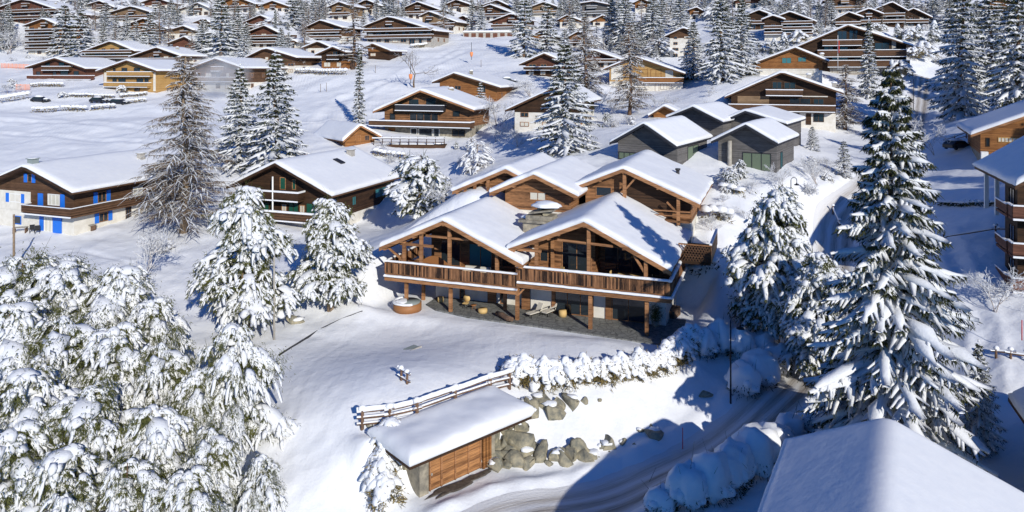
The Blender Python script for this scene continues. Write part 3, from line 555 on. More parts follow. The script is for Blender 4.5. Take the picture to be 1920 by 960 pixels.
# ---------------------------------------------------------------- chalets
def snow_sheet(zf, xl, xr, y0, y1, th, seed=0, nx=22, ny=14, lip=.10, soft=1.0):
    """blanket of snow on a roof; zf(x) is the roof surface height"""
    def edge(n, a, b):
        t = np.linspace(-1, 1, n); t = np.sign(t) * (1 - (1 - np.abs(t)) ** 1.5); return a + (b - a) * (t + 1) / 2
    xs = edge(nx, xl - lip, xr + lip); ys = edge(ny, y0 - lip, y1 + lip); X, Y = np.meshgrid(xs, ys)
    d = np.minimum(np.minimum(X - xs[0], xs[-1] - X), np.minimum(Y - ys[0], ys[-1] - Y)); e = 1 - np.exp(-d / (th * (.15 + .30 * soft))); e = np.sqrt(np.clip(e, 0, 1))
    zr = (zf(np.clip(X - .35, xl, xr)) + zf(np.clip(X + .35, xl, xr)) + zf(X)) / 3
    Z = zr + .03 + th * (.35 + .65 * e) * (1 + .10 * soft * vnoise(X / 2.7 + seed, Y / 2.7, seed) + .05 * soft * vnoise(X / .8, Y / .8 + seed, seed + 1))
    wob = .16 * soft * min(1, th * 2) * np.exp(-d / .25); X = X + wob * vnoise(Y / 1.1 + seed, X * 0 + 3., seed) * np.sign(X - (xl + xr) / 2) * (np.minimum(X - xs[0], xs[-1] - X) < .3); Y = Y + wob * vnoise(X / 1.1 + seed, Y * 0 + 5., seed) * np.sign(Y - (y0 + y1) / 2) * (np.minimum(Y - ys[0], ys[-1] - Y) < .3)
    V = np.stack([X, Y, Z], -1).reshape(-1, 3); k = len(V); T = []
    for j in range(ny - 1):
        for i in range(nx - 1): a = j * nx + i; T.append((a, a + 1, a + nx + 1, a + nx))
    ring = [i for i in range(nx)] + [j * nx + nx - 1 for j in range(1, ny)] + [(ny - 1) * nx + i for i in range(nx - 2, -1, -1)] + [j * nx for j in range(ny - 2, 0, -1)]
    B = V[ring].copy(); B[:, 0] = np.clip(B[:, 0], xl + .02, xr - .02); B[:, 1] = np.clip(B[:, 1], y0 + .02, y1 - .02); B[:, 2] = zf(B[:, 0]) - .02
    V = np.concatenate([V, B]); n = len(ring)
    for q in range(n): T.append((ring[q], k + q, k + (q + 1) % n, ring[(q + 1) % n]))
    return V.tolist(), T
class House:
    def __init__(s, name, label, A, L, Rt, base, Y, ln=13, yaw=20, wall='wood_brown', low='plaster', lowh=2.5, th=.45, over=1.1, front=1.3, cat='chalet', trim='wood_beam', lod=1, group=None, eaveover=None, bury=3.0, roofm='wood_brown', snow_n=None, walls=True, backov=.8, soft=1.0):
        s.yaw = R_(yaw); s.u = Vector((math.cos(s.yaw), -math.sin(s.yaw), 0)); s.v = Vector((math.sin(s.yaw), math.cos(s.yaw), 0))
        a = P(A[0], A[1], Y); s.a = a
        def on(px, py):
            r = (px - 960) / F; q = (r * a.y - a.x) / (s.u.x - r * s.u.y); p = a + s.u * q; return q, (130 - py) / F * p.y
        s.xl, s.zl = on(*L); s.xr, s.zr = on(*Rt); s.zb = (130 - base) / F * a.y; s.ln = ln; s.root = empty(name, (a.x, a.y, s.zb), -s.yaw, label, cat, group)
        s.za = a.z - s.zb; s.zl -= s.zb; s.zr -= s.zb; s.lod = lod; s.fo = front
        eo = over if eaveover is None else eaveover; s.wl = s.xl + min(eo, -s.xl * .25); s.wr = s.xr - min(eo, s.xr * .25)
        s.sl = (s.za - s.zl) / -s.xl; s.sr = (s.za - s.zr) / s.xr; s.th = th; s.y1 = ln
        s.zf = lambda x: np.where(np.asarray(x) < 0, s.za + s.sl * np.asarray(x), s.za - s.sr * np.asarray(x))
        # the measured line is the top edge of the snow: the roof lies below it
        s.za -= th * .6; s.zl -= th * .6; s.zr -= th * .6
        rt = .22; zu = lambda x: float(s.zf(x)) - rt
        yb = ln - backov; s.yb = yb
        if walls:
            mb = MB(); lh = min(lowh, zu(s.wl) - .3, zu(s.wr) - .3) if low else -bury
            mb.prism([(s.wl, lh), (s.wr, lh), (s.wr, zu(s.wr) + .02), (0, zu(0) + .02), (s.wl, zu(s.wl) + .02)], s.fo, yb, wall); mb.build('wall', s.root); s.lowh = lh
            if low:
                mb = MB(); mb.box(s.wl + .04, s.wr - .04, s.fo + .04, yb - .04, -bury, lh - .002, low); mb.build('foundation', s.root)
        mb = MB()
        mb.prism([(s.xl, s.zl - rt), (0, s.za - rt), (0, s.za), (s.xl, s.zl)], 0, ln, roofm); mb.prism([(0, s.za - rt), (s.xr, s.zr - rt), (s.xr, s.zr), (0, s.za)], 0, ln, roofm)
        rf = mb.build('roof', s.root); s.roof = rf
        if lod > 0:
            mb = MB(); bh = .36 if lod > 1 else .3
            for (x0, z0, x1, z1) in ((s.xl, s.zl, 0, s.za), (s.xr, s.zr, 0, s.za)):
                mb.poly([(x0, -.07, z0 - bh), (x1, -.07, z1 - bh), (x1, -.07, z1 + .03), (x0, -.07, z0 + .03), (x0, .03, z0 - bh), (x1, .03, z1 - bh), (x1, .03, z1 + .03), (x0, .03, z0 + .03)], [(0, 1, 2, 3), (4, 7, 6, 5), (0, 4, 5, 1), (3, 2, 6, 7)], trim)
            if lod > 1:
                for fx in (-.92, -.46, 0, .46, .92):
                    x = s.xl * -fx if fx < 0 else s.xr * fx; x = (s.xl if fx < 0 else s.xr) * abs(fx); z = zu(x); mb.bar((x, -.02, z - .15), (x, s.fo + .1, z - .15), .2, .24, trim)
            mb.build('barge_board', rf)
        nx, ny = snow_n or ((16, 9) if lod == 0 else (30, 20) if lod == 1 else (60, 44))
        V, T = snow_sheet(s.zf, s.xl, s.xr, 0, ln, th, int(A[0]) % 97, nx, ny, .10, soft); mb = MB(); mb.poly(V, T, 'roof_snow', True); mb.build('roof_snow', rf)
    # ---- measured pixels onto the front wall (y = yy) or onto the right/left side wall
    def loc(s, p): d = Vector(p) - s.root.location; return Vector((d.dot(s.u), d.dot(s.v), d.z))
    def wld(s, x, y, z): return s.root.location + s.u * x + s.v * y + Vector((0, 0, z))
    def onfront(s, px, py, yy=None):
        yy = s.fo if yy is None else yy; r = (px - 960) / F; o = s.root.location + s.v * yy; q = (r * o.y - o.x) / (s.u.x - r * s.u.y); p = o + s.u * q; return q, (130 - py) / F * p.y - s.zb
    def onside(s, px, py, xx=None):
        xx = s.wr if xx is None else xx; r = (px - 960) / F; o = s.root.location + s.u * xx; q = (r * o.y - o.x) / (s.v.x - r * s.v.y); p = o + s.v * q; return q, (130 - py) / F * p.y - s.zb
    def wins(s, rects, yy=None, **k):
        for (a, b, c, d) in rects:
            x0, z1 = s.onfront(a, b, yy); x1, z0 = s.onfront(c, d, yy); s.win(x0, x1, z0, z1, yy, **k)
    def win(s, x0, x1, z0, z1, yy=None, shut=None, frame='wood_beam', name='window', bars=1, glass='glass', curtain=None):
        yy = s.fo if yy is None else yy; fw = .09; mb = MB()
        if shut:
            mb2 = MB()
            for (a, b) in ((x0 - .62, x0 - .04), (x1 + .04, x1 + .62)): mb2.box(a, b, yy - .09, yy - .003, z0 - .03, z1 + .03, shut)
        mb.box(x0, x1, yy - .06, yy - .003, z0, z0 + fw, frame); mb.box(x0, x1, yy - .06, yy - .003, z1 - fw, z1, frame)
        mb.box(x0, x0 + fw, yy - .06, yy - .003, z0 + fw, z1 - fw, frame); mb.box(x1 - fw, x1, yy - .06, yy - .003, z0 + fw, z1 - fw, frame)
        for q in range(bars): xm = x0 + (x1 - x0) * (q + 1) / (bars + 1); mb.box(xm - .035, xm + .035, yy - .055, yy - .02, z0 + fw, z1 - fw, frame)
        o = mb.build(name, s.root); mb = MB(); mb.poly([(x0 + fw, yy - .012, z0 + fw), (x1 - fw, yy - .012, z0 + fw), (x1 - fw, yy - .012, z1 - fw), (x0 + fw, yy - .012, z1 - fw)], [(0, 1, 2, 3)], curtain or glass); mb.build('pane', o)
        if shut: mb2.split('shutter', o)
    def sidewin(s, y0, y1, z0, z1, xx=None, shut=None, frame='wood_beam', name='window', curtain=None, sgn=1):
        xx = s.wr if xx is None else xx; fw = .09; mb = MB(); A, B = sorted((xx + sgn * .003, xx + sgn * .06))
        for (a, b, c, d) in ((y0, y1, z0, z0 + fw), (y0, y1, z1 - fw, z1), (y0, y0 + fw, z0 + fw, z1 - fw), (y1 - fw, y1, z0 + fw, z1 - fw), ((y0 + y1) / 2 - .035, (y0 + y1) / 2 + .035, z0 + fw, z1 - fw)): mb.box(A, B, a, b, c, d, frame)
        o = mb.build(name, s.root); mb = MB(); X = xx + sgn * .012; mb.poly([(X, y0 + fw, z0 + fw), (X, y1 - fw, z0 + fw), (X, y1 - fw, z1 - fw), (X, y0 + fw, z1 - fw)], [(0, 1, 2, 3)], curtain or 'glass'); mb.build('pane', o)
        if shut:
            mb = MB()
            for (a, b) in ((y0 - .62, y0 - .04), (y1 + .04, y1 + .62)): mb.box(*sorted((xx + sgn * .003, xx + sgn * .09)), a, b, z0 - .03, z1 + .03, shut)
            mb.split('shutter', o)
    def balcony(s, z, x0=None, x1=None, dep=1.4, m='wood_brown', snow=.16, rail=1.0, y0=None, posts=0, side=0, name='balcony', pm=None):
        x0 = s.wl if x0 is None else x0; x1 = s.wr if x1 is None else x1; yf = (s.fo if y0 is None else y0); ya = yf - dep; mb = MB(); pm = pm or m
        mb.box(x0, x1 + (dep * .8 if side else 0), ya, yf - .003, z - .22, z, pm)
        if side: mb.box(s.wr + .003, x1 + dep * .8, yf, yf + side, z - .22, z, pm)
        xe = x1 + (dep * .8 if side else 0); segs = [((x0, ya), (xe, ya)), ((x0, ya), (x0, yf))] + ([((xe, ya), (xe, yf + side))] if side else [((xe, ya), (xe, yf))])
        for (p, q) in segs:
            if s.lod < 2:
                mb.bar((p[0], p[1], z + rail * .52), (q[0], q[1], z + rail * .52), .06, rail * .86, m)
            else:
                mb.bar((p[0], p[1], z + rail * .5), (q[0], q[1], z + rail * .5), .05, rail * .70, m)
            mb.bar((p[0], p[1], z + rail), (q[0], q[1], z + rail), .12, .07, pm)
        for k in range(posts): x = x0 + .2 + (x1 - x0 - .4) * k / max(1, posts - 1); mb.box(x - .09, x + .09, ya + .15, ya + .33, -.5, z - .22, pm)
        o = mb.build(name, s.root); sn = MB()
        for (p, q) in segs: sn.bar((p[0], p[1], z + rail + .035 + snow / 2), (q[0], q[1], z + rail + .035 + snow / 2), .2, snow, 'snow')
        sn.bar((x0, ya - .08, z - .10), (xe, ya - .08, z - .10), .14, .16, 'snow'); sn.build('balcony_snow', o); return o
    def chimney(s, x, y, h=1.3, w_=.7, m='stone', snow=.35):
        z = float(s.zf(x)); mb = MB(); mb.box(x - w_ / 2, x + w_ / 2, y - w_ / 2, y + w_ / 2, z - .6, z + h, m); mb.box(x - w_ * .65, x + w_ * .65, y - w_ * .65, y + w_ * .65, z + h, z + h + .1, m)
        o = mb.build('chimney', s.root); S = Soup(); blob(S, np.random.default_rng(3), (x, y, z + h + .1), (w_ * .75, w_ * .75, snow), 2, 0, .06, .2); S.build('chimney_snow', 'snow', o, True)
    def auto(s, seed, bal='wood_brown', bl=True, shut=None, glass_w=(1.0, 2.2), white_posts=False, fh=2.7, frame='wood_beam', full=True, dens=1.0, n=None):
        """storeys of windows and balconies, top one following the gable"""
        rr = random.Random(seed); n = n or max(1, int((s.za - .6) / fh)); Wd = s.wr - s.wl; q_ = min(1, fh / 2.7)
        for k in range(n):
            z0 = .15 + k * fh
            if z0 + 1.9 * q_ > s.za - .3: break
            # width available at head height
            zh = z0 + 2.2 * q_; a = max(s.wl, -(s.za - .5 - zh) / s.sl) if s.sl > 0 else s.wl; b = min(s.wr, (s.za - .5 - zh) / s.sr) if s.sr > 0 else s.wr
            if b - a < 1.2: break
            m = max(1, int((b - a) / 2.9 * dens)); cell = (b - a) / m
            for i in range(m):
                if rr.random() < .15: continue
                cw = min(cell * .68, rr.uniform(*glass_w)); c = a + cell * (i + .5); door = rr.random() < .5; s.win(c - cw / 2, c + cw / 2, z0 + (.1 if door else .8) * q_, z0 + 2.1 * q_, shut=shut if shut and not door else None, frame=frame, bars=1 if cw > 1.2 else 0, curtain='curtain_pale' if rr.random() < .22 else None)
            if k > 0 and bl:
                if k == n - 1 and b - a < Wd * .8: s.balcony(z0, a - .3, b + .3, 1.1, bal, rail=.95 * q_, snow=.13)
                else: s.balcony(z0, s.wl - .1, s.wr + .1, 1.3, bal, rail=.95 * q_, snow=.15)
        if white_posts:
            mb = MB()
            for x in (s.wl + .15, s.wr - .15): mb.box(x - .15, x + .15, s.fo - .12, s.fo - .003, 0, float(s.zf(x)) - .4, 'plaster')
            mb.split('corner_pillar', s.root)
        # side wall windows
        nn = max(1, int(s.yb / 4.5)); zs = min(s.zr, s.zl) - .5
        for k in range(int(zs / fh) + 1):
            z0 = .15 + k * fh
            if z0 + 2.2 > zs: break
            for i in range(nn): y = s.fo + 1.5 + (s.yb - s.fo - 3) * (i + .5) / nn; s.sidewin(y - .5, y + .5, z0 + .9, z0 + 2.05, shut=shut, frame=frame)

    def pbal(s, x0, ytop, x1, ybot, m='wood_brown', dep=1.2, snow=.16, pm=None):
        a, zt = s.onfront(x0, ytop, s.fo - dep); b, z = s.onfront(x1, ybot, s.fo - dep); _, zt = s.onfront(x0, ytop, s.fo - dep); _, z = s.onfront(x0, ybot, s.fo - dep); s.balcony(z, a, b, dep, m, snow, max(.5, zt - z), pm=pm)
    def panel(s, x0, y0, x1, y1, m, off=.05):
        a, zt = s.onfront(x0, y0); b, z = s.onfront(x1, y1); mb = MB(); mb.box(a, b, s.fo - off, s.fo - .003, z, zt, m); mb.build('wall_panel', s.root)
# ---------------------------------------------------------------- the village on the slope: one entry per chalet
CH = []
def far(label, A, L, Rt, base, ln=13, wall='wood_brown', low='plaster', seed=1, Y=None, cat='chalet', auto=True, **k):
    ak = {q: k.pop(q) for q in list(k) if q in ('bal', 'bl', 'shut', 'white_posts', 'fh', 'frame', 'dens', 'glass_w')}
    if Y is None: Y = gp(A[0], base).y
    lod = k.pop('lod', 0); k.setdefault('trim', 'wood_brown'); h = House('chalet', label, A, L, Rt, base, Y, ln, wall=wall, low=low, lod=lod, group='chalets on the snowy slope', over=1.3, cat=cat, **k)
    st = h.za; nn = max(1, round((base - A[1]) / (12.5 if lod == 0 else 19))); ak.setdefault('fh', max(1.7, (st - .5) / nn)); ak['n'] = nn
    if auto: h.auto(seed, **ak)
    if lod == 0 and seed % 2: h.chimney(h.xr * (.35 if seed % 4 == 1 else -.3), ln * .45, .9, .7, 'concrete', .3)
    CH.append((A[0], base, label)); return h
far('huge red-brown chalet with three stacked balconies, cut by the top left corner', (45, -4), (-62, 32), (128, 24), 47, 16, 'wood_red', 'wood_red', 1)
far('tall narrow apartment chalet with four balcony bands and a pale left pillar, far left', (80, 33), (42, 47), (107, 45), 105, 12, 'wood_orange', 'plaster', 2, white_posts=True, bal='wood_dark')
far('tiny tan chalet whose gable peeks over the snowy fir at the top left', (108, 1), (92, 7), (126, 9), 14, 10, 'wood_tan', 'plaster', 3)
far('small brown chalet at the very top edge right of the big red-brown one', (185, 0), (163, 7), (215, 13), 24, 11, 'wood_red', 'plaster', 4)
far('beige-fronted chalet with a wide roof under the top edge, near the upper left', (245, 10), (188, 27), (290, 24), 44, 13, 'wood_tan', 'plaster', 5, bal='wood_brown')
far('small orange-brown gable tucked behind the beige-fronted chalet', (212, 11), (186, 20), (234, 19), 28, 8, 'wood_brown', 'plaster', 6)
far('orange-brown chalet half hidden by the twin firs at the upper left', (268, 33), (217, 52), (312, 52), 74, 11, 'wood_orange', 'plaster', 7)
far('honey-yellow chalet with a diagonal outside stair, above the bright yellow one', (207, 75), (147, 97), (252, 94), 120, 12, 'wood_yellow', 'stone', 8, bal='wood_brown')
far('dark brown gable rising just behind the bright yellow chalet roof', (292, 87), (240, 105), (338, 103), 126, 11, 'wood_brown', 'plaster', 9)
h = far('low dark red-brown chalet standing alone beside the left snow field', (102, 107), (47, 125), (160, 127), 150, 16, 'wood_red', 'wood_red', 10, bal='wood_red', lod=1, auto=False)
h.pbal(78, 125, 129, 131, 'wood_brown'); h.wins([(85, 117, 94, 124), (110, 117, 121, 124), (68, 134, 76, 142), (99, 134, 106, 142), (113, 133, 128, 144), (138, 133, 148, 142)], frame='wood_dark', bars=0); h.pbal(50, 142, 97, 148, 'wood_red'); h.pbal(100, 142, 170, 148, 'wood_red')
h = far('bright yellow chalet with two long balconies and white corner pillars by the parked cars', (237, 111), (179, 132), (294, 131), 172, 17, 'wood_yellow', 'wood_yellow', 11, white_posts=True, bal='wood_yellow', lod=1, auto=False)
h.pbal(200, 135, 281, 142, 'wood_yellow'); h.pbal(194, 155, 276, 162, 'wood_yellow'); h.wins([(228, 127, 239, 134), (251, 127, 263, 134), (212, 128, 217, 134), (211, 147, 219, 155), (222, 147, 236, 155), (256, 147, 269, 155), (271, 147, 279, 155)], frame='wood_brown', bars=1); h.wins([(200, 165, 212, 171), (228, 165, 240, 171), (252, 165, 262, 171)], frame='wood_brown', bars=0)
h.panel(196, 136, 200, 171, 'plaster', .12); h.panel(288, 136, 292, 171, 'plaster', .12)
far('pale brown chalet fading behind the cloud of blown snow', (403, 108), (350, 128), (456, 126), 173, 18, 'wood_brown', 'plaster', 12, bal='wood_tan', lod=1)
far('grey-brown balconied chalet between larches, above the little red cabin', (343, 47), (305, 58), (362, 55), 76, 12, 'wood_tan', 'plaster', 13, bal='wood_brown')
far('little crimson cabin standing under the grey-brown balconied chalet', (345, 67), (312, 80), (357, 74), 93, 9, 'wood_red', 'wood_red', 14, bl=False)
far('white-framed chalet with a grid of balconies at the top edge, left of centre', (370, 4), (330, 18), (403, 19), 32, 12, 'plaster', 'plaster', 15, bal='wood_brown')
far('small red-brown chalet right below the white-framed balcony grid', (380, 34), (361, 41), (398, 43), 54, 10, 'wood_red', 'plaster', 16)
far('uppermost of the three overlapping roofs behind the blown snow', (487, 27), (454, 41), (530, 46), 60, 12, 'wood_red', 'plaster', 17)
far('middle wide-roofed red-brown chalet of the three overlapping ones behind the blown snow', (495, 46), (443, 66), (558, 78), 92, 15, 'wood_red', 'plaster', 18)
far('lowest plain gable with vertical timber of the three overlapping ones behind the blown snow', (496, 88), (455, 108), (556, 106), 140, 14, 'wood_brown', 'plaster', 19, bl=False)
far('broad brown chalet split by a tall white post, above the small dark chalet', (600, 36), (564, 53), (642, 50), 82, 14, 'wood_brown', 'plaster', 20, bal='wood_brown')
far('tan three-storey gable at the top edge left of the tall larch', (635, 2), (613, 12), (657, 10), 40, 12, 'wood_tan', 'plaster', 21)
far('white-balconied small chalet left of the small dark chalet', (595, 76), (565, 88), (618, 86), 104, 10, 'wood_brown', 'plaster', 22, bal='white_paint')
far('small dark chalet with a light attic window at the left rim of the ski slope', (623, 86), (590, 101), (648, 96), 132, 11, 'wood_dark', 'wood_orange', 23, bal='wood_dark', lod=1)
far('very broad chalet with three long balcony bands above the ski slope', (728, 29), (677, 49), (816, 56), 84, 14, 'wood_brown', 'concrete', 24, bal='wood_brown')
far('dark gable at the top edge above the very broad balcony chalet', (782, 2), (744, 19), (830, 19), 36, 13, 'wood_brown', 'plaster', 25)
far('tan-walled chalet touching the right end of the very broad balcony chalet', (804, 20), (784, 29), (857, 40), 62, 13, 'wood_tan', 'plaster', 26, bal='wood_brown')
far('little orange cabin on a dark balcony at the top left rim of the ski slope', (698, 80), (681, 88), (733, 94), 110, 10, 'wood_orange', 'wood_dark', 27, bal='wood_dark', lod=1)
far('tiny brown hut right of the tan-walled chalet', (868, 28), (852, 35), (882, 36), 50, 9, 'wood_red', 'wood_red', 28, bl=False)
far('orange chalet cut by the top edge above the garage row', (932, -1), (901, 9), (968, 16), 26, 12, 'wood_orange', 'plaster', 29)
far('second chalet below the top edge above the garage row, dark balconies', (918, 7), (903, 13), (963, 24), 40, 12, 'wood_brown', 'plaster', 30)
far('reddish chalet with white balcony fronts right of the garage row', (958, 24), (915, 40), (990, 36), 62, 12, 'wood_red', 'plaster', 31)
far('pale chalet with a wide shallow gable at the top centre', (1020, 2), (990, 13), (1052, 14), 34, 12, 'wood_tan', 'plaster', 32, bal='wood_tan')
far('small orange gable between two firs under the pale shallow gable', (1062, 27), (1043, 37), (1089, 37), 53, 10, 'wood_orange', 'plaster', 33)
far('grey apartment block with close balcony bands at the top centre', (1112, 1), (1084, 5), (1142, 7), 36, 12, 'wood_grey', 'concrete', 34, bal='wood_grey', cat='apartment block')
far('orange gable right below the grey apartment block', (1130, 27), (1104, 40), (1152, 36), 50, 10, 'wood_orange', 'plaster', 35)
far('orange-walled chalet behind the tall fir that stands at the slope edge', (1013, 56), (986, 71), (1042, 67), 84, 11, 'wood_orange', 'plaster', 36)
far('low orange chalet showing its right roof slope behind the brown larch', (1084, 57), (1060, 70), (1131, 80), 90, 12, 'wood_orange', 'plaster', 37)
far('red-brown balcony chalet left of the tallest snowy fir in the middle', (1020, 98), (973, 119), (1058, 114), 146, 14, 'wood_red', 'wood_dark', 38, bal='wood_dark', lod=1)
far('red-orange gable behind the yellow chalet with the white side wall', (1112, 92), (1088, 101), (1164, 110), 128, 12, 'wood_red', 'plaster', 39)
h = far('yellow chalet with a white side wall and brown doors among the larches', (1190, 104), (1131, 128), (1284, 136), 172, 14, 'wood_yellow', 'plaster', 40, lod=1, bal='wood_orange', auto=False)
h.panel(1146, 122, 1168, 150, 'plaster', .08); h.pbal(1195, 146, 1281, 154, 'wood_orange'); h.wins([(1185, 130, 1215, 146), (1220, 130, 1240, 146)], frame='wood_orange', curtain='wood_yellow', bars=1); h.wins([(1248, 132, 1262, 145)], frame='white_paint', bars=0, curtain='curtain_pale'); h.panel(1150, 155, 1280, 171, 'plaster', .05); h.wins([(1228, 157, 1236, 171), (1254, 157, 1260, 171)], frame='wood_red', bars=0, curtain='wood_red', name='door'); h.wins([(1238, 157, 1251, 168), (1175, 158, 1190, 168)], frame='wood_brown', bars=1)
far('narrow white-walled chalet with a brown wooden top between dark firs', (1281, 50), (1246, 66), (1305, 60), 110, 12, 'wood_brown', 'plaster', 41, lowh=6, bl=False)
far('orange chalet peeking out right of the fir group near the top', (1306, 12), (1288, 18), (1331, 26), 38, 11, 'wood_orange', 'plaster', 42)
far('orange chalet cut by the top edge between the tall dark firs', (1203, -4), (1185, 5), (1228, 7), 26, 11, 'wood_orange', 'plaster', 43)
far('shaded brown chalet with white lower walls left of the tallest middle fir', (1042, 160), (947, 204), (1090, 190), 247, 15, 'wood_dark', 'plaster', 44, Y=128, lod=1, bl=False, lowh=3.2)
h = far('tiny orange log hut with a snowy cap beside the grey houses', (1245, 196), (1216, 214), (1274, 210), 224, 5, 'wood_orange', 'wood_orange', 45, lod=1, bl=False, th=.5)
h = far('orange log chalet with a long roof and snowed-in cars to its right', (851, 135), (810, 152), (938, 162), 192, 15, 'wood_orange', 'wood_orange', 46, lod=1, bal='wood_orange', bl=False); h.chimney(2.5, 4, 1.1, .6, 'stone')
h = far('dark brown chalet with two balconies and a white ground floor, behind the grey houses', (1466, 133), (1358, 180), (1582, 172), 235, 14, 'wood_dark', 'plaster', 47, lod=1, bal='wood_brown', auto=False); h.chimney(5.2, 6, 1.3, .8, 'concrete'); h.chimney(10, 5, 1.3, .8, 'concrete')
h.pbal(1436, 169, 1505, 178, 'wood_brown'); h.pbal(1366, 196, 1566, 206, 'wood_brown', 1.5); h.panel(1383, 180, 1442, 195, 'wood_tan'); h.panel(1443, 179, 1552, 182, 'plaster', .2)
h.wins([(1448, 153, 1466, 167), (1470, 154, 1492, 167), (1480, 184, 1520, 196), (1525, 185, 1545, 196), (1480, 212, 1499, 226), (1525, 213, 1545, 229)], frame='wood_brown', bars=1); h.wins([(1511, 213, 1521, 234)], frame='wood_brown', bars=0, curtain='wood_dark', name='door'); h.wins([(1400, 212, 1425, 226)], frame='wood_brown')
h = far('yellow-brown chalet with green windows above the dark two-balcony chalet', (1491, 87), (1396, 123), (1554, 113), 152, 13, 'wood_orange', 'plaster', 48, lod=1, bl=False, auto=False); h.chimney(6, 5, 1.2, .8, 'concrete')
h.panel(1410, 129, 1535, 150, 'plaster', .06); h.wins([(1466, 108, 1484, 119), (1496, 107, 1512, 116)], frame='wood_orange', curtain='teal_paint', bars=1); h.wins([(1477, 131, 1525, 140)], frame='green_paint', bars=3); h.wins([(1415, 131, 1464, 146)], frame='white_paint', curtain='wood_orange', bars=2); h.pbal(1411, 143, 1470, 149, 'wood_orange')
h = far('largest dark chalet with three snowy balcony lines and a flagpole in front', (1590, 45), (1494, 86), (1712, 84), 142, 18, 'wood_dark', 'wood_dark', 49, lod=1, bal='wood_dark', auto=False)
h.pbal(1542, 76, 1616, 85, 'wood_brown'); h.pbal(1533, 95, 1700, 106, 'wood_brown', 1.5); h.pbal(1552, 114, 1706, 125, 'wood_brown', 1.6); h.wins([(1570, 58, 1588, 74), (1592, 57, 1608, 74), (1545, 88, 1562, 95), (1575, 88, 1590, 95), (1640, 80, 1668, 94), (1560, 107, 1590, 114), (1600, 107, 1620, 114), (1650, 100, 1680, 113)], frame='wood_dark', bars=1); h.wins([(1560, 127, 1580, 139), (1590, 127, 1620, 139), (1650, 127, 1680, 139)], frame='wood_brown', bars=1); h.panel(1556, 126, 1700, 141, 'concrete', .05); h.panel(1672, 70, 1680, 94, 'concrete', .15)
RG = 'row of linked dark chalets'
for lab, A, L, Rt, sd in (('leftmost gable of the linked dark chalets on the right slope', (1592, 21), (1559, 38), (1620, 31), 50), ('second gable from the left of the linked dark chalets', (1630, 14), (1604, 24), (1658, 25), 51),
                          ('highest and widest gable of the linked dark chalets', (1673, 2), (1639, 16), (1704, 19), 52), ('right end gable of the linked dark chalets', (1713, 14), (1694, 23), (1749, 31), 53)):
    far(lab, A, L, Rt, 56 if sd < 52 else 54, 11, 'wood_dark', 'wood_dark', sd, bal='wood_brown')
far('dark stepped chalet with two bright balcony bands left of the linked dark chalets', (1481, 20), (1460, 28), (1532, 39), 77, 12, 'wood_dark', 'plaster', 54, bal='wood_brown')
far('dark gable joined to the left of the stepped chalet', (1449, 27), (1428, 35), (1472, 35), 76, 11, 'wood_dark', 'plaster', 55, bal='wood_brown')
far('small dark chalet with a pale gable window right of the tall fir pair', (1423, 17), (1396, 28), (1447, 26), 56, 10, 'wood_dark', 'wood_dark', 56)
far('brown balconied block cut by the top edge left of the linked dark chalets', (1585, -10), (1543, 0), (1626, -1), 28, 12, 'wood_brown', 'plaster', 57, bal='wood_tan')
far('brown-roofed chalet at the top edge over the small dark chalet', (1400, -8), (1372, 2), (1446, 2), 18, 12, 'wood_red', 'plaster', 58)
far('timber chalet at the top edge above the honey-yellow chalet, half behind trees', (440, -8), (410, 4), (478, 6), 26, 12, 'wood_orange', 'plaster', 59)
far('tan chalet at the top edge between the blown snow and the tan gable', (510, 0), (484, 10), (545, 12), 24, 12, 'wood_orange', 'plaster', 60)
far('dark chalet at the top edge right of the tan three-storey gable', (686, -2), (665, 8), (716, 10), 28, 12, 'wood_brown', 'plaster', 61)
far('brown chalet at the top edge left of the orange one above the garages', (855, -2), (832, 8), (884, 8), 24, 12, 'wood_brown', 'plaster', 62)
far('red-brown chalet at the top left edge, upper neighbour of the beige-fronted one', (290, -6), (262, 4), (322, 5), 20, 12, 'wood_red', 'plaster', 63)
far('dark timber chalet at the top right edge behind the big shaded spruce', (1880, -6), (1840, 8), (1925, 8), 40, 12, 'wood_orange', 'plaster', 64)

# garage row under the top middle
mb = MB(); g = gp(915, 71); W = 95 / F * g.y; mb.box(-W / 2, W / 2, 0, 5, -1.5, 2.0, 'concrete')
r = empty('garage_row', g, R_(-4), 'long low pale garage row with dark doors at the head of the ski slope', 'garage'); mb.build('wall', r)
for k in range(7): mb = MB(); x = -W / 2 + W * (k + .5) / 7; mb.box(x - W / 22, x + W / 22, -.03, -.002, 0, 1.6, 'wood_red'); mb.build('garage_door', r)
mb = MB(); V, T = snow_sheet(lambda x: np.full(np.shape(x), 2.0), -W / 2, W / 2, -.2, 5.2, .6, 3, 24, 8); mb.poly(V, T, 'roof_snow', True); mb.build('roof_snow', r)

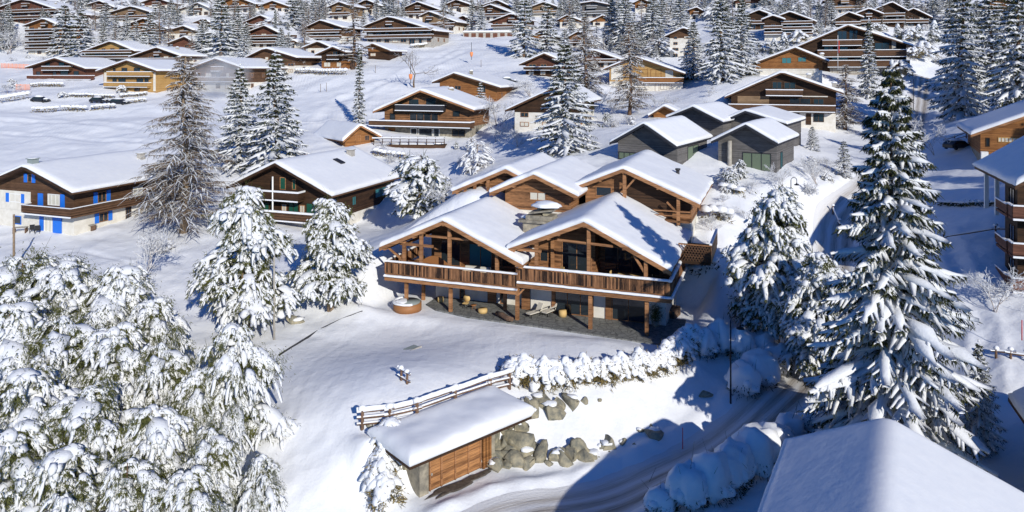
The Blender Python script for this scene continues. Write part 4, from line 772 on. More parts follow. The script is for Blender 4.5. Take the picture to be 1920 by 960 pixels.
# ---------------------------------------------------------------- nearer houses with measured openings
# blue-shuttered farmhouse on the left
h = House('farmhouse', 'white and brown farmhouse with bright blue shutters and a wraparound balcony', (43, 308), (-58, 352), (135, 358), 438, 94, 20.5, 20, 'wood_brown', 'plaster', 2.55, .45, 1.6, 1.6, 'farmhouse', 'wood_dark', 1)
h.wins([(18, 362, 40, 380)], shut='blue_paint', frame='white_paint'); h.wins([(52, 326, 60, 342)], shut='blue_paint', frame='wood_beam', bars=0)
mb = MB(); x0, z1 = h.onfront(-45, 352, h.fo - .05); x1, z0 = h.onfront(57, 384, h.fo - .05); mb.box(x0, x1, h.fo - .05, h.fo - .003, 2.56, z1, 'plaster'); mb.build('plaster_panel', h.root)
for (a, b, c, d) in ((72, 362, 81, 384),):
    x0, z1 = h.onfront(a, b); x1, z0 = h.onfront(c, d); mb = MB(); mb.box(x0, x1, h.fo - .10, h.fo - .003, 2.7, z1, 'blue_paint'); mb.build('shutter', h.root)
h.wins([(90, 363, 112, 386)], frame='white_paint', bars=2, curtain='curtain_pale')
x0, z1 = h.onfront(114, 364); mb = MB(); mb.box(x0, min(x0 + .7, h.wr), h.fo - .10, h.fo - .003, 2.7, z1, 'blue_paint'); mb.build('shutter', h.root)
h.wins([(27, 404, 40, 421)], frame='blue_paint', bars=0); h.wins([(83, 406, 98, 436)], frame='white_paint', bars=1, curtain='curtain_pale')
for (a, b, c, d) in ((75, 405, 82, 436), (100, 405, 116, 438)):
    x0, z1 = h.onfront(a, b); x1, z0 = h.onfront(c, d); mb = MB(); mb.box(x0, x1, h.fo - .10, h.fo - .003, .05, 2.3, 'blue_paint'); mb.build('shutter', h.root)
xb0, _ = h.onfront(40, 395, h.fo - 1.3); bo = h.balcony(2.6, xb0, h.wr, 1.3, 'wood_brown', .08, .95, side=16, name='balcony'); h.sidewin(5, 6.3, 3.5, 4.9, shut='blue_paint'); h.sidewin(10.6, 12.2, 2.75, 4.7, frame='white_paint', curtain='curtain_pale'); h.sidewin(14.5, 16, 2.75, 4.7); h.sidewin(5.2, 6.6, .9, 2.1, shut='blue_paint'); h.sidewin(9.4, 10.3, .05, 2.1, frame='wood_brown')
h.chimney(.2, 1.2, .9, .9, 'cover_grey', .1); h.chimney(3.2, 15.5, 1.2, .8, 'concrete', .12); BLUE = h
# green-shuttered chalet
h = House('chalet', 'dark timber chalet with teal-green shutters and a white lower side wall', (515, 302), (424, 347), (622, 364), 447, 98, 19.5, 20, 'wood_dark', 'plaster', 2.6, .5, 1.3, 1.6, 'chalet', 'wood_dark', 1)
h.wins([(525, 332, 536, 356), (548, 336, 555, 356)], frame='wood_beam', curtain='green_paint', bars=0)
h.wins([(528, 382, 538, 400), (562, 384, 572, 402)], frame='wood_beam', curtain='curtain_pale', bars=1); h.wins([(541, 376, 560, 402), (574, 380, 600, 404), (486, 378, 505, 400)], frame='wood_dark', curtain='green_paint', bars=1)
h.balcony(5.15, -4.6, 3.6, 1.5, 'wood_dark', .22, .95); h.balcony(2.5, h.wl, h.wr, 1.6, 'wood_brown', .25, .95); mb = MB(); mb.tube([(-.4, .1, 1.0), (-.4, .1, 8.2)], .11, 'white_paint', 8); mb.build('drain_pipe', h.root)
a, _ = h.onside(703, 366); b, _ = h.onside(725, 366); h.sidewin(a, b, 3.6, 5.0, frame='wood_dark', curtain='teal_paint'); a, _ = h.onside(660, 372); h.sidewin(a, a + 1.0, 3.6, 4.9, frame='wood_dark', curtain='teal_paint')
a, _ = h.onside(699, 420); h.sidewin(a, a + .9, -.6, 1.5, frame='wood_brown', curtain='wood_brown', name='door'); a, _ = h.onside(711, 405); h.sidewin(a, a + 1.6, 1.0, 1.9, frame='concrete'); h.chimney(2.2, 15.0, 1.3, .9, 'concrete', .05)
V, T = snow_sheet(lambda x: np.full(np.shape(x), 0.), -.9, .9, -.6, .6, .35, 2, 14, 10); d = empty('roof_window', (0, 0, 0)); d.parent = h.root; d.location = (3.1, 10.5, float(h.zf(3.1)) + .55); d.rotation_euler = (0, .38, 0)
mb = MB(); mb.box(-.75, .75, -.55, .55, -.12, .10, 'dark_trim'); mb.build('window_frame', d); GREEN = h
# wooden chalet above the terrace fence
h = House('chalet', 'warm brown timber chalet with wide dark windows on a snowy stone terrace, centre left', (788, 166), (699, 206), (889, 203), 259, 138, 13, 18, 'wood_old', 'stone', 2.2, .6, 1.5, 1.9, 'chalet', 'wood_beam', 1)
h.wins([(766, 185, 786, 201), (798, 183, 818, 201)], frame='wood_beam', bars=0); h.wins([(768, 211, 822, 230)], frame='wood_beam', bars=3); h.wins([(731, 212, 741, 229)], frame='wood_dark', bars=0); h.wins([(849, 208, 862, 219)], frame='wood_dark', bars=0)
z = h.onfront(790, 206)[1]; x0 = h.onfront(746, 206)[0]; x1 = h.onfront(836, 206)[0]; h.balcony(z, x0, x1, 1.2, 'dark_trim', .1, .9); z = h.onfront(790, 235)[1]; h.balcony(z, h.wl - 2.2, h.wr + .8, 2.2, 'wood_brown', .22, .8, pm='wood_brown')
h.wins([(728, 240, 741, 250)], frame='wood_orange', curtain='wood_orange', bars=0); h.wins([(770, 240, 782, 257), (785, 240, 811, 257), (813, 240, 824, 257)], frame='white_paint', bars=0); h.wins([(848, 243, 872, 256)], frame='wood_dark', bars=1)
h.chimney(-5.5, 7, 1.0, 1.8, 'wood_dark', .35); h.chimney(2.5, 9, .9, .8, 'stone', .3)
# barn with its long roof side to the camera
h = House('barn', 'low orange log barn with a long snowy roof beside the columnar fir', (676, 232), (643, 262), (716, 254), 275, 130, 13, -38, 'wood_orange', 'wood_orange', 1.0, .45, .9, 1.0, 'barn', 'wood_beam', 1); h.win(-.5, .5, .1, 2.0, frame='wood_beam', curtain='wood_orange'); h.win(1.3, 2.2, .9, 1.9)
for a in (3, 6, 9): h.sidewin(a, a + 1, .5, 1.4, xx=h.wl, sgn=-1)

# grey-clad houses
GG = 'grey timber-clad houses with snowy roofs'
def grey(label, A, L, Rt, base, Y, ln, yaw=32):
    h = House('house', label, A, L, Rt, base, Y, ln, yaw, 'wood_grey', 'wood_grey', .5, .42, .5, 1.6, 'house', 'dark_trim', 1, GG, roofm='dark_trim'); return h
h = grey('grey-clad house in front of the other grey houses, left gable, curtained windows', (1207, 228), (1143, 264), (1269, 271), 315, 96, 15); h.wins([(1160, 284, 1192, 300)], frame='dark_trim', curtain='curtain', bars=2); a, _ = h.onside(1289, 300); b, _ = h.onside(1309, 300); h.sidewin(a, b, .3, 2.5, frame='dark_trim', curtain='curtain'); G1 = h
h = grey('grey-clad house nearest the shrubs with a big green-curtained window', (1398, 230), (1333, 262), (1459, 266), 325, 95, 13); h.wins([(1392, 285, 1446, 322)], frame='dark_trim', curtain='curtain', bars=2); h.sidewin(3.6, 4.8, .4, 2.6, frame='dark_trim', curtain='teal_paint'); mb = MB(); x, _ = h.onfront(1368, 300, h.fo - .5); mb.tube([(x, h.fo - .5, -1), (x, h.fo - .5, 4.0)], .28, 'concrete', 10); mb.build('flue', h.root)
grey('grey-clad house at the back left of the grey group', (1299, 197), (1250, 217), (1356, 226), 262, 112, 14)
grey('grey-clad house at the back right of the grey group', (1397, 205), (1345, 228), (1476, 230), 262, 112, 14)

CH += [(60, 438, 'blue-shuttered farmhouse'), (560, 445, 'green-shuttered chalet'), (790, 259, 'warm brown chalet'), (670, 275, 'log barn'), (1207, 315, 'left grey house'), (1400, 325, 'right grey house'), (880, 395, 'rear left compound chalet'), (1240, 425, 'rear right compound chalet')]
# ---------------------------------------------------------------- the timber chalets of the main compound
CG = 'linked timber chalets of the compound'
def comp(label, A, L, Rt, base, Y, ln, yaw=20, **k):
    return House('chalet', label, A, L, Rt, base, Y, ln, yaw, 'wood_old', 'plaster', k.pop('lowh', .6), k.pop('th', .55), k.pop('over', 1.5), k.pop('front', 1.5), 'chalet', 'wood_beam', 2, CG, roofm='wood_old', **k)
BY = 80.0
h = comp('rear left timber chalet of the compound, mostly hidden behind its neighbours', (948, 312), (848, 354), (1010, 345), 395, 85, 14); h.wins([(898, 347, 912, 372)], frame='wood_beam', bars=0)
mb = MB()
for px in (872, 890, 915): x, _ = h.onfront(px, 360, .3); mb.box(x - .15, x + .15, .2, .5, 0, float(h.zf(x)) - .3, 'wood_beam')
mb.split('post', h.root)
h = comp('rear middle timber chalet of the compound with a square bright window', (1001, 322), (918, 356), (1084, 363), 410, 80, 15); h.wins([(993, 359, 1024, 377)], frame='wood_beam', curtain='curtain_pale', bars=1)
h = comp('rear right timber chalet of the compound with a deep shaded balcony', (1168, 311), (1075, 346), (1312, 378), 425, 79, 16, over=1.0); BRH = h
h.wins([(1117, 349, 1147, 369)], frame='wood_beam', bars=0)
x0, _ = h.onfront(1176, 380); mb = MB(); zz_ = lambda x: float(h.zf(x)) - .55; mb.prism([(x0, 1.5), (h.wr - .1, 1.5), (h.wr - .1, zz_(h.wr)), (x0, zz_(x0))], h.fo - .04, h.fo - .004, 'wood_dark'); mb.build('painted_shade_panel', h.root)  # dark timber sheet on the wall; the recess's shade is put into its colour
mb = MB()
for px in (1171, 1272): x, _ = h.onfront(px, 380, .35); mb.box(x - .17, x + .17, .2, .5, .5, float(h.zf(x)) - .3, 'wood_beam'); mb.bar((x + .1, .35, float(h.zf(x)) - 2.2), (x + 1.2 * (1 if px < 1200 else -1), .35, float(h.zf(x)) - .9), .16, .18, 'wood_beam')
mb.split('post', h.root); z = h.onfront(1250, 395, .2)[1]; x0, _ = h.onfront(1225, 390, .2)
mb = MB(); mb.bar((x0, .2, z), (h.wr, .2, z), .08, .14, 'wood_beam'); mb.bar((x0, .2, z - .5), (h.wr, .2, z - .5), .06, .1, 'wood_beam'); mb.box(x0, h.wr, .2, h.fo, z - 1.2, z - 1.0, 'wood_old'); mb.build('balcony', h.root)
mb = MB(); S = Soup(); x, y = 4.7, 8.5; zz = float(h.zf(x)); mb.tube([(x, y, zz), (x, y, zz + .95)], .2, 'dark_trim'); mb.tube([(x, y, zz + .95), (x, y, zz + 1.15)], .3, 'dark_trim'); mb.build('roof_vent', h.root)

# side balcony behind the front right chalet (lattice rail)
r = empty('side_balcony', P(1284, 488, 70.5), -R_(20), 'lattice-railed timber balcony in shadow beside the front right roof', 'balcony'); mb = MB()
mb.box(-1.2, 2.4, 0, 7.5, -.3, 0, 'wood_dark'); mb.build('floor', r); mb = MB()
for (a, b) in (((-.6, 0), (2.4, 0)), ((2.4, 0), (2.4, 7.5))):
    L = math.hypot(b[0] - a[0], b[1] - a[1]); n = int(L / .26); dx, dy = (b[0] - a[0]) / L, (b[1] - a[1]) / L
    for k in range(n):
        t = k * L / n; mb.bar((a[0] + dx * t, a[1] + dy * t, 0), (a[0] + dx * min(L, t + .9), a[1] + dy * min(L, t + .9), 1.5), .05, .07, 'wood_brown'); mb.bar((a[0] + dx * min(L, t + .9), a[1] + dy * min(L, t + .9), 0), (a[0] + dx * t, a[1] + dy * t, 1.5), .05, .07, 'wood_brown')
    mb.bar((a[0], a[1], 1.55), (b[0], b[1], 1.55), .16, .12, 'wood_old')
mb.bar((2.44, 0, .75), (2.44, 7.5, .75), .03, 1.3, 'wood_old'); o = mb.build('railing', r); mb = MB(); mb.bar((2.4, 0, 1.68), (2.4, 7.5, 1.68), .24, .16, 'snow'); mb.build('balcony_snow', o)

def deck_rail(mb, sn, a, b, z, h=1.15, boards=True):
    a = Vector((a[0], a[1], z)); b = Vector((b[0], b[1], z)); L = (b - a).length; d = (b - a) / L; n = int(L / .165); rr = random.Random(int(L * 10)); nrm = Vector((-d.y, d.x, 0))
    for k in range(n):
        c = a + d * (k + .5) * L / n; hw = .074; t = rr.uniform(-.03, .03); q = c + nrm * rr.uniform(-.012, .012); mb.bar(q + Vector((0, 0, .02 + t)), q + Vector((0, 0, h - .12)), hw * 2, .035, 'rail_boards', up=nrm)
    mb.bar(a + Vector((0, 0, h)), b + Vector((0, 0, h)), .17, .09, 'wood_beam')
    for k in range(int(L / 2.4) + 1): c = a + d * min(L, k * 2.4) + nrm * .08; mb.bar(c, c + Vector((0, 0, h - .05)), .12, .12, 'wood_beam', up=nrm)
def snow_ridge(sn, rng, a, b, w_, t, seg=.35):
    a = np.array(a, float); b = np.array(b, float); n = max(3, int(np.linalg.norm(b - a) / seg)); s = np.linspace(0, 1, n)[:, None]; p = a + (b - a) * s + np.stack([np.zeros(n), np.zeros(n), vnoise(np.arange(n) * .5, np.zeros(n), 5) * t * .12], 1); ribbon(sn, rng, p, np.full(n, w_), np.full(n, t), 8, .07)
RNG = np.random.default_rng(5)
def front_chalet(label, A, L, Rt, Y, ln, deck, left_first):
    """deck = (world corner x, y, left length, floor z, underside z, right return)"""
    h = comp(label, A, L, Rt, 592, Y, ln, 20, lowh=3.0, front=4.4, over=.5, walls=False)
    r = h.root; th = math.radians(20)
    return h
TZ = -23.72                              # terrace level
def inv(h, p): return h.loc(p)
# ------- front right chalet
FR = front_chalet('front right timber chalet with an open gable loggia over a long board-fronted deck', (1095, 410), (951, 461), (1259, 503), 66.9, 15.5, None, True); r = FR.root
c = inv(FR, (13.86, 64.2, -20.45)); X1 = c.x; Y0 = c.y; XL = X1 - 14.33; zb_ = c.z; zf_ = zb_ + .72; zt_ = TZ - FR.zb
WY = Y0 + 3.7; DY = Y0 + 5.6           # lit wall plane and deep wall plane
mb = MB(); mb.box(XL, X1, Y0 + .12, DY + .6, zb_ + .28, zf_, 'wood_old'); mb.box(XL, X1, Y0, Y0 + .22, zb_, zb_ + .42, 'wood_beam'); mb.box(X1 - .25, X1, Y0 + .22, Y0 + 10.5, zb_, zb_ + .42, 'wood_beam'); mb.box(XL, X1 - .26, Y0 + 1.7, Y0 + 2.0, zb_ + .02, zb_ + .28, 'wood_beam')
k = XL + .6
while k < X1 - .6: mb.box(k - .08, k + .08, Y0 + .23, DY, zb_ + .06, zb_ + .279, 'wood_beam'); k += 1.2
mb.box(X1 - 2.6, X1, DY + .6, Y0 + 10.5, zb_ + .28, zf_, 'wood_old'); dk = mb.build('deck', r)
mb = MB(); deck_rail(mb, None, (XL, Y0 + .1), (X1 - .08, Y0 + .1), zf_); deck_rail(mb, None, (X1 - .08, Y0 + .1), (X1 - .08, Y0 + 10.5), zf_); rl = mb.build('deck_railing', dk)
S = Soup(); snow_ridge(S, RNG, (XL, Y0 + .1, zf_ + 1.20), (X1, Y0 + .1, zf_ + 1.20), .17, .17); snow_ridge(S, RNG, (X1 - .08, Y0, zf_ + 1.20), (X1 - .08, Y0 + 10.5, zf_ + 1.20), .2, .2); snow_ridge(S, RNG, (XL + .1, Y0 - .02, zb_ + .46), (X1, Y0 - .02, zb_ + .46), .16, .16); snow_ridge(S, RNG, (X1 + .04, Y0, zb_ + .46), (X1 + .04, Y0 + 10.5, zb_ + .46), .18, .18); S.build('deck_snow', 'snow', dk, True)
zu = lambda x: float(FR.zf(x)) - .24
wl, wr = FR.xl + .9, FR.xr - 1.0
# upper walls: bright boarded part left, deep dark part right, side and back walls
def wallpoly(mb, x0, x1, y, z0, m, dy=.14, zmax=None):
    pts = [(x0, z0), (x1, z0), (x1, zu(x1) if zmax is None else min(zmax, zu(x1)))]; 
    if x0 < 0 < x1 and zmax is None: pts.append((0, zu(0)))
    pts.append((x0, zu(x0) if zmax is None else min(zmax, zu(x0)))); mb.prism(pts, y, y + dy, m)
xs = 0.15
mb = MB(); wallpoly(mb, wl, xs, WY, zf_, 'wood_old'); wallpoly(mb, xs - .1, wr, DY, zf_, 'wood_old'); mb.box(xs - .12, xs, WY + .14, DY, zf_, zu(0) - .1, 'wood_old'); mb.box(wl, wl + .14, WY + .14, 15, zf_, zu(wl), 'wood_old'); mb.box(wr - .14, wr, DY + .14, 15, zf_, zu(wr), 'wood_old'); wallpoly(mb, wl + .15, wr - .15, 14.8, zf_, 'wood_old'); mb.build('upper_wall', r)
def pane(h, x0, x1, z0, z1, y, m='glass', fr='wood_beam', bars=1, name='window'):
    h.win(x0, x1, z0, z1, y, frame=fr, bars=bars, name=name, curtain=m if m != 'glass' else None)
pane(FR, -3.15, -.15, zf_ + .05, zf_ + 3.0, WY, bars=1, name='sliding_door'); pane(FR, -5.4, -4.5, zf_ + .9, zf_ + 2.1, WY, bars=0)
pane(FR, .6, wr - .8, zf_ + .05, zf_ + 2.5, DY, 'glass', 'wood_old', bars=3, name='sliding_door')
mb = MB()
for px, yy in ((1104, Y0 + .35), (1211, Y0 + .35), (1006, Y0 + .55), (1036, WY - .25)):
    x, _ = FR.onfront(px, 480, yy); mb.box(x - .15, x + .15, yy - .13, yy + .17, zf_, zu(x), 'wood_beam')
x, _ = FR.onfront(1211, 480, Y0 + .35); mb.bar((x - .05, Y0 + .37, zf_ + 1.6), (x - 1.3, Y0 + .37, zu(x - 1.3)), .16, .2, 'wood_beam'); mb.bar((x, Y0 + .6, zf_ + 2.2), (x, WY + 1, zu(x) - .1), .2, .26, 'wood_beam')
mb.bar((FR.xl + .9, Y0 + .42, zf_ + 2.75), (-4.2, Y0 + .42, zf_ + 2.75), .22, .26, 'wood_beam'); mb.bar((0, .1, zu(0) - .12), (0, 15, zu(0) - .12), .3, .32, 'wood_beam')
for fx in (.33, .66, .93):
    mb.bar((FR.xl * fx, .1, zu(FR.xl * fx) - .1), (FR.xl * fx, 15, zu(FR.xl * fx) - .1), .2, .24, 'wood_beam'); mb.bar((FR.xr * fx, .1, zu(FR.xr * fx) - .1), (FR.xr * fx, 15, zu(FR.xr * fx) - .1), .2, .24, 'wood_beam')
k = 1
mb.bar((-2.6, Y0 + .38, zu(-2.6) - .55), (2.6, Y0 + .38, zu(2.6) - .55), .16, .2, 'wood_beam'); mb.split('beam', r)
# lower storey
mb = MB(); mb.box(XL + .2, wr, WY, WY + .25, zt_ - .5, zb_ + .25, 'plaster'); mb.box(wr - .25, wr, WY + .25, 15, zt_ - .5, zf_ - .01, 'plaster'); mb.box(wl, wl + .2, WY + .25, 15, zt_ - .5, zf_ - .01, 'plaster'); mb.build('lower_wall', r)
def lowpx(h, a, b, yy, zt=zt_, **k):
    x0, _ = h.onfront(a, 580, yy); x1, _ = h.onfront(b, 580, yy); h.win(x0, x1, zt + .03, zt + 2.35, yy, **k)
lowpx(FR, 1040, 1113, WY, bars=2, name='sliding_door'); lowpx(FR, 1147, 1210, WY, bars=1, name='sliding_door')
mb = MB()
for a, b in ((978, 993), (1135, 1146), (1034, 1040)):
    x0, _ = FR.onfront(a, 580, WY - .12); x1, _ = FR.onfront(b, 580, WY - .12); mb.box(x0, x1, WY - .12, WY - .004, zt_, zb_ + .2, 'wood_beam')
mb.split('door_post', r); mb = MB()
for px in (970, 1107, 1213):
    yy = Y0 + .55; x, _ = FR.onfront(px, 600, yy); mb.box(x - .16, x + .16, yy - .16, yy + .16, zt_ - .4, zb_ - .002, 'wood_beam')
x, _ = FR.onfront(970, 600, Y0 + .55); mb.bar((x + .1, Y0 + .55, zb_ - .9), (x + .8, Y0 + .55, zb_ - .1), .14, .16, 'wood_beam'); mb.split('post', r)
# ------- front left chalet
FL = front_chalet('front left timber chalet with an open loggia, set lower than its right twin', (831, 408), (711, 458), (980, 491), 71.3, 13, None, True); r = FL.root
c = inv(FL, (.4 + .05, 69.0, -21.15)); X1 = c.x + .1; Y0L = c.y; XLL = X1 - 14.2; zbL = c.z; zfL = zbL + .72; ztL = TZ - FL.zb; WYL = Y0L + 4.6
mb = MB(); mb.box(XLL, X1 - .02, Y0L + .12, WYL + 1, zbL + .28, zfL, 'wood_old'); mb.box(XLL, X1 - .02, Y0L, Y0L + .22, zbL, zbL + .42, 'wood_beam'); mb.box(XLL, XLL + .22, Y0L + .22, WYL + 4, zbL, zbL + .42, 'wood_beam')
k = XLL + .6
while k < X1 - .6: mb.box(k - .08, k + .08, Y0L + .23, WYL, zbL + .06, zbL + .279, 'wood_beam'); k += 1.2
dk = mb.build('deck', r); mb = MB(); deck_rail(mb, None, (XLL, Y0L + .1), (X1 - .1, Y0L + .1), zfL); deck_rail(mb, None, (XLL + .1, WYL + 3), (XLL + .1, Y0L + .1), zfL); mb.build('deck_railing', dk)
S = Soup(); snow_ridge(S, RNG, (XLL, Y0L + .1, zfL + 1.20), (X1 - .1, Y0L + .1, zfL + 1.20), .16, .14); snow_ridge(S, RNG, (XLL + .1, Y0L, zfL + 1.20), (XLL + .1, WYL + 3, zfL + 1.20), .16, .14); snow_ridge(S, RNG, (XLL, Y0L - .02, zbL + .46), (X1 - .1, Y0L - .02, zbL + .46), .2, .15); S.build('deck_snow', 'snow', dk, True)
zu = lambda x: float(FL.zf(x)) - .24
wl, wr = FL.xl + 3.4, FL.xr - .7
mb = MB(); wallpoly(mb, wl, wr, WYL, zfL, 'wood_old'); mb.box(wl, wl + .14, WYL + .14, 12, zfL, zu(wl), 'wood_old'); mb.box(wr - .14, wr, WYL + .14, 12, zfL, zu(wr), 'wood_old'); wallpoly(mb, wl + .15, wr - .15, 12, zfL, 'wood_old'); mb.build('upper_wall', r)
pane(FL, -2.6, -.3, zfL + .05, zfL + 2.7, WYL, bars=1, name='sliding_door'); pane(FL, .6, 3.2, zfL + .05, zfL + 2.6, WYL, 'teal_paint', bars=1, name='sliding_door'); pane(FL, 4.2, 5.8, zfL + .5, zfL + 2.1, WYL, bars=0)
mb = MB()
for px in (843, 790, 758, 932): x, _ = FL.onfront(px, 480, Y0L + .4); mb.box(x - .15, x + .15, Y0L + .25, Y0L + .55, zfL, zu(x), 'wood_beam')
x, _ = FL.onfront(758, 480, Y0L + .4); x2, _ = FL.onfront(812, 480, Y0L + .4); mb.bar((x - .5, Y0L + .42, zu(x) - .45), (x2, Y0L + .42, zu(x) - .45), .2, .24, 'wood_beam'); mb.bar((x, Y0L + .45, zu(x) - .5), (x, WYL + 3, zu(x) - .5), .2, .24, 'wood_beam')
mb.bar((x - .1, Y0L + .4, zfL + 1.3), (FL.xl + .6, Y0L + .4, zu(FL.xl + .6) - .1), .16, .18, 'wood_beam'); mb.bar((0, .1, zu(0) - .12), (0, 12, zu(0) - .12), .3, .32, 'wood_beam')
for fx in (.33, .66, .93):
    mb.bar((FL.xl * fx, .1, zu(FL.xl * fx) - .1), (FL.xl * fx, 12.5, zu(FL.xl * fx) - .1), .2, .24, 'wood_beam'); mb.bar((FL.xr * fx, .1, zu(FL.xr * fx) - .1), (FL.xr * fx, 12.5, zu(FL.xr * fx) - .1), .2, .24, 'wood_beam')
x0, _ = FL.onfront(815, 470, WYL - .3); mb.bar((-2.2, Y0L + .4, zu(-2.2) - .5), (2.4, Y0L + .4, zu(2.4) - .5), .16, .2, 'wood_beam'); mb.split('beam', r)
mb = MB(); mb.box(wl + .5, X1, WYL, WYL + .25, ztL - .5, zbL + .25, 'plaster'); mb.box(wl + .5, wl + .7, WYL + .25, 12, ztL - .5, zfL - .01, 'plaster'); mb.build('lower_wall', r)
lowpx(FL, 862, 872, WYL, ztL, bars=0, name='door'); lowpx(FL, 938, 948, WYL, ztL, bars=0, name='door'); x0, _ = FL.onfront(880, 560, WYL); x1, _ = FL.onfront(908, 560, WYL); FL.win(x0, x1, ztL + 1.7, ztL + 2.25, WYL, frame='wood_old')
mb = MB(); x0, _ = FL.onfront(914, 580, WYL - .14); x1, _ = FL.onfront(930, 580, WYL - .14); mb.box(x0, x1, WYL - .14, WYL - .004, ztL, zbL + .2, 'wood_beam'); mb.split('door_post', r)
mb = MB()
for px, yy in ((762, Y0L + .6), (845, Y0L + .6), (794, Y0L + 3.4), (947, Y0L + 2.8)): x, _ = FL.onfront(px, 590, yy); mb.box(x - .15, x + .15, yy - .15, yy + .15, ztL - .4, zbL - .002, 'wood_beam')
mb.split('post', r)
# stone chimney stack between the twin roofs
r = empty('chimney_stack', P(1012, 440, 76), -R_(20), 'broad dark stone chimney with a tilted stone hood and a thick snow cushion', 'chimney'); mb = MB(); mb.box(-1.5, 1.1, -1, 1, -3, 1.4, 'stone'); mb.box(-1.9, 1.4, -1.3, 1.3, 1.4, 1.65, 'stone'); mb.box(-1.2, 1.6, -1, 1, 1.65, 2.1, 'stone'); mb.build('stack', r)
mb = MB(); mb.bar((-.9, 0, 2.3), (1.8, 0, 2.75), 1.9, .14, 'stone'); mb.bar((-.5, .5, 2.1), (.3, .2, 2.9), .5, .4, 'rock'); mb.bar((.5, -.4, 2.1), (1.4, 0, 2.7), .5, .4, 'rock'); mb.build('hood', r); S = Soup(); blob(S, np.random.default_rng(4), (.8, 0, 3.0), (1.5, 1.1, .5), 3, .1, .12, .3); blob(S, np.random.default_rng(6), (-1.4, .4, 1.65), (.8, .8, .25), 2, .1, .12, .3); S.build('chimney_snow', 'snow', r, True)
# terrace paving
U = np.array([.94, -.342]); Vv = np.array([.342, .94]); O = np.array([13.86, 64.2])
pts = [O + U * a + Vv * b for a, b in ((.6, -1.3), (-4.5, -.9), (-10, -.5), (-15, -.4), (-19, -.3), (-23, .6), (-24.6, 1.8), (-24.6, 6.0), (.6, 6.0))]; mb = MB(); n = len(pts)
mb.poly([(p[0], p[1], TZ + .03) for p in pts] + [(p[0], p[1], TZ - .15) for p in pts], [tuple(range(n))] + [(i, i + n, (i + 1) % n + n, (i + 1) % n) for i in range(n)], 'flagstones')
tag(mb.build('terrace'), 'irregular grey flagstone terrace swept of snow beneath the timber decks', kind='structure')
# big foreground roof, lower right
h = House('chalet', 'near chalet at the lower right seen from above, smooth deep snow on its whole roof', (1665, 787), (1960, 953), (1472, 829), 1060, 38, 14, 209, 'wood_brown', 'plaster', 2.5, .55, .8, 1.0, 'chalet', 'wood_beam', 2, soft=.22)
# right edge: dark balcony building, timber chalet with garages behind it, corner of another roof
h = House('apartment_house', 'shaded dark timber apartment house with red-brown balconies at the right edge', (2060, 262), (1903, 343), (2230, 352), 578, 61, 14, 20, 'wood_dark', 'concrete', .6, .5, .6, 1.6, 'apartment house', 'wood_brown', 1, backov=8.6)
mb = MB()
for y in (9.5, 13.4): mb.box(h.wl + .2, h.wl + .55, y, y + .35, 5.6, float(h.zf(h.wl)) - .3, 'white_paint')
mb.split('column', h.root)
lv = []
for py in (362, 432, 497):
    z = h.onfront(1890, py + 24, h.fo - 1.2)[1] - 1.0; h.balcony(z, h.wl - .7, h.wr, 1.4, 'wood_red', .12, 1.0)
    mb = MB(); mb.box(h.wl - .8, h.wl - .003, h.fo, h.fo + 3.5, z - .2, z, 'wood_red'); mb.bar((h.wl - .8, h.fo, z + .55), (h.wl - .8, h.fo + 3.5, z + .55), .06, .8, 'wood_red'); o = mb.build('side_balcony', h.root); mb = MB(); mb.bar((h.wl - .8, h.fo, z + 1.0), (h.wl - .8, h.fo + 3.5, z + 1.0), .2, .12, 'snow'); mb.build('balcony_snow', o)
    h.win(h.wl + .8, h.wl + 2.6, z + .1, z + 2.2, frame='wood_dark'); h.win(h.wl + 3.4, h.wl + 4.8, z + .1, z + 2.2, frame='wood_dark'); h.sidewin(2.4, 4.0, z + .1, z + 2.2, xx=h.wl, sgn=-1, frame='wood_dark')
h = House('chalet', 'honey timber chalet with lattice windows and open garages below, right edge', (2030, 176), (1820, 249), (2200, 260), 338, 92, 17, 26, 'wood_orange', 'stone', 2.6, .5, 1.3, 1.8, 'chalet', 'wood_beam', 1, bury=1.0)
h.wins([(1871, 257, 1912, 268)], frame='wood_yellow', bars=5, curtain='curtain_pale'); h.wins([(1848, 258, 1856, 275)], frame='wood_dark', bars=0)
for (a, b) in ((1840, 1853),):
    x0, _ = h.onfront(a, 320, h.fo - 1.4); x1, _ = h.onfront(b, 320, h.fo - 1.4); mb = MB(); mb.box(x0, x0 + .8, h.fo - 1.4, h.fo - .6, 0, 3.0, 'white_paint'); mb.build('column', h.root)
x0, _ = h.onfront(1858, 320); h.win(x0, x0 + 2.4, .05, 2.6, frame='wood_orange', curtain='wood_yellow', bars=2, name='garage_door'); h.win(x0 + 3, x0 + 5.4, .05, 2.6, frame='wood_orange', curtain='wood_yellow', bars=2, name='garage_door')
h = House('house', 'deep-snowed roof corner of a house cut by the lower right edge', (2230, 790), (1994, 884), (2480, 1000), 1120, 35, 9.5, 20, 'wood_dark', 'wood_dark', 2.4, .5, 1.5, 1.0, 'house', 'dark_trim', 0)

h = House('apartment_house', 'unseen dark timber building added beyond the right edge to cast shade', (2380, 150), (2170, 300), (2640, 330), 640, 57, 15, 20, 'wood_dark', 'concrete', .6, .5, .6, 1.6, 'apartment house', 'wood_brown', 0)  # out-of-view building, added so that its shadow falls on the right-hand snow
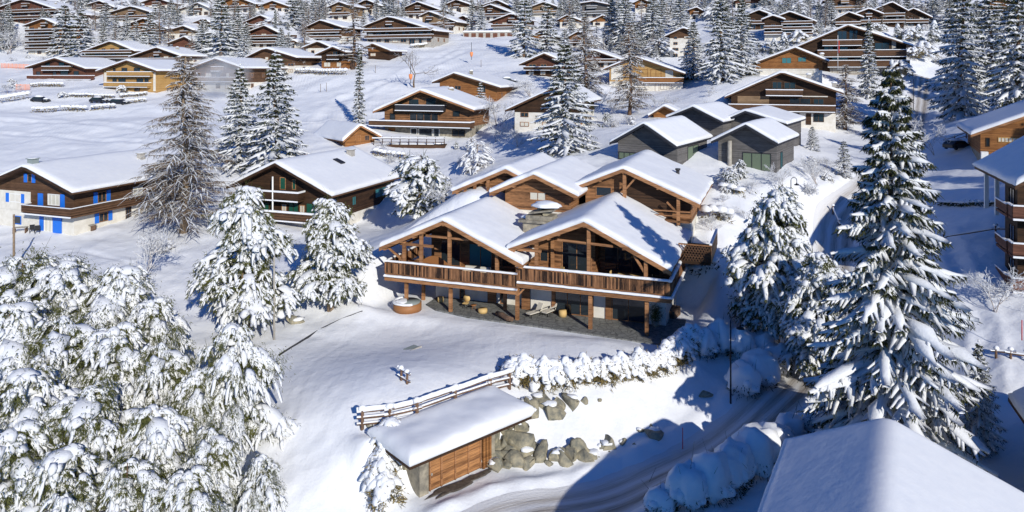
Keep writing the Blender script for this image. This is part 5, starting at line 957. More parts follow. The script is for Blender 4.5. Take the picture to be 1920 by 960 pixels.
# ---------------------------------------------------------------- garage cut into the bank
u = Vector((math.cos(R_(41)), math.sin(R_(41)), 0)); v = Vector((-u.y, u.x, 0)); gb = Vector((-5.27, 47.5, -27.25))
r = empty('garage', gb, R_(41), 'timber-doored garage sunk in the bank, its flat roof under a thick snow slab', 'garage')
rz = 2.55
mb = MB(); mb.box(-.75, -.05, .12, 3.2, -.4, rz, 'stone'); mb.box(4.95, 5.5, .12, 3.2, -.4, rz, 'stone'); mb.box(-.05, 4.95, 3.0, 3.3, -.4, rz, 'stone'); mb.build('wall', r)
mb = MB(); mb.box(.95, 4.25, .10, .16, -.02, 2.25, 'door_boards')
for x in (.95, 2.05, 3.15, 4.2): mb.box(x - .05, x + .05, .03, .10, -.02, 2.25, 'wood_beam')
for z in (.75, 1.5): mb.box(1.0, 4.15, .06, .099, z - .03, z + .03, 'wood_beam')
mb.build('garage_door', r); mb = MB(); mb.box(.06, .86, .10, .16, -.02, 2.1, 'door_boards'); mb.box(-.02, .06, .02, .16, -.02, 2.3, 'wood_beam'); mb.box(.86, .94, .02, .16, -.02, 2.3, 'wood_beam'); d = mb.build('side_door', r); mb = MB(); mb.box(.12, .2, .04, .10, .95, 1.1, 'concrete'); mb.build('handle', d)
mb = MB()
for x in (4.45, 4.72, 4.98): mb.box(x - .09, x + .09, -.05, .12, -.1, 2.4, 'wood_orange')
mb.box(-.8, 5.4, -.1, .12, 2.25, 2.55, 'wood_orange'); mb.split('door_post', r); mb = MB(); mb.box(.95, 1.1, -.05, .1, 2.02, 2.14, 'blue_paint'); mb.build('lamp', r)
mb = MB(); mb.box(-2.2, 8.0, -.95, 3.6, rz, rz + .18, 'wood_dark'); rf = mb.build('roof', r); V, T = snow_sheet(lambda x: np.full(np.shape(x), rz + .19), -2.2, 8.0, -.95, 3.6, .95, 4, 50, 26, .18); mb = MB(); mb.poly(V, T, 'roof_snow', True); mb.build('roof_snow', rf)
# thawed wet patch in front of the door
VV = []; FF = []
for j in range(7):
    for k in range(40):
        a = k / 40 * 6.283; rr = (1 + .22 * math.sin(3 * a + 1) + .16 * math.sin(7 * a) + .08 * math.sin(13 * a)) * (j + .05) / 6; p = gb + u * (2.2 + 2.7 * rr * math.cos(a)) + v * (-.42 + .42 * rr * math.sin(a)); VV.append((p.x, p.y, gz(p.x, p.y) + .10 - .06 * (j == 6)))
for j in range(6):
    for k in range(40): FF.append((j * 40 + k, (j + 1) * 40 + k, (j + 1) * 40 + (k + 1) % 40, j * 40 + (k + 1) % 40))
mb = MB(); mb.poly(VV, FF, 'bare_earth'); tag(mb.build('bare_ground'), 'dark thawed strip of bare ground in front of the garage door', kind='structure')

# ---------------------------------------------------------------- rocks
def rock(px, py, wpx, label, hf=.7, m='rock', snow=True, dz=0, Y=None):
    g = gp(px, py) if Y is None else P(px, py, Y); w_ = wpx / F * g.y; rg = np.random.default_rng(int(px * 3 + py)); S = Soup(); V, T = ICO[3]; ph = rg.uniform(0, 6.28, 6); q = V * 1.8
    d = 1 + .22 * np.sin(q[:, 0] + ph[0]) * np.sin(q[:, 1] * 1.4 + ph[1]) + .13 * np.sin(q[:, 2] * 3 + ph[2]) + .07 * np.sin(q[:, 0] * 4.1 + ph[3]) * np.sin(q[:, 1] * 3.7 + ph[4]); W = V * d[:, None]
    for _ in range(8): nrm = rg.normal(size=3); nrm /= np.linalg.norm(nrm); e = W @ nrm; W = W - np.maximum(e - .50, 0)[:, None] * nrm
    S.add(W * [w_ * .78, w_ * .72, w_ * hf * .92], T); o = S.build('rock', m, None, False); o.location = (g.x, g.y + w_ * .2, g.z + w_ * hf * .02 + dz); o.rotation_euler = (0, 0, rg.uniform(0, 6)); tag(o, label, 'rock', 'rocks of the snowy bank')
    if snow and px % 3 == 0: S = Soup(); blob(S, rg, (0, w_ * .12, w_ * hf * .42), (w_ * .40, w_ * .36, w_ * .16), 2, 0, .25, .3); S.build('snow_cap', 'snow', o, True)
wl_ = [(932, 868, 42, 'big lichen-yellow boulder in the wall right beside the garage door'), (926, 835, 30, 'boulder above the big one by the garage door, touching the roof edge'), (958, 858, 34, 'grey-green boulder at the foot of the wall, second from the garage'), (948, 815, 30, 'boulder wedged under the right end of the garage roof'),
       (967, 843, 44, 'large tan boulder under the snow lip, right end of the stone wall'), (966, 797, 36, 'tan wall boulder right of the garage roof corner'), (985, 777, 32, 'rough boulder half way down the bank right of the garage roof'), (1008, 756, 27, 'low flat rock at the top of the bank near the garage roof corner'), (1035, 776, 36, 'rough grey rock in the middle of the upper bank'),
       (1074, 765, 30, 'smooth green-grey rock in the upper bank, left one of a pair'), (1097, 757, 17, 'small rock right of the smooth green-grey one'), (1123, 755, 9, 'tiny stone poking from the upper bank'), (1004, 852, 20, 'small dark rock below the snow lip'), (992, 873, 28, 'dark rounded rock at the road foot of the bank'), (1030, 874, 14, 'small tan stone standing at the road foot'),
       (1058, 870, 30, 'grey rock at the road foot below the tall one'), (1082, 852, 30, 'tall craggy rock rising under the snow lip'), (1110, 862, 28, 'dark jagged rock right of the tall craggy one'), (1124, 868, 14, 'small dark stone at the edge of the sunlit bank'), (1128, 847, 20, 'brown rock where the roof shadow crosses the bank'), (1167, 838, 16, 'leftmost shaded rock within the gable shadow'),
       (1144, 860, 14, 'low shaded stone near the road inside the gable shadow'), (1194, 842, 13, 'upright shaded rock in the middle of the gable shadow'), (1200, 811, 13, 'small shaded rock at the upper edge of the gable shadow'), (1220, 801, 9, 'smallest shaded stone under the shadow ridge'), (1227, 824, 27, 'long shaded rock on the right in the gable shadow'), (1322, 742, 20, 'tan stones at the end of the bank near the lamp post')]
rw = random.Random(4)
cols = ['tan', 'grey-green', 'rust-stained', 'pale', 'dark', 'mossy']
pos = [(922, 818), (940, 800), (955, 788), (972, 782), (990, 768), (925, 850), (944, 842), (962, 826), (978, 812), (930, 880), (950, 876), (970, 868), (984, 858), (996, 786), (980, 836), (944, 862), (1012, 866), (1044, 862), (1070, 862), (1094, 866), (1140, 845), (1022, 768), (1052, 770)]
for i, (a, b) in enumerate(pos):
    rock(a, b, rw.uniform(22, 34), '%s stone in the dry wall right of the garage, %s' % (cols[i % 6], ['touching the roof corner', 'second from the roof corner', 'upper middle', 'upper right', 'topmost right', 'left edge, middle row', 'middle row, second', 'middle row, third', 'middle row, right', 'lowest left by the door post', 'lowest row, second', 'lowest row, third', 'lowest row, right end', 'under the flat rocks', 'below the snow overhang', 'between two big boulders', 'at the road foot, first', 'at the road foot, second', 'at the road foot, third', 'at the road foot, fourth', 'at the road foot, last', 'upper bank, beside the rough rock', 'upper bank, before the smooth rock'][i]), rw.uniform(.8, 1.1))
for (a, b, c, d) in wl_: rock(a, b, c, d, .85 if c > 25 else .6)
rock(555, 607, 30, 'flat-topped tan stone block under the leftmost lawn pines', .5); rock(693, 806, 0 + 14, 'small tan stones by the left end of the rail fence', .8); rock(703, 815, 16, 'mossy stone right by the garage roof corner', .8)
rock(415, 292, 26, 'brown snow-free boulder on the open field beside the tall larch', .5); rock(758, 880, 16, 'tan corner stone left of the garage side door', .9)

# ---------------------------------------------------------------- split-rail fences
def rail_fence(label, feet, hh, rails=3, rad=.07, snow=.12, name='rail_fence', pr=.1, Ys=None, m='bark', snowpost=True):
    pts = [gp(*f) if len(f) == 2 else Vector(((f[0] - 960) / F * f[2], f[2], gz((f[0] - 960) / F * f[2], f[2]))) for f in feet]; r = empty(name, pts[0], 0, label, 'fence'); o0 = pts[0]; rr = random.Random(len(feet)); rg = np.random.default_rng(3); S = Soup()
    for p in pts:
        mb = MB(); q = p - o0; mb.tube([(q.x, q.y, q.z - .4), (q.x + rr.uniform(-.04, .04), q.y, q.z + hh)], [pr, pr * .85], m, 7); mb.build('post', r)
        if snowpost: blob(S, rg, (q.x, q.y, q.z + hh), (pr * 2.1, pr * 2.0, pr * 2.0), 2, 0, .1, .3)
    for i in range(len(pts) - 1):
        a = pts[i] - o0; b = pts[i + 1] - o0; d = (b - a).normalized()
        for k in range(rails):
            z = hh * (k + .75) / (rails + .1); A = a + Vector((0, 0, z + rr.uniform(-.08, .08))) - d * .35; B = b + Vector((0, 0, z + rr.uniform(-.08, .08))) + d * .35; mb = MB(); mb.tube([A, (A + B) / 2 + Vector((0, 0, -.04)), B], rad, m, 6); mb.build('rail', r)
            if snow: snow_ridge(S, rg, A + Vector((0, 0, rad)), B + Vector((0, 0, rad)), rad * 1.35, snow * (1 if k == rails - 1 else .3))
    if S.V: S.build('fence_snow', 'snow', r, True)
    return r
rail_fence('split-rail fence heaped with snow along the lawn edge above the garage', [(679, 802, 49.8), (730, 797, 50.0), (782, 790, 50.6), (854, 762, 52.9), (920, 739, 54.9), (955, 722, 56.2)], 1.35, 3, .075, .27, pr=.14)
rail_fence('short crossed rail end standing behind the split-rail fence on the lawn', [(752, 748, 54.0), (763, 752, 53.6)], .9, 2, .06, .12)
rail_fence('dark post-and-rail fence in blue shade beside the right edge building', [(1700, 449, 79), (1770, 447, 77), (1867, 448, 74), (1905, 438, 73)], 1.3, 1, .06, .1)
rail_fence('short dark rail fence at the bend behind the tall foreground spruce', [(1562, 421, 92), (1574, 431, 90), (1600, 440, 88)], 1.2, 1, .07, .12)
rail_fence('low rail fence at the path beyond the foreground spruce crown', [(1868, 662, 55), (1895, 668, 54.5), (1925, 672, 54)], .7, 1, .06, .1)
rail_fence('open rail fence above the road near the honey timber chalet', [(1773, 262, 116), (1790, 262, 115.5), (1812, 262, 115)], 1.0, 2, .06, .1)
rail_fence('orange sunlit rail fence below the log barn', [(570, 286, 120), (600, 281, 121), (632, 278, 122), (665, 275, 123)], 1.2, 2, .09, .1, m='tub_wood')
# stone terrace with rail fence in front of the warm brown chalet
r = empty('stone_terrace', P(700, 272, 131), 0, 'raised snowy terrace on timber posts below the warm brown chalet', 'terrace'); mb = MB(); mb.box(0, 12.8, 0, 3, -.5, 0, 'wood_brown')
r.rotation_euler = (0, 0, R_(-3))
for x in (5.4, 8.4, 11.8): mb.box(x - .15, x + .15, .1, .4, -2.6, -.5, 'concrete')
mb.build('platform', r); mb = MB()
for k in range(9): mb.box(k * 1.58, k * 1.58 + .12, 0, .12, 0, 1.5, 'wood_dark')
for z in (.5, 1.1): mb.box(-.2, 12.8, -.05, -.003, z, z + .12, 'wood_dark')
mb.build('railing', r); S = Soup(); snow_ridge(S, RNG, (-.2, -.02, 1.25), (12.8, -.02, 1.25), .13, .16); blob(S, RNG, (6.4, 1.6, .1), (6.4, 1.4, .4), 2, 0, .1, .3); S.build('terrace_snow', 'snow', r, True)

# ---------------------------------------------------------------- lamps, poles, markers
def lamp(label, x, ybase, ytop, Y=None, hook=1, armpx=22):
    g = gp(x, ybase) if Y is None else Vector(((x - 960) / F * Y, Y, (130 - ybase) / F * Y)); H = (130 - ytop) / F * g.y - g.z; r = empty('street_lamp', g, 0, label, 'street lamp'); a = armpx / F * g.y; mb = MB()
    mb.tube([(0, 0, -.5), (0, 0, H * .5), (0, 0, H - a * .6)], [.075, .06, .05], 'black_metal', 8); mb.build('pole', r); mb = MB()
    n = 9; mb.tube([(0, 0, H - a * .62)] + [(hook * (a / 2 - a / 2 * math.cos(math.pi * k / n)), 0, H - a * .6 + a * .55 * math.sin(math.pi * k / n)) for k in range(n + 1)] + [(hook * a, 0, H - a * .95)], .04, 'black_metal', 6); mb.build('arm', r)
    mb = MB(); z = H - a * .95; mb.tube([(hook * a, 0, z), (hook * a, 0, z - .14), (hook * a, 0, z - .22), (hook * a, 0, z - .30)], [.05, .10, .30, .32], 'black_metal', 12); mb.build('lamp_shade', r)
lamp('tall black hooked street lamp at the end of the cedar hedge', 1370, 752, 592, 57.6, 1, 18); lamp('smaller hooked street lamp among shrubs below the grey houses', 1483, 392, 332, None, 1, 11); lamp('thin lamp post in the blue shade beside the upper road', 1713, 206, 147, None, -1, 5)
def pole(name, label, x, ybase, ytop, rad, m, Y=None, cat='pole'):
    g = gp(x, ybase) if Y is None else Vector(((x - 960) / F * Y, Y, (130 - ybase) / F * Y)); H = (130 - ytop) / F * g.y - g.z; mb = MB(); mb.tube([(0, 0, -.4), (0, 0, H)], [rad, rad * .8], m, 8); o = mb.build(name); o.location = g; return tag(o, label, cat), H
pole('utility_pole', 'bare wooden pole in front of the blue-shuttered farmhouse', 26, 492, 402, .13, 'bark_pale', 82); pole('utility_pole', 'thin grey pole rising between the lawn pines', 514, 648, 470, .10, 'concrete', 66); pole('flagpole', 'white flagpole before the largest dark chalet', 1571, 128, 66, .07, 'white_paint', 172)
o = tag(pole('flagpole_flag', 'x', 1573, 96, 76, .12, 'red_paint', 171.6)[0], 'limp red flag hanging on the white flagpole', 'flag')
pole('marker_pole', 'thin red snow marker pole standing in the shaded bank', 1280, 843, 802, .035, 'red_paint'); pole('marker_pole', 'red marker pole at the right edge path', 1916, 628, 600, .04, 'red_paint', 55)
def sgn(label, x, y, Y, w_, h_, m, name='safety_pad', cat='safety pad'):
    p = P(x, y, Y); p.z = max(p.z, gz(p.x, p.y) + h_ / 2); mb = MB(); mb.tube([(0, 0, -h_ / 2), (0, 0, h_ * .1), (0, 0, h_ / 2)], [w_ * .25, w_ / 2, w_ / 2], m, 10); o = mb.build(name); o.location = p; tag(o, label, cat); mb = MB(); mb.tube([(0, 0, -h_ * 1.2), (0, 0, h_ * 2.6)], .07, 'black_metal', 6); mb.build('post', o)
sgn('orange pad on a lift pole in the middle of the ski slope', 884, 102, 205, .9, 1.3, 'orange_net'); sgn('orange pad hanging by the bare tree at the left of the ski slope', 770, 144, 176, .9, 1.3, 'orange_net')
for k, (x, y) in enumerate(((601, 165), (612, 163), (902, 120), (704, 130))): pole('marker_pole', ['left one of two slim white stakes on the lower ski slope', 'right one of two slim white stakes on the lower ski slope', 'slim stake below the orange lift pad', 'slim stake by the columnar fir on the ski slope'][k], x, y + 8, y - 8, .06, 'twigs')
def nets(label, x0, y0, x1, y1, Y, n=1):
    a = P(x0, y0, Y); b = P(x1, y1, Y); a.z = gz(a.x, a.y) + .9; b.z = gz(b.x, b.y) + .9; r = empty('safety_net', a, 0, label, 'net'); mb = MB(); d = b - a
    for k in range(6):
        z = -.6 + k * .24; mb.bar((0, 0, z), (d.x, d.y, d.z + z), .03, .10, 'orange_net')
    for k in range(int(d.length / 1.2)): t = k * 1.2 / d.length; mb.bar((d.x * t, d.y * t, d.z * t - .8), (d.x * t, d.y * t, d.z * t + .8), .06, .06, 'orange_net')
    mb.build('mesh', r)
nets('orange safety netting left of the tall apartment chalet foot', 2, 118, 55, 112, 235); nets('pale orange netting on the field at the far left edge', 30, 158, 56, 156, 192)

# ---------------------------------------------------------------- cars and people
def car(label, x, y, yaw, L=4.3, m='car_paint', snow=.18, Y=None):
    g = gp(x, y) if Y is None else Vector(((x - 960) / F * Y, Y, gz((x - 960) / F * Y, Y))); r = empty('parked_car', g, R_(yaw), label, 'car', 'snow-covered parked cars'); mb = MB()
    side = [(-.5, .28), (.5, .28), (.5, .68), (.42, .78), (.24, .84), (.10, 1.32), (-.30, 1.36), (-.44, .92), (-.5, .84)]; mb.prism([(a * L, b) for a, b in side], -.86, .86, m); b = mb.build('body', r)
    bv = b.modifiers.new('bevel', 'BEVEL'); bv.width = .08; bv.segments = 2
    mb = MB(); mb.prism([(.21 * L, .88), (.095 * L, 1.24), (-.28 * L, 1.28), (-.38 * L, .92)], -.875, .875, 'glass'); mb.build('windows', r)
    for sx in (-.32, .32):
        for sy in (-.80, .80): mb = MB(); mb.tube([(sx * L, sy - .1, .32), (sx * L, sy + .1, .32)], .32, 'black_metal', 14); mb.build('wheel', r)
    S = Soup(); rg = np.random.default_rng(x); blob(S, rg, (-.10 * L, 0, 1.34), (.24 * L, .75, snow + .1), 3, 0, .05, .1); blob(S, rg, (.36 * L, 0, .80), (.13 * L, .75, snow), 2, 0, .05, .1); S.build('car_snow', 'snow', r, True)
    for sy in (-.6, .6): mb = MB(); mb.box(.5 * L - .02, .5 * L + .03, sy - .15, sy + .15, .55, .7, 'curtain_pale'); mb.build('headlight', r)
car('dark snow-topped car, left one of the two parked below the yellow chalet', 186, 194, -12); car('dark estate car, right one of the two parked below the yellow chalet', 224, 197, -12, 4.8); car('snow-buried dark car, farthest left on the parking strip', 76, 193, -8, 4.2, snow=.35)
car('snow-capped car beside the orange log chalet, left one', 932, 150, 0, 4.2, snow=.35, Y=178); car('snow-capped car beside the orange log chalet, right one', 953, 151, 0, 4.4, snow=.35, Y=177); car('dark car parked in blue shade on the upper road', 1701, 212, 70, Y=148); car('dark car standing before the honey timber chalet', 1796, 276, 20, Y=110)
def person(label, x, y, Y, col, yaw=0):
    X = (x - 960) / F * Y; g = Vector((X, Y, gz(X, Y))); me = bpy.data.meshes.new('person')
    J = [(0, 0, .95), (0, 0, 1.2), (0, 0, 1.42), (0, 0, 1.52), (0, .02, 1.66), (.11, 0, .9), (.13, .03, .5), (.14, 0, .08), (.14, .16, .03), (-.11, 0, .9), (-.13, .08, .5), (-.14, -.05, .08), (-.14, .11, .03), (.2, 0, 1.40), (.27, .03, 1.12), (.25, .16, .90), (-.2, 0, 1.40), (-.27, .03, 1.12), (-.25, .14, .90)]
    E_ = [(0, 1), (1, 2), (2, 3), (3, 4), (0, 5), (5, 6), (6, 7), (7, 8), (0, 9), (9, 10), (10, 11), (11, 12), (2, 13), (13, 14), (14, 15), (2, 16), (16, 17), (17, 18)]
    Rr = [.16, .17, .15, .06, .11, .10, .08, .055, .05, .10, .08, .055, .05, .075, .055, .045, .075, .055, .045]; me.from_pydata(J, E_, []); me.materials.append(MATS[col]); o = bpy.data.objects.new('person', me); link(o); o.location = g; o.rotation_euler = (0, 0, R_(yaw))
    sk = o.modifiers.new('skin', 'SKIN'); 
    for i, rv in enumerate(Rr): me.skin_vertices[0].data[i].radius = (rv, rv * .8)
    me.skin_vertices[0].data[0].use_root = True; o.modifiers.new('sub', 'SUBSURF').levels = 1; tag(o, label, 'person')
person('person in dark clothes standing by the bare tree, left of two', 747, 158, 150, 'car_paint', 20); person('person in dark clothes standing by the bare tree, right of two', 757, 158, 150, 'black_metal', 200)
# ---------------------------------------------------------------- terrace and lawn furniture
def put(h, px, py, yy=None, z=None):
    """world point on the terrace for a measured pixel"""
    Y = (TZ + .03) / ((130 - py) / F); return Vector(((px - 960) / F * Y, Y, TZ + .03))
YW = -R_(20)
def lounger(label, px, py, rot):
    r = empty('sun_lounger', put(None, px, py), rot, label, 'sun lounger', 'sun loungers on the terrace'); mb = MB()
    mb.box(-.32, .32, -.9, .35, .32, .42, 'cushion'); mb.build('seat', r); mb = MB(); mb.bar((0, .34, .40), (0, .82, 1.12), .64, .1, 'cushion', up=(1, 0, 0)) if False else mb.poly([(-.32, .33, .34), (.32, .33, .34), (.32, .80, 1.08), (-.32, .80, 1.08), (-.32, .42, .30), (.32, .42, .30), (.32, .89, 1.04), (-.32, .89, 1.04)], [(0, 1, 2, 3), (7, 6, 5, 4), (0, 3, 7, 4), (1, 5, 6, 2), (3, 2, 6, 7), (0, 4, 5, 1)], 'cushion'); mb.build('backrest', r)
    mb = MB(); mb.box(-.36, -.32, -.92, .4, .28, .34, 'black_metal'); mb.box(.32, .36, -.92, .4, .28, .34, 'black_metal'); mb.bar((-.36, -.1, .60), (-.36, .5, .60), .05, .05, 'black_metal'); mb.bar((.36, -.1, .60), (.36, .5, .60), .05, .05, 'black_metal'); mb.build('frame', r)
    for sx in (-.33, .33):
        for sy in (-.8, .35): mb = MB(); mb.box(sx - .03, sx + .03, sy - .03, sy + .03, 0, .3 if sy < 0 else .6, 'black_metal'); mb.build('leg', r)
lounger('cream lounge chair on the terrace, left one of the two', 1003, 592, YW - .5); lounger('cream lounge chair on the terrace, right one beside the wood log', 1031, 589, YW - .35)
def log_seat(label, px, py, w_=.5, h_=.45, m='light_wood'):
    mb = MB(); mb.tube([(0, 0, 0), (0, 0, h_ * .5), (0, 0, h_)], [w_ * .5, w_ * .53, w_ * .48], m, 14); o = mb.build('log_stool'); o.location = put(None, px, py); tag(o, label, 'stool')
log_seat('pale cut log seat right of the cream lounge chairs', 1055, 593, .75, .6); log_seat('small pale log stool far left under the left deck', 826, 566, .6, .5); log_seat('low pale log pile seat by the timber pillar', 905, 586, .9, .4)
r = empty('chair', put(None, 873, 577), YW, 'round-backed pale wooden chair against the white terrace wall', 'chair'); mb = MB(); mb.box(-.26, .26, -.22, .28, .42, .48, 'light_wood'); mb.build('seat', r); mb = MB(); mb.tube([(0, .27, .85), (0, .33, .85)], .36, 'light_wood', 16); mb.build('backrest', r)
for sx in (-.22, .22):
    for sy in (-.18, .24): mb = MB(); mb.tube([(sx, sy, 0), (sx, sy, .42)], .025, 'black_metal', 6); mb.build('leg', r)
r = empty('side_table', put(None, 888, 580), YW, 'small brown round side table next to the round-backed chair', 'table'); mb = MB(); mb.tube([(0, 0, .42), (0, 0, .46)], .3, 'tub_wood', 14); mb.build('tabletop', r)
for a in range(3): mb = MB(); mb.tube([(.2 * math.cos(a * 2.1), .2 * math.sin(a * 2.1), 0), (.1 * math.cos(a * 2.1), .1 * math.sin(a * 2.1), .42)], .025, 'tub_wood', 6); mb.build('leg', r)
# hot tub
r = empty('hot_tub', put(None, 764, 578), 0, 'round wooden hot tub with a grey lid at the left end of the terrace', 'hot tub'); mb = MB(); mb.tube([(0, 0, -.2), (0, 0, .62)], 1.4, 'tub_wood', 28, True); mb.build('tub', r); mb = MB(); mb.tube([(0, 0, .62), (0, 0, .70)], 1.28, 'cover_grey', 28); mb.build('cover', r)
S = Soup(); a = np.linspace(2.0, 5.2, 16); ribbon(S, RNG, np.stack([1.32 * np.cos(a), 1.32 * np.sin(a), np.full(16, .69)], 1), np.full(16, .2), np.full(16, .16), 7, .1); blob(S, RNG, (-.6, -.1, .72), (.6, .8, .16), 2); S.build('tub_snow', 'snow', r, True)
# potted shrub at the right corner post
r = empty('potted_plant', put(None, 1229, 612), 0, 'dark green potted shrub behind the right corner post of the deck', 'potted plant'); mb = MB(); mb.tube([(0, 0, 0), (0, 0, .5)], [.28, .36], 'stone', 12); mb.build('pot', r); Nn = Soup(); rg = np.random.default_rng(2); n = 900; b = rg.normal(0, 1, (n, 3)) * [.28, .28, .4] + [0, 0, 1.15]; blades(Nn, rg, b, rg.normal(0, 1, (n, 3)) + [0, 0, .4], rg.uniform(.12, .3, n), rg.uniform(.03, .06, n)); Nn.build('foliage', 'pine_needles', r)
# driftwood bench near the gap between the decks
r = empty('log_bench', put(None, 946, 600), YW - .6, 'dark weathered log lying at the terrace edge between the two decks', 'log'); mb = MB(); mb.tube([(-1.3, 0, .3), (-.4, .05, .34), (.5, -.03, .30), (1.3, 0, .42)], [.20, .26, .24, .18], 'bark', 10); mb.build('log', r)
# upstairs furniture
def chair(label, h, x, y, z, rot, m='light_wood', grp='chairs on the right deck'):
    r = empty('chair', h.wld(x, y, z), rot - h.yaw, label, 'chair', grp); mb = MB(); mb.box(-.24, .24, -.24, .24, .43, .48, m); mb.build('seat', r); mb = MB(); mb.box(-.24, .24, .20, .25, .55, 1.05, m); mb.build('backrest', r)
    for sx in (-.21, .21):
        for sy in (-.21, .21): mb = MB(); mb.box(sx - .025, sx + .025, sy - .025, sy + .025, 0, .43 if sy < 0 else .56, m); mb.build('leg', r)
def table(label, h, x, y, z, a, b, m='light_wood', cat='table'):
    r = empty('dining_table', h.wld(x, y, z), -h.yaw, label, cat); mb = MB(); mb.box(-a, a, -b, b, .72, .78, m); mb.build('tabletop', r)
    for sx in (-1, 1):
        for sy in (-1, 1): mb = MB(); mb.box(sx * (a - .1) - .05, sx * (a - .1) + .05, sy * (b - .1) - .05, sy * (b - .1) + .05, 0, .72, m); mb.build('leg', r)
yb = Y0 + 2.2
table('long pale wooden dining table on the right deck under the gable', FR, 3.9, Y0 + 2.2, zf_, 1.3, .5)
xa, _ = FR.onfront(1058, 500, Y0 + 2.2)
for i, (x, y, rt, lb) in enumerate(((xa, Y0 + 2.2, 2.6, 'sunlit wooden chair before the sliding door on the right deck'), (-.9, Y0 + 1.8, 2.2, 'wooden chair leaning near the reddish centre post of the right deck'), (2.2, Y0 + 2.2, 1.5, 'wooden chair at the left head of the deck dining table'), (3.4, Y0 + 1.2, 3.14, 'wooden chair on the railing side of the deck dining table, left'),
                                   (4.4, Y0 + 1.2, 3.14, 'wooden chair on the railing side of the deck dining table, right'), (5.6, Y0 + 2.2, -1.5, 'wooden chair at the right head of the deck dining table'))): chair(lb, FR, x, y, zf_, rt)
r = empty('sofa', FL.wld(FL.onfront(893, 500, Y0L + 1.6)[0], Y0L + 1.7, zfL), -FL.yaw, 'pale cushioned outdoor sofa with a dark throw on the left deck', 'sofa'); mb = MB(); mb.box(-1.3, 1.3, -.4, .4, 0, .45, 'cushion'); mb.build('seat', r); mb = MB(); mb.box(-1.3, 1.3, .2, .45, .45, 1.0, 'cushion'); mb.build('backrest', r); mb = MB(); mb.box(-.1, .3, -.42, .47, .46, 1.03, 'dark_trim'); mb.build('throw', r)
for sx in (-1.42, 1.3): mb = MB(); mb.box(sx, sx + .12, -.4, .45, 0, .65, 'cushion'); mb.build('armrest', r)
r = empty('log_table', FL.wld(FL.onfront(808, 495, Y0L + 1.6)[0], Y0L + 1.8, zfL), -FL.yaw, 'wide rustic table with a curved wooden backboard on the left deck', 'table'); mb = MB(); mb.box(-1.6, 1.6, -.45, .45, .62, .75, 'tub_wood'); mb.build('tabletop', r); mb = MB()
n = 12; mb.poly([(-1.6 + 3.2 * k / n, .5, .75) for k in range(n + 1)] + [(-1.6 + 3.2 * k / n, .5, .80 + .75 * math.sin(math.pi * k / n)) for k in range(n + 1)] + [(-1.6 + 3.2 * k / n, .6, .75) for k in range(n + 1)] + [(-1.6 + 3.2 * k / n, .6, .80 + .75 * math.sin(math.pi * k / n)) for k in range(n + 1)], [(k, k + 1, n + 2 + k, n + 1 + k) for k in range(n)] + [(2 * n + 3 + k, 2 * n + 2 + k, 3 * n + 3 + k, 3 * n + 4 + k) for k in range(n)] + [(n + 1 + k, n + 2 + k, 3 * n + 4 + k, 3 * n + 3 + k) for k in range(n)], 'tub_wood'); mb.build('backboard', r)
for sx in (-1.4, 1.4): mb = MB(); mb.box(sx - .1, sx + .1, -.3, .3, 0, .62, 'tub_wood'); mb.build('leg', r)
# hatch sunk in the lawn
a = gp(772, 654); r = empty('floor_hatch', a + Vector((0, 0, .02)), R_(52), 'small grey rectangular hatch showing through the lawn snow', 'hatch'); mb = MB(); mb.box(-.65, .65, -.42, .42, -.1, .03, 'cover_grey'); mb.build('lid', r); mb = MB(); mb.box(-.72, .72, -.50, -.42, -.1, .12, 'concrete'); mb.build('rim', r)
# thin kerb edging of the lawn
mb = MB(); pts = [gp(x, y) for x, y in ((523, 668), (560, 645), (600, 620), (640, 601), (680, 586))]
for p, q in zip(pts[:-1], pts[1:]): mb.bar((p.x, p.y, p.z - .02), (q.x, q.y, q.z - .02), .07, .26, 'dark_trim')
tag(mb.build('lawn_edging'), 'thin dark edging board curving round the left side of the lawn', 'edging')
# slatted bench pile and dark logs beside the right deck
mb = MB()
for k in range(9): mb.bar((0, k % 3 * .3, .15 + k // 3 * .28), (2.0, k % 3 * .3, .15 + k // 3 * .28), .24, .24, 'bark')
o = mb.build('wood_pile'); p = put(None, 1262, 598); o.location = (p.x, p.y, gz(p.x, p.y)); o.rotation_euler = (0, 0, R_(60)); tag(o, 'dark stacked firewood in the shade right of the deck corner', 'firewood')
# farmhouse garden furniture
for (px, py, lb, rot) in ((38, 430, 'snow-dusted garden table under the farmhouse balcony', .2), (168, 424, 'garden bench table by the farmhouse side wall', -.4)):
    g = gp(px, py + 8); r = empty('garden_table', g, rot, lb, 'table'); mb = MB(); mb.box(-.8, .8, -.4, .4, .68, .75, 'concrete'); mb.build('tabletop', r)
    for sx in (-.7, .7): mb = MB(); mb.box(sx - .06, sx + .06, -.35, .35, 0, .68, 'bark'); mb.build('leg', r)
for px, lb in ((60, 'left dark metal garden chair beside the blue farmhouse shutter'), (70, 'right dark metal garden chair beside the blue farmhouse shutter')):
    g = gp(px, 438); r = empty('garden_chair', g, .5, lb, 'chair'); mb = MB(); mb.box(-.28, .28, -.28, .28, .42, .47, 'black_metal'); mb.build('seat', r); mb = MB(); mb.box(-.28, .28, .24, .28, .47, 1.0, 'black_metal'); mb.build('backrest', r)
    for sx in (-.25, .25):
        for sy in (-.25, .25): mb = MB(); mb.box(sx - .02, sx + .02, sy - .02, sy + .02, 0, .42, 'black_metal'); mb.build('leg', r)

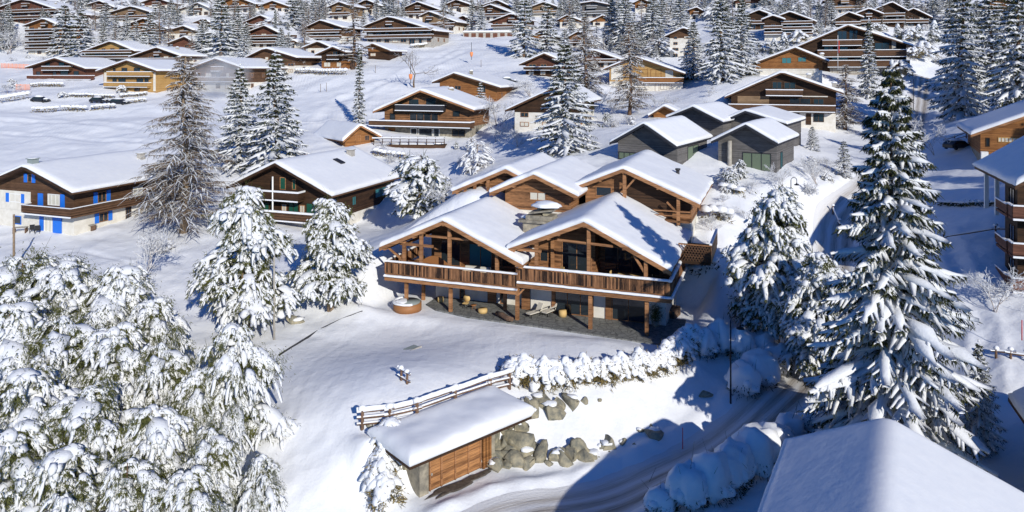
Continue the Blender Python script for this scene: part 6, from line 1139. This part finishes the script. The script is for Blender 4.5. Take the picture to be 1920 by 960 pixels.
# ---------------------------------------------------------------- the cedar hedge along the lawn: every shrub its own
HG = 'snow-capped cedar shrubs of the lawn hedge'
HP = []
for s_ in range(4): Nn, S = bush(1.0, 1.55 + .3 * (s_ % 2), 200 + s_, 46, .40, False, 1.3, 2); blob(S, np.random.default_rng(s_), (.1, 0, 1.5 + .25 * (s_ % 2)), (.42, .38, .42), 2, 0, .2, .8); blob(S, np.random.default_rng(s_ + 9), (-.45, .1, 1.15), (.42, .36, .32), 2, 0, .2, .8); blob(S, np.random.default_rng(s_ + 19), (.55, -.2, .95), (.38, .3, .3), 2, 0, .2, .8); HP.append(make_tree('hedge_shrub', lambda p: None, Nn, S, ('hedge_leaves', 'snow')))
used = set(); pl = [(955, 722), (1000, 727), (1080, 727), (1140, 722), (1190, 714), (1240, 700), (1275, 683), (1308, 662)]; w3 = [gp(*p) for p in pl]
cum = [0]; 
for a, b in zip(w3[:-1], w3[1:]): cum.append(cum[-1] + (b - a).length)
NH = 23; rr = random.Random(8)
for k in range(NH):
    d = cum[-1] * (k + .5) / NH; i = max(j for j in range(len(cum) - 1) if cum[j] <= d); t = (d - cum[i]) / (cum[i + 1] - cum[i]); p = w3[i].lerp(w3[i + 1], t) + Vector((rr.uniform(-.1, .1), .55 + rr.uniform(-.15, .15), 0)); j = k % 4
    o = HP[j] if j not in used else copy_tree(HP[j]); used.add(j); o.location = (p.x, p.y, gz(p.x, p.y) - .1); o.rotation_euler = (0, 0, rr.uniform(0, 6.28)); s_ = rr.uniform(.82, 1.12); o.scale = (s_, s_, s_ * rr.uniform(.9, 1.15))
    px = 960 + F * p.x / p.y; lab = 'cedar shrub number %s from the left end of the lawn hedge, capped with snow' % ['one', 'two', 'three', 'four', 'five', 'six', 'seven', 'eight', 'nine', 'ten', 'eleven', 'twelve', 'thirteen', 'fourteen', 'fifteen', 'sixteen', 'seventeen', 'eighteen', 'nineteen', 'twenty', 'twenty-one', 'twenty-two', 'twenty-three'][k]
    tag(o, lab, 'shrub', HG)
# bulging snow bolsters over hedges at the bottom right and beside the road
def bolster(label, items, seed, m='spruce_needles'):
    rg = np.random.default_rng(seed); S = Soup(); Nn = Soup(); g0 = None
    for (x, y, w_, h_) in items:
        g = gp(x, y); 
        if g0 is None: g0 = g
        s_ = w_ / F * g.y * .5; hh = h_ / F * g.y * .95; c = g - g0
        blob(S, rg, (c.x, c.y, c.z + hh * .55), (s_, s_ * .9, hh * .62), 3, rg.uniform(0, 6), .15, .85)
        for q in range(4): d_ = rg.normal(0, .35, 3) + [0, 0, .8]; b_ = np.array([c.x + rg.normal(0, s_ * .5), c.y + rg.normal(0, s_ * .5), c.z + hh * .8]); sticks(Nn, b_ + np.outer([0, .5, 1], d_), np.array([.02, .015, .008]), 3)
        for q in range(9): a = rg.uniform(0, 6.28); blob(S, rg, (c.x + math.cos(a) * s_ * .8, c.y + math.sin(a) * s_ * .7, c.z + hh * rg.uniform(.3, .6)), (s_ * .35, s_ * .3, hh * .2), 2, 0, .2, .7)
        n = 260; a = rg.uniform(0, 6.28, n); b = np.stack([c.x + np.cos(a) * s_ * .85, c.y + np.sin(a) * s_ * .8, c.z + rg.uniform(0, hh * .55, n)], 1); blades(Nn, rg, b, np.stack([np.cos(a), np.sin(a), rg.normal(0, .6, n)], 1), rg.uniform(.2, .45, n), rg.uniform(.05, .1, n))
    r = empty('snowy_hedge', g0, 0, label, 'hedge'); f = Nn.build('foliage', m, r); S.build('snow', 'snow', f, True)
bolster('row of bulging snow bolsters on the dark hedge at the bottom of the road', [(1240, 958, 60, 40), (1290, 945, 80, 66), (1335, 935, 80, 78), (1365, 920, 70, 70)], 1); bolster('large round snow bolster on the hedge left of the near roof', [(1375, 905, 76, 70), (1420, 885, 90, 76), (1455, 862, 70, 60)], 2)
bolster('snow bolster hedge behind the near roof, lit by the sun', [(1480, 832, 60, 50), (1515, 815, 44, 40)], 3); bolster('long shaded hedge with a smooth snow top beside the hooked lamp', [(1395, 738, 62, 52), (1425, 722, 66, 58), (1455, 702, 60, 50)], 4); bolster('dark low shrubs in shade left of the hooked lamp', [(1320, 668, 50, 46), (1350, 660, 55, 54), (1390, 672, 60, 50), (1430, 672, 60, 44)], 5)
for (x, y, wd, hh, lb) in ((722, 950, 46, 44, 'lowest snow-ball shrub of the column left of the garage'), (716, 915, 42, 40, 'second snow-ball shrub up from the bottom left of the garage'), (722, 880, 38, 34, 'middle snow-ball shrub left of the garage'), (728, 850, 36, 30, 'fourth snow-ball shrub up, left of the garage roof corner'), (732, 826, 32, 26, 'topmost snow-ball shrub touching the garage roof corner')):
    g = gp(x, y); k = hh / F * g.y; Nn, S = bush(wd / F * g.y * .72, k * 1.25, x + y, 60, .34, False, 1.0, 2); o = make_tree('snowball_shrub', lambda p: None, Nn, S, ('hedge_leaves', 'snow')); o.location = g; tag(o, lb, 'shrub', 'snow-ball shrubs beside the garage')
# ---------------------------------------------------------------- trees
SG = 'snow-laden spruces on the slope'; LG = 'bare larches with frosted twigs'; PG = 'snow-laden pines'
# the tall foreground spruce, a mesh of its own
g = Vector(((1672 - 960) / F * 46, 46, gz((1672 - 960) / F * 46, 46))); Hh = (130 - 118) / F * 46 - g.z
Nn, S = spruce(Hh, 6.5, 7, 42, 8, 8, 8, 9, .85, low=.05, snowy=.92, ns=7, subsnow=.80, fringe=4.0, endblob=False, droop=1.15, wvar=.22)
o = make_tree('spruce_tree', lambda p: trunk_obj(Hh, .42, 'bark', p), Nn, S, SP); o.location = g; tag(o, 'tallest foreground spruce with thick white boughs, standing behind the near snowy roof', 'spruce')
tree('ms1', 1835, 640, 840, 'low dark spruce in shade behind the tallest foreground spruce, lower right', SG, 47, 1.2); tree('ms0', 1560, 640, 850, 'dark young spruce filling the gap left of the tallest foreground spruce', SG, 50, 1.3)
tree('ms2', 1500, 300, 0, 'placeholder', SG, 60) if False else None
# middle conifers
T = [('ms1', 450, 122, 318, 'left one of the tall spruce pair above the green-shuttered chalet', 1.15), ('ms0', 517, 96, 338, 'right and taller one of the spruce pair above the green-shuttered chalet', 1.35), ('slim', 674, 88, 233, 'columnar fir standing alone on the ski slope', 1.1),
 ('ms2', 1060, 78, 288, 'tallest snowy fir in the middle, left of the grey houses', 1.35), ('ms1', 1300, 38, 150, 'broad dark fir right of the narrow white-walled chalet', 1.2), ('ms0', 1352, -22, 156, 'left and taller one of the fir pair above the dark two-balcony chalet', 1.15), ('ms2', 1391, -4, 142, 'right one of the fir pair above the dark two-balcony chalet', 1.1),
 ('narrow', 1629, 36, 182, 'narrow spruce in front of the largest dark chalet', 1.2), ('ms1', 1803, -40, 224, 'giant blue-shaded spruce at the upper right', 1.0), ('ms0', 1908, -60, 215, 'giant shaded spruce cut by the upper right edge', 1.0), ('ms2', 1858, -30, 165, 'sunlit spruce between the two giant shaded ones', 1.2),
 ('fs0', 121, 6, 108, 'left fir of the broad snowy pair beside the apartment chalet', 1.35), ('fs1', 151, 14, 112, 'right fir of the broad snowy pair beside the apartment chalet', 1.35), ('fs2', 256, 40, 100, 'left fir of the twin firs in front of the orange-brown chalet', 1.3), ('fs0', 281, 24, 101, 'right fir of the twin firs in front of the orange-brown chalet', 1.3),
 ('fs1', 415, -8, 104, 'tall white fir left of the three overlapping roofs', 1.3), ('fs2', 379, 34, 104, 'fir right of the little crimson cabin', 1.1), ('fs0', 447, 8, 84, 'fir touching the left of the three overlapping roofs', 1.1), ('slim', 516, 16, 90, 'slender white fir in front of the three overlapping roofs', 1.2), ('fs1', 550, -14, 76, 'dark fir right of the three overlapping roofs', 1.4), ('fs2', 590, -6, 46, 'fir above the broad brown chalet', 1.2), ('fs0', 573, 0, 60, 'fir between the three overlapping roofs and the broad brown chalet', 1.1),
 ('fs1', 706, -6, 42, 'fir between the tall larch and the broad balcony chalet', 1.1), ('fs2', 731, -10, 34, 'fir left of the dark gable at the top edge', 1.1), ('fs0', 885, -2, 60, 'left fir of the pair beside the tiny brown hut', 1.1), ('fs1', 902, 6, 64, 'right fir of the pair beside the tiny brown hut', 1.1), ('fs2', 983, -6, 108, 'tall fir at the right rim of the ski slope', 1.2), ('fs0', 1026, 2, 102, 'tall fir right of the one at the ski slope rim', 1.25),
 ('ms0', 1147, -12, 88, 'first tall dark fir from the left in the top middle clump', 1.15), ('ms2', 1172, -26, 94, 'second tall dark fir in the top middle clump', 1.1), ('ms1', 1224, -22, 94, 'third tall dark fir in the top middle clump', 1.15), ('ms0', 1276, -26, 66, 'fourth tall fir of the top middle clump, above the white-walled chalet', 1.1),
 ('fs1', 1230, 82, 112, 'small fir on the snow below the top middle clump', 1.2), ('fs2', 1523, 236, 284, 'small fir right of the grey houses', 1.3), ('fs0', 1582, 262, 334, 'small fir by the road bend below the upper road', 1.3), ('fs1', 901, 152, 232, 'slim young fir right of the warm brown chalet', 1.0), ('fs2', 1538, 8, 38, 'fir left of the linked dark chalets', 1.2), ('fs0', 1560, -6, 50, 'fir just left of the linked dark chalets', 1.1),
 ('fs1', 1748, 0, 44, 'fir above the right end gable of the linked dark chalets', 1.2), ('fs2', 1540, 40, 70, 'young fir below the stepped chalet', 1.1), ('fs0', 832, -14, 34, 'fir between two chalets above the tan-walled one', 1.2), ('fs1', 845, 8, 40, 'fir right above the tiny brown hut', 1.0)]
for k, x, a, b, lb, wd in T: tree(k, x, a, b, lb, SG, wide=wd * (1.35 if k[:2] == 'fs' else 1.22 if k[:2] == 'ms' else 1.0))
T = [('bl0', 345, 96, 436, 'huge brown larch with frosted drooping twigs beside the farmhouse', 1.0, None), ('fl0', 663, -8, 128, 'tall frosted larch beside the small dark chalet', 1.5, None), ('ml0', 1097, 26, 190, 'brown larch right of the tallest middle fir', 1.15, None), ('ml0', 1181, 36, 217, 'brown larch with a bare trunk in front of the yellow chalet', .9, None),
     ('fl1', 299, 6, 84, 'brown larch right of the orange-brown chalet', 1.2, None), ('fl0', 359, 56, 104, 'small brown larch before the little crimson cabin', 1.2, None), ('ml0', 1586, 118, 246, 'frosted larch right of the dark two-balcony chalet', 1.1, None), ('fl1', 832, 10, 78, 'brown larch right of the tan-walled chalet', 1.3, None), ('fl0', 440, -6, 60, 'thin larch at the top edge left of centre', 1.1, None),
     ('fl1', 1880, 0, 150, 'frosted larch left of the spruce at the upper right edge', 1.3, None), ('fl0', 1068, -4, 60, 'larch at the top edge right of the pale shallow gable', 1.2, None), ('fl1', 610, -8, 36, 'larch at the top edge beside the tan gable', 1.1, None), ('fl0', 470, 4, 56, 'frosted larch above the three overlapping roofs', 1.1, None)]
for k, x, a, b, lb, wd, Y in T: tree(k, x, a, b, lb, LG, Y, wd * 1.25)
T = [('pn0', 462, 346, 628, 'tall snow-laden pine left of the lawn with a bare lower trunk', 1.05, 67), ('pn1', 622, 370, 604, 'rounded snow-laden pine in front of the green-shuttered chalet', 1.2, 72), ('pn1', 1452, 352, 668, 'broad snow-laden pine right of the compound drive', 1.05, 66), ('bf1', 268, 396, 528, 'small snowy leafless tree below the farmhouse balcony', .8, None), ('sp0', 788, 286, 360, 'bushy white pine left of the compound roofs', 1.5, 95), ('fw0', 895, 262, 318, 'small white pine behind the compound roofs', 1.1, 110), ('pn0', 1535, 470, 650, 'shaded pine in the gap behind the tallest foreground spruce', 1.1, 60)]
for k, x, a, b, lb, wd, Y in T: tree(k, x, a, b, lb, PG, Y, wd, sink=.1)
# dense snow-laden pines filling the lower left corner
T = [('np0', 40, 478, 700, 60, 1.3), ('np1', 120, 486, 720, 61, 1.25), ('np2', 215, 498, 720, 60, 1.1), ('np1', 285, 560, 740, 58, .95), ('np2', 15, 570, 820, 53, 1.1), ('np0', 115, 590, 830, 53, 1.15), ('np1', 215, 610, 850, 52.5, 1.1), ('np0', 300, 640, 860, 52, 1.0), ('np2', 440, 606, 880, 51, .85), ('np1', 375, 690, 900, 50, .9),
     ('np2', 60, 690, 980, 46.5, 1.1), ('np0', 175, 720, 1000, 46, 1.1), ('np1', 285, 760, 1010, 45.5, 1.0), ('np0', 395, 800, 1010, 45.5, .95), ('np2', 490, 850, 1010, 45.5, .85), ('np1', 20, 800, 1080, 43, 1.1), ('np2', 130, 830, 1090, 42.5, 1.1), ('np0', 240, 860, 1090, 42.5, 1.0), ('np1', 355, 880, 1090, 42.5, 1.0)]
LB = ['at the top left edge below the farmhouse', 'left of the small snowy pine, topmost', 'at the rounded top right of the lower left thicket', 'next to the leaning brown trunk', 'second row, cut by the left edge', 'second row with a dark hollow above it', 'second row, middle', 'second row, right, by the open lawn edge', 'standing apart beside the lawn with green needles showing', 'sloping forward just left of the green-needled one',
      'third row with a wide green patch, far left', 'third row, second from the left edge', 'third row, middle of the thicket', 'third row, fourth from the left edge', 'lowest right one reaching over the lawn snow', 'bottom left corner one', 'bottom edge, second from the left corner', 'bottom edge, third from the left corner', 'bottom edge, fourth from the left corner']
for (k, x, a, b, Y, wd), lb in zip(T, LB): tree(k, x, a, b, 'snow-laden thicket pine ' + lb, 'pines of the lower left thicket', Y, wd * .88)
mb = MB(); p = P(332, 690, 60); p.z = gz(p.x, p.y); mb.tube([(0, 0, -.3), (-.25, .1, 1.4), (-.55, .2, 2.8), (-1.1, .3, 4.6), (-1.3, .3, 5.6)], [.30, .26, .24, .2, .08], 'bark', 9); r = empty('leaning_tree', p, 0, 'leaning bare reddish-brown trunk at the right rim of the thicket', 'tree'); mb.build('trunk', r); S = Soup(); blob(S, RNG, (-1.35, .3, 5.5), (1.2, .9, .5), 2, 0, .2, .4); S.build('snow', 'tree_snow', r, True)
# unseen spruces added beyond the right edge to cast the long blue shade
for i, (X, Y, H) in enumerate(((88, 104, 24), (96, 112, 26), (104, 120, 25), (80, 96, 20), (112, 128, 27), (120, 140, 26), (70, 58, 22), (62, 50, 24), (58, 62, 17), (64, 66, 18), (70, 70, 19), (76, 75, 19))):
    o = copy_tree(PROTO['ms%d' % (i % 3)][0]); o.location = (X, Y, gz(X, Y)); k = H / 18; o.scale = (k * 1.2, k * 1.2, k); tag(o, 'tall unseen spruce added beyond the right edge to shade the upper road', 'spruce', 'spruces added beyond the right edge for shade')
# deciduous trees and shrubs
T = [('br0', 776, 84, 166, 'large bare leafless tree at the left rim of the ski slope', 1.3, None), ('bf0', 832, 328, 392, 'bare frosted tree left of the compound roofs', 1.3, 90), ('bf1', 932, 164, 240, 'frosted tree right of the slim young fir', 1.0, None), ('bf0', 930, 214, 268, 'frosted shrub below the frosted tree, centre', 1.0, None), ('bf1', 1115, 158, 204, 'frosted shrub between the brown larches', 1.2, None), ('bf0', 1147, 174, 216, 'thin frosted sapling left of the bare-trunk larch', .7, None), ('bf1', 1227, 174, 208, 'thin frosted sapling right of the bare-trunk larch', .7, None),
     ('bf0', 1265, 170, 204, 'rounded frosted shrub above the tiny log hut', 1.4, None), ('bf1', 996, 136, 184, 'brownish frosted bush left of the shaded brown chalet', 1.5, None), ('bf0', 1466, 294, 352, 'frosted bare tree in front of the nearest grey house', 1.0, None), ('bf1', 1532, 280, 348, 'frosted reddish tree right of the grey houses', 1.0, None), ('bb0', 1513, 330, 368, 'low frosted shrub beside the smaller hooked lamp', 1.1, None), ('bf0', 1750, 200, 292, 'frosted birch beside the upper road', .9, None),
     ('bf1', 182, 30, 60, 'white frosted tree right of the broad snowy fir pair', 1.2, None), ('bf0', 205, 46, 72, 'frosted bush left of the orange-brown chalet', 1.5, None), ('bf1', 335, 14, 50, 'white frosted tree above the grey-brown balconied chalet', 1.4, None), ('bf0', 20, 40, 102, 'large white frosted tree at the far left edge below the red-brown chalet', 1.8, None), ('bf1', 15, 150, 176, 'bare brown bush at the far left edge of the field', 1.8, None),
     ('bf0', 400, 410, 440, 'frosted twigs at the left foot of the green-shuttered chalet', 1.0, None), ('bb0', 730, 282, 306, 'frosted shrub left of the bushy white pine', 1.2, None), ('bb0', 862, 288, 312, 'frosted shrub above the compound roofs', 1.2, None), ('bf1', 970, 232, 276, 'white shrub left of the tallest middle fir foot', 1.2, None), ('bf0', 1370, 372, 412, 'frosted shrub right of the rear right compound roof', 1.2, None), ('bf1', 1405, 330, 366, 'small frosted shrub below the nearest grey house', 1.0, None),
     ('bf1', 1335, 395, 436, 'white shrub touching the right eave of the compound', 1.0, None), ('bb0', 1150, 214, 240, 'frosted shrub behind the left grey house', 1.5, None), ('bf1', 1790, 640, 700, 'frosted shrub in shade right of the foreground spruce', 1.2, 56), ('bf0', 1868, 480, 545, 'frosted shrub in shade at the foot of the balcony building', 1.2, 61), ('bf0', 560, 100, 132, 'frosted shrub below the lowest of the overlapping roofs', 1.6, None), ('bf1', 520, 240, 300, 'x', 1, None)]
for k, x, a, b, lb, wd, Y in T[:-1]: tree(k, x, a, b, lb, 'frosted shrubs and leafless trees', Y, wd)
T = [('co0', 1452, 71, 106, 'left one of the three clipped snow cones below the stepped chalet'), ('co0', 1470, 60, 102, 'middle one of the three clipped snow cones below the stepped chalet'), ('bu0', 1496, 58, 88, 'round-topped snowy shrub right of the clipped snow cones'), ('bu0', 1688, 114, 146, 'big round snowy bush right of the narrow spruce'), ('co0', 1683, 44, 76, 'tall snow cone in front of the highest linked gable'), ('co0', 1722, 45, 80, 'broad snow cone in front of the right end linked gable'), ('co0', 1751, 38, 84, 'slim snow cone right of the linked dark chalets'),
     ('bu0', 1705, 54, 78, 'rounded frosted shrub between two snow cones'), ('bu0', 1708, 88, 112, 'snow-topped shrub at the right end of the largest dark chalet'), ('bu0', 1731, 78, 112, 'large frosted shrub behind the right end of the largest dark chalet'), ('bu0', 1642, 44, 60, 'small snow-topped shrub above the largest dark chalet roof'), ('bu0', 1655, 46, 60, 'second small snow-topped shrub above the largest dark chalet roof'),
     ('bu0', 228, 160, 174, 'small snow-covered bush before the bright yellow chalet'), ('bu0', 118, 172, 184, 'dark clipped bush on the field edge below the lone red-brown chalet')]
for k, x, a, b, lb in T: tree(k, x, a, b, lb, 'clipped snowy shrubs')
# low hedges with snow along the parking strip
def hedge_row(label, x0, y0, x1, y1, h_, w_=1.0, m='hedge_leaves', seed=1):
    a = gp(x0, y0); b = gp(x1, y1); L = (b - a).length; n = int(L / .8); rg = np.random.default_rng(seed + int(x0)); S = Soup(); Nn = Soup()
    for k in range(n):
        p = a.lerp(b, (k + .5) / n); p.z = gz(p.x, p.y); c = p - a; blob(S, rg, (c.x, c.y, c.z + h_ * .8), (.75, w_ * .7, h_ * .35), 1, 0, .2, .6); m_ = 26; bb = np.stack([c.x + rg.uniform(-.5, .5, m_), c.y + rg.uniform(-.5, .5, m_) * w_, c.z + rg.uniform(0, h_ * .8, m_)], 1); blades(Nn, rg, bb, rg.normal(0, 1, (m_, 3)) - [0, 1, 0], rg.uniform(.3, .7, m_), rg.uniform(.1, .2, m_))
    r = empty('hedge', a, 0, label, 'hedge', 'low snow-topped hedges'); f = Nn.build('foliage', m, r); S.build('snow', 'snow', f, True)
hedge_row('upper low hedge left of the bright yellow chalet foot', 130, 182, 214, 181, 1.0); hedge_row('upper low hedge right of the bright yellow chalet foot', 224, 181, 275, 179, 1.0); hedge_row('snowy hedge in front of the left parked car', 60, 212, 110, 211, 1.3); hedge_row('snowy hedge below the two parked cars', 116, 211, 162, 210, 1.3); hedge_row('snowy hedge right below the estate car', 170, 209, 216, 206, 1.2); hedge_row('snowy bank hedge at the far left edge of the field', 0, 196, 56, 190, 1.8, 1.6)
hedge_row('hedge before the lone red-brown chalet', 58, 163, 118, 163, 1.2); hedge_row('hedge right of the parked cars toward the larch', 236, 196, 275, 195, 1.0); hedge_row('snowy shrub border below the small dark chalet', 555, 140, 650, 142, 1.6, 1.5); hedge_row('snowy hedge below the very broad balcony chalet', 770, 92, 818, 84, 1.4, 1.5); hedge_row('shrub border above the stone terrace fence', 700, 290, 760, 296, 1.2, 1.3)
hedge_row('dark low hedge line in the blue shade at the right', 1755, 384, 1885, 388, .6, .7, 'spruce_needles'); hedge_row('snowy shrub belt below the rear right compound chalet', 1316, 415, 1372, 420, 1.5, 1.6); hedge_row('snowy shrub belt along the road below the grey houses', 1350, 358, 1395, 372, 1.0, 1.4); hedge_row('shaded shrub belt beside the compound right wall', 1296, 520, 1345, 505, 1.0, 1.6, 'spruce_needles')
# forest filling the slope between the top chalets
rr = random.Random(31); boxes = [(c[0], c[1]) for c in CH]; nf = 0; placed = []
def near_ref(x, y):
    b = min(CH, key=lambda c: abs(c[0] - x) + 1.2 * abs(c[1] - y)); return b
ORD = ['first', 'second', 'third', 'fourth', 'fifth', 'sixth', 'seventh', 'eighth', 'ninth', 'tenth', 'eleventh', 'twelfth', 'thirteenth']
CNT = {}
for i in range(9000):
    x = rr.uniform(-10, 1930); y = rr.uniform(8, 112)
    if y > 62 and (620 < x < 1000 or x > 1240 or x < 430 and y > 100): continue
    if y > 96 and 990 > x > 560: continue
    hgt = rr.uniform(32, 56) * (1.1 if y > 50 else .9)
    if any(abs(x - cx) < 26 and -4 < cy - y < 26 and y < cy for cx, cy in boxes): pass
    # keep the fronts of the chalets free: nothing whose foot lies below a chalet base close by
    if any(abs(x - cx) < 24 and 0 < y - cy + 1 < 30 for cx, cy in boxes): continue
    if any(abs(x - cx) < 22 and -26 < y - cy <= -2 and rr.random() < .0 for cx, cy in boxes): continue
    if any(abs(x - px) < 9 and abs(y - py) < 5 for px, py in placed): continue
    placed.append((x, y)); nf += 1
    b = near_ref(x, y); short = b[2].split(',')[0]; side = 'left of' if x < b[0] - 12 else 'right of' if x > b[0] + 12 else ('below' if y > b[1] else 'behind')
    kind = rr.choice(['fs0', 'fs1', 'fs2', 'fs0', 'fs1', 'fl0', 'fl1', 'fl0', 'fw0']); kn = {'fs': 'white fir', 'fl': 'brown larch', 'fw': 'rounded frosted tree'}[kind[:2]]
    key = (kn, side, short); CNT[key] = CNT.get(key, 0) + 1; c = CNT[key]
    if c > 13: continue
    sw = short.split(); short = ' '.join(sw[:9])
    if sw[:9][-1] in ('the', 'a', 'of', 'and', 'with', 'above', 'at', 'three', 'white'): short = ' '.join(sw[:8]) if sw[7] not in ('the', 'a', 'of', 'and', 'with', 'at') else ' '.join(sw[:7])
    lab = ('%s %s %s the %s' % (ORD[c - 1] if c > 1 else 'nearest', kn, side, short)); tree(kind, x, y - hgt * (.7 if kind == 'fw0' else 1), y, lab, SG if kind[:2] == 'fs' else LG if kind[:2] == 'fl' else 'frosted shrubs and leafless trees', wide=rr.uniform(1.3, 1.9))
    if nf >= 330: break
for i in range(1500):
    x = rr.uniform(0, 1920); y = rr.uniform(12, 124)
    if y > 68 and (630 < x < 1000 or 1240 < x < 1400 and y > 100): continue
    if any(abs(x - px) < 9 and abs(y - py) < 4 for px, py in placed): continue
    placed.append((x, y)); kind = rr.choice(['fw0', 'bf0', 'bf1', 'bu0', 'fw0']); kn = {'bf': 'frosted sapling', 'fw': 'snow-plastered shrub', 'bu': 'round snowy bush'}[kind[:2]]; b = near_ref(x, y); side = 'left of' if x < b[0] - 12 else 'right of' if x > b[0] + 12 else ('below' if y > b[1] else 'behind'); sw = b[2].split(',')[0].split()[:9]
    while sw[-1] in ('the', 'a', 'of', 'and', 'with', 'at', 'its', 'two', 'three', 'to', 'above', 'white', 'by'): sw = sw[:-1]
    short = ' '.join(sw); key = (kn, side, short); CNT[key] = CNT.get(key, 0) + 1
    if CNT[key] > 12: continue
    tree(kind, x, y - rr.uniform(7, 15), y, '%s %s %s the %s' % (ORD[CNT[key] - 1] if CNT[key] > 1 else 'nearest', kn, side, short), 'frosted shrubs and leafless trees', wide=rr.uniform(1.1, 1.8)); nf += 1
    if nf >= 500: break
# shrubs and saplings scattered between the nearer houses
REG = [((850, 200, 1000, 290), 14), ((1110, 190, 1250, 250), 6), ((1330, 335, 1400, 415), 9), ((1500, 300, 1560, 380), 6), ((700, 285, 860, 400), 12), ((20, 148, 60, 172), 3), ((430, 120, 560, 150), 5), ((540, 285, 600, 330), 5), ((255, 450, 330, 520), 3), ((1540, 190, 1610, 260), 5), ((1280, 150, 1340, 215), 4), ((1400, 118, 1440, 150), 2)]
for (x0, y0, x1, y1), n_ in REG:
    for i in range(n_):
        x = rr.uniform(x0, x1); y = rr.uniform(y0, y1); kind = rr.choice(['bf0', 'bf1', 'bb0', 'fw0', 'bu0', 'sp0']); kn = {'bf': 'frosted sapling', 'bb': 'low frosted shrub', 'fw': 'snow-plastered young pine', 'bu': 'round snow-capped bush', 'sp': 'bushy little pine'}[kind[:2]]
        g = gp(x, y); hp = rr.uniform(1.2, 2.6) * F / g.y * (.6 if kind in ('bb0', 'bu0') else 1); b = near_ref(x, y); short = ' '.join(b[2].split(',')[0].split()[:7]); side = 'left of' if x < b[0] - 12 else 'right of' if x > b[0] + 12 else ('below' if y > b[1] else 'behind')
        sw = short.split()
        while sw[-1] in ('the', 'a', 'of', 'and', 'with', 'at', 'its', 'two', 'three', 'to'): sw = sw[:-1]
        short = ' '.join(sw); key = (kn, side, short); CNT[key] = CNT.get(key, 0) + 1; tree(kind, x, y - hp, y, '%s %s %s the %s' % (ORD[min(12, CNT[key] - 1)] if CNT[key] > 1 else 'nearest', kn, side, short), 'frosted shrubs and leafless trees', wide=rr.uniform(.9, 1.4))
print('FOREST', nf, 'TREES', len(TREES))
# drifting blown snow in front of the pale brown chalet
mb = MB(); V, Tt = ICO[2]; g = P(412, 140, 178); s_ = Soup(); s_.add(V * [9, 5, 6.5], Tt); o = s_.build('blown_snow', 'snow', None, True); o.location = g; o.data.materials.clear()
m = bpy.data.materials.new('blown_snow'); m.use_nodes = True; n = m.node_tree; n.nodes.clear(); out = n.nodes.new('ShaderNodeOutputMaterial'); pv = n.nodes.new('ShaderNodeVolumePrincipled'); pv.inputs['Color'].default_value = (1, 1, 1, 1); tc = n.nodes.new('ShaderNodeTexCoord'); nz = noise(n, None, .22, 3, .6); n.links.new(tc.outputs['Object'], nz.inputs['Vector'])
mp = n.nodes.new('ShaderNodeMapping'); mp.inputs['Scale'].default_value = (1 / 9, 1 / 5, 1 / 6.5); n.links.new(tc.outputs['Object'], mp.inputs[0]); ln_ = n.nodes.new('ShaderNodeVectorMath'); ln_.operation = 'LENGTH'; n.links.new(mp.outputs[0], ln_.inputs[0])
fo = ramp(n, [(.15, (1, 1, 1)), (.95, (0, 0, 0))]); n.links.new(ln_.outputs['Value'], fo.inputs[0]); r2 = ramp(n, [(.3, (0, 0, 0)), (.7, (1, 1, 1))]); n.links.new(nz.outputs[0], r2.inputs[0]); a = N(n, 'ShaderNodeMath', operation='MULTIPLY'); n.links.new(fo.outputs[0], a.inputs[0]); n.links.new(r2.outputs[0], a.inputs[1]); b = N(n, 'ShaderNodeMath', operation='MULTIPLY'); b.inputs[1].default_value = .35; n.links.new(a.outputs[0], b.inputs[0]); n.links.new(b.outputs[0], pv.inputs['Density']); n.links.new(pv.outputs[0], out.inputs['Volume'])
o.data.materials.append(m); tag(o, 'pale cloud of blown snow drifting before the pale brown chalet', kind='stuff')
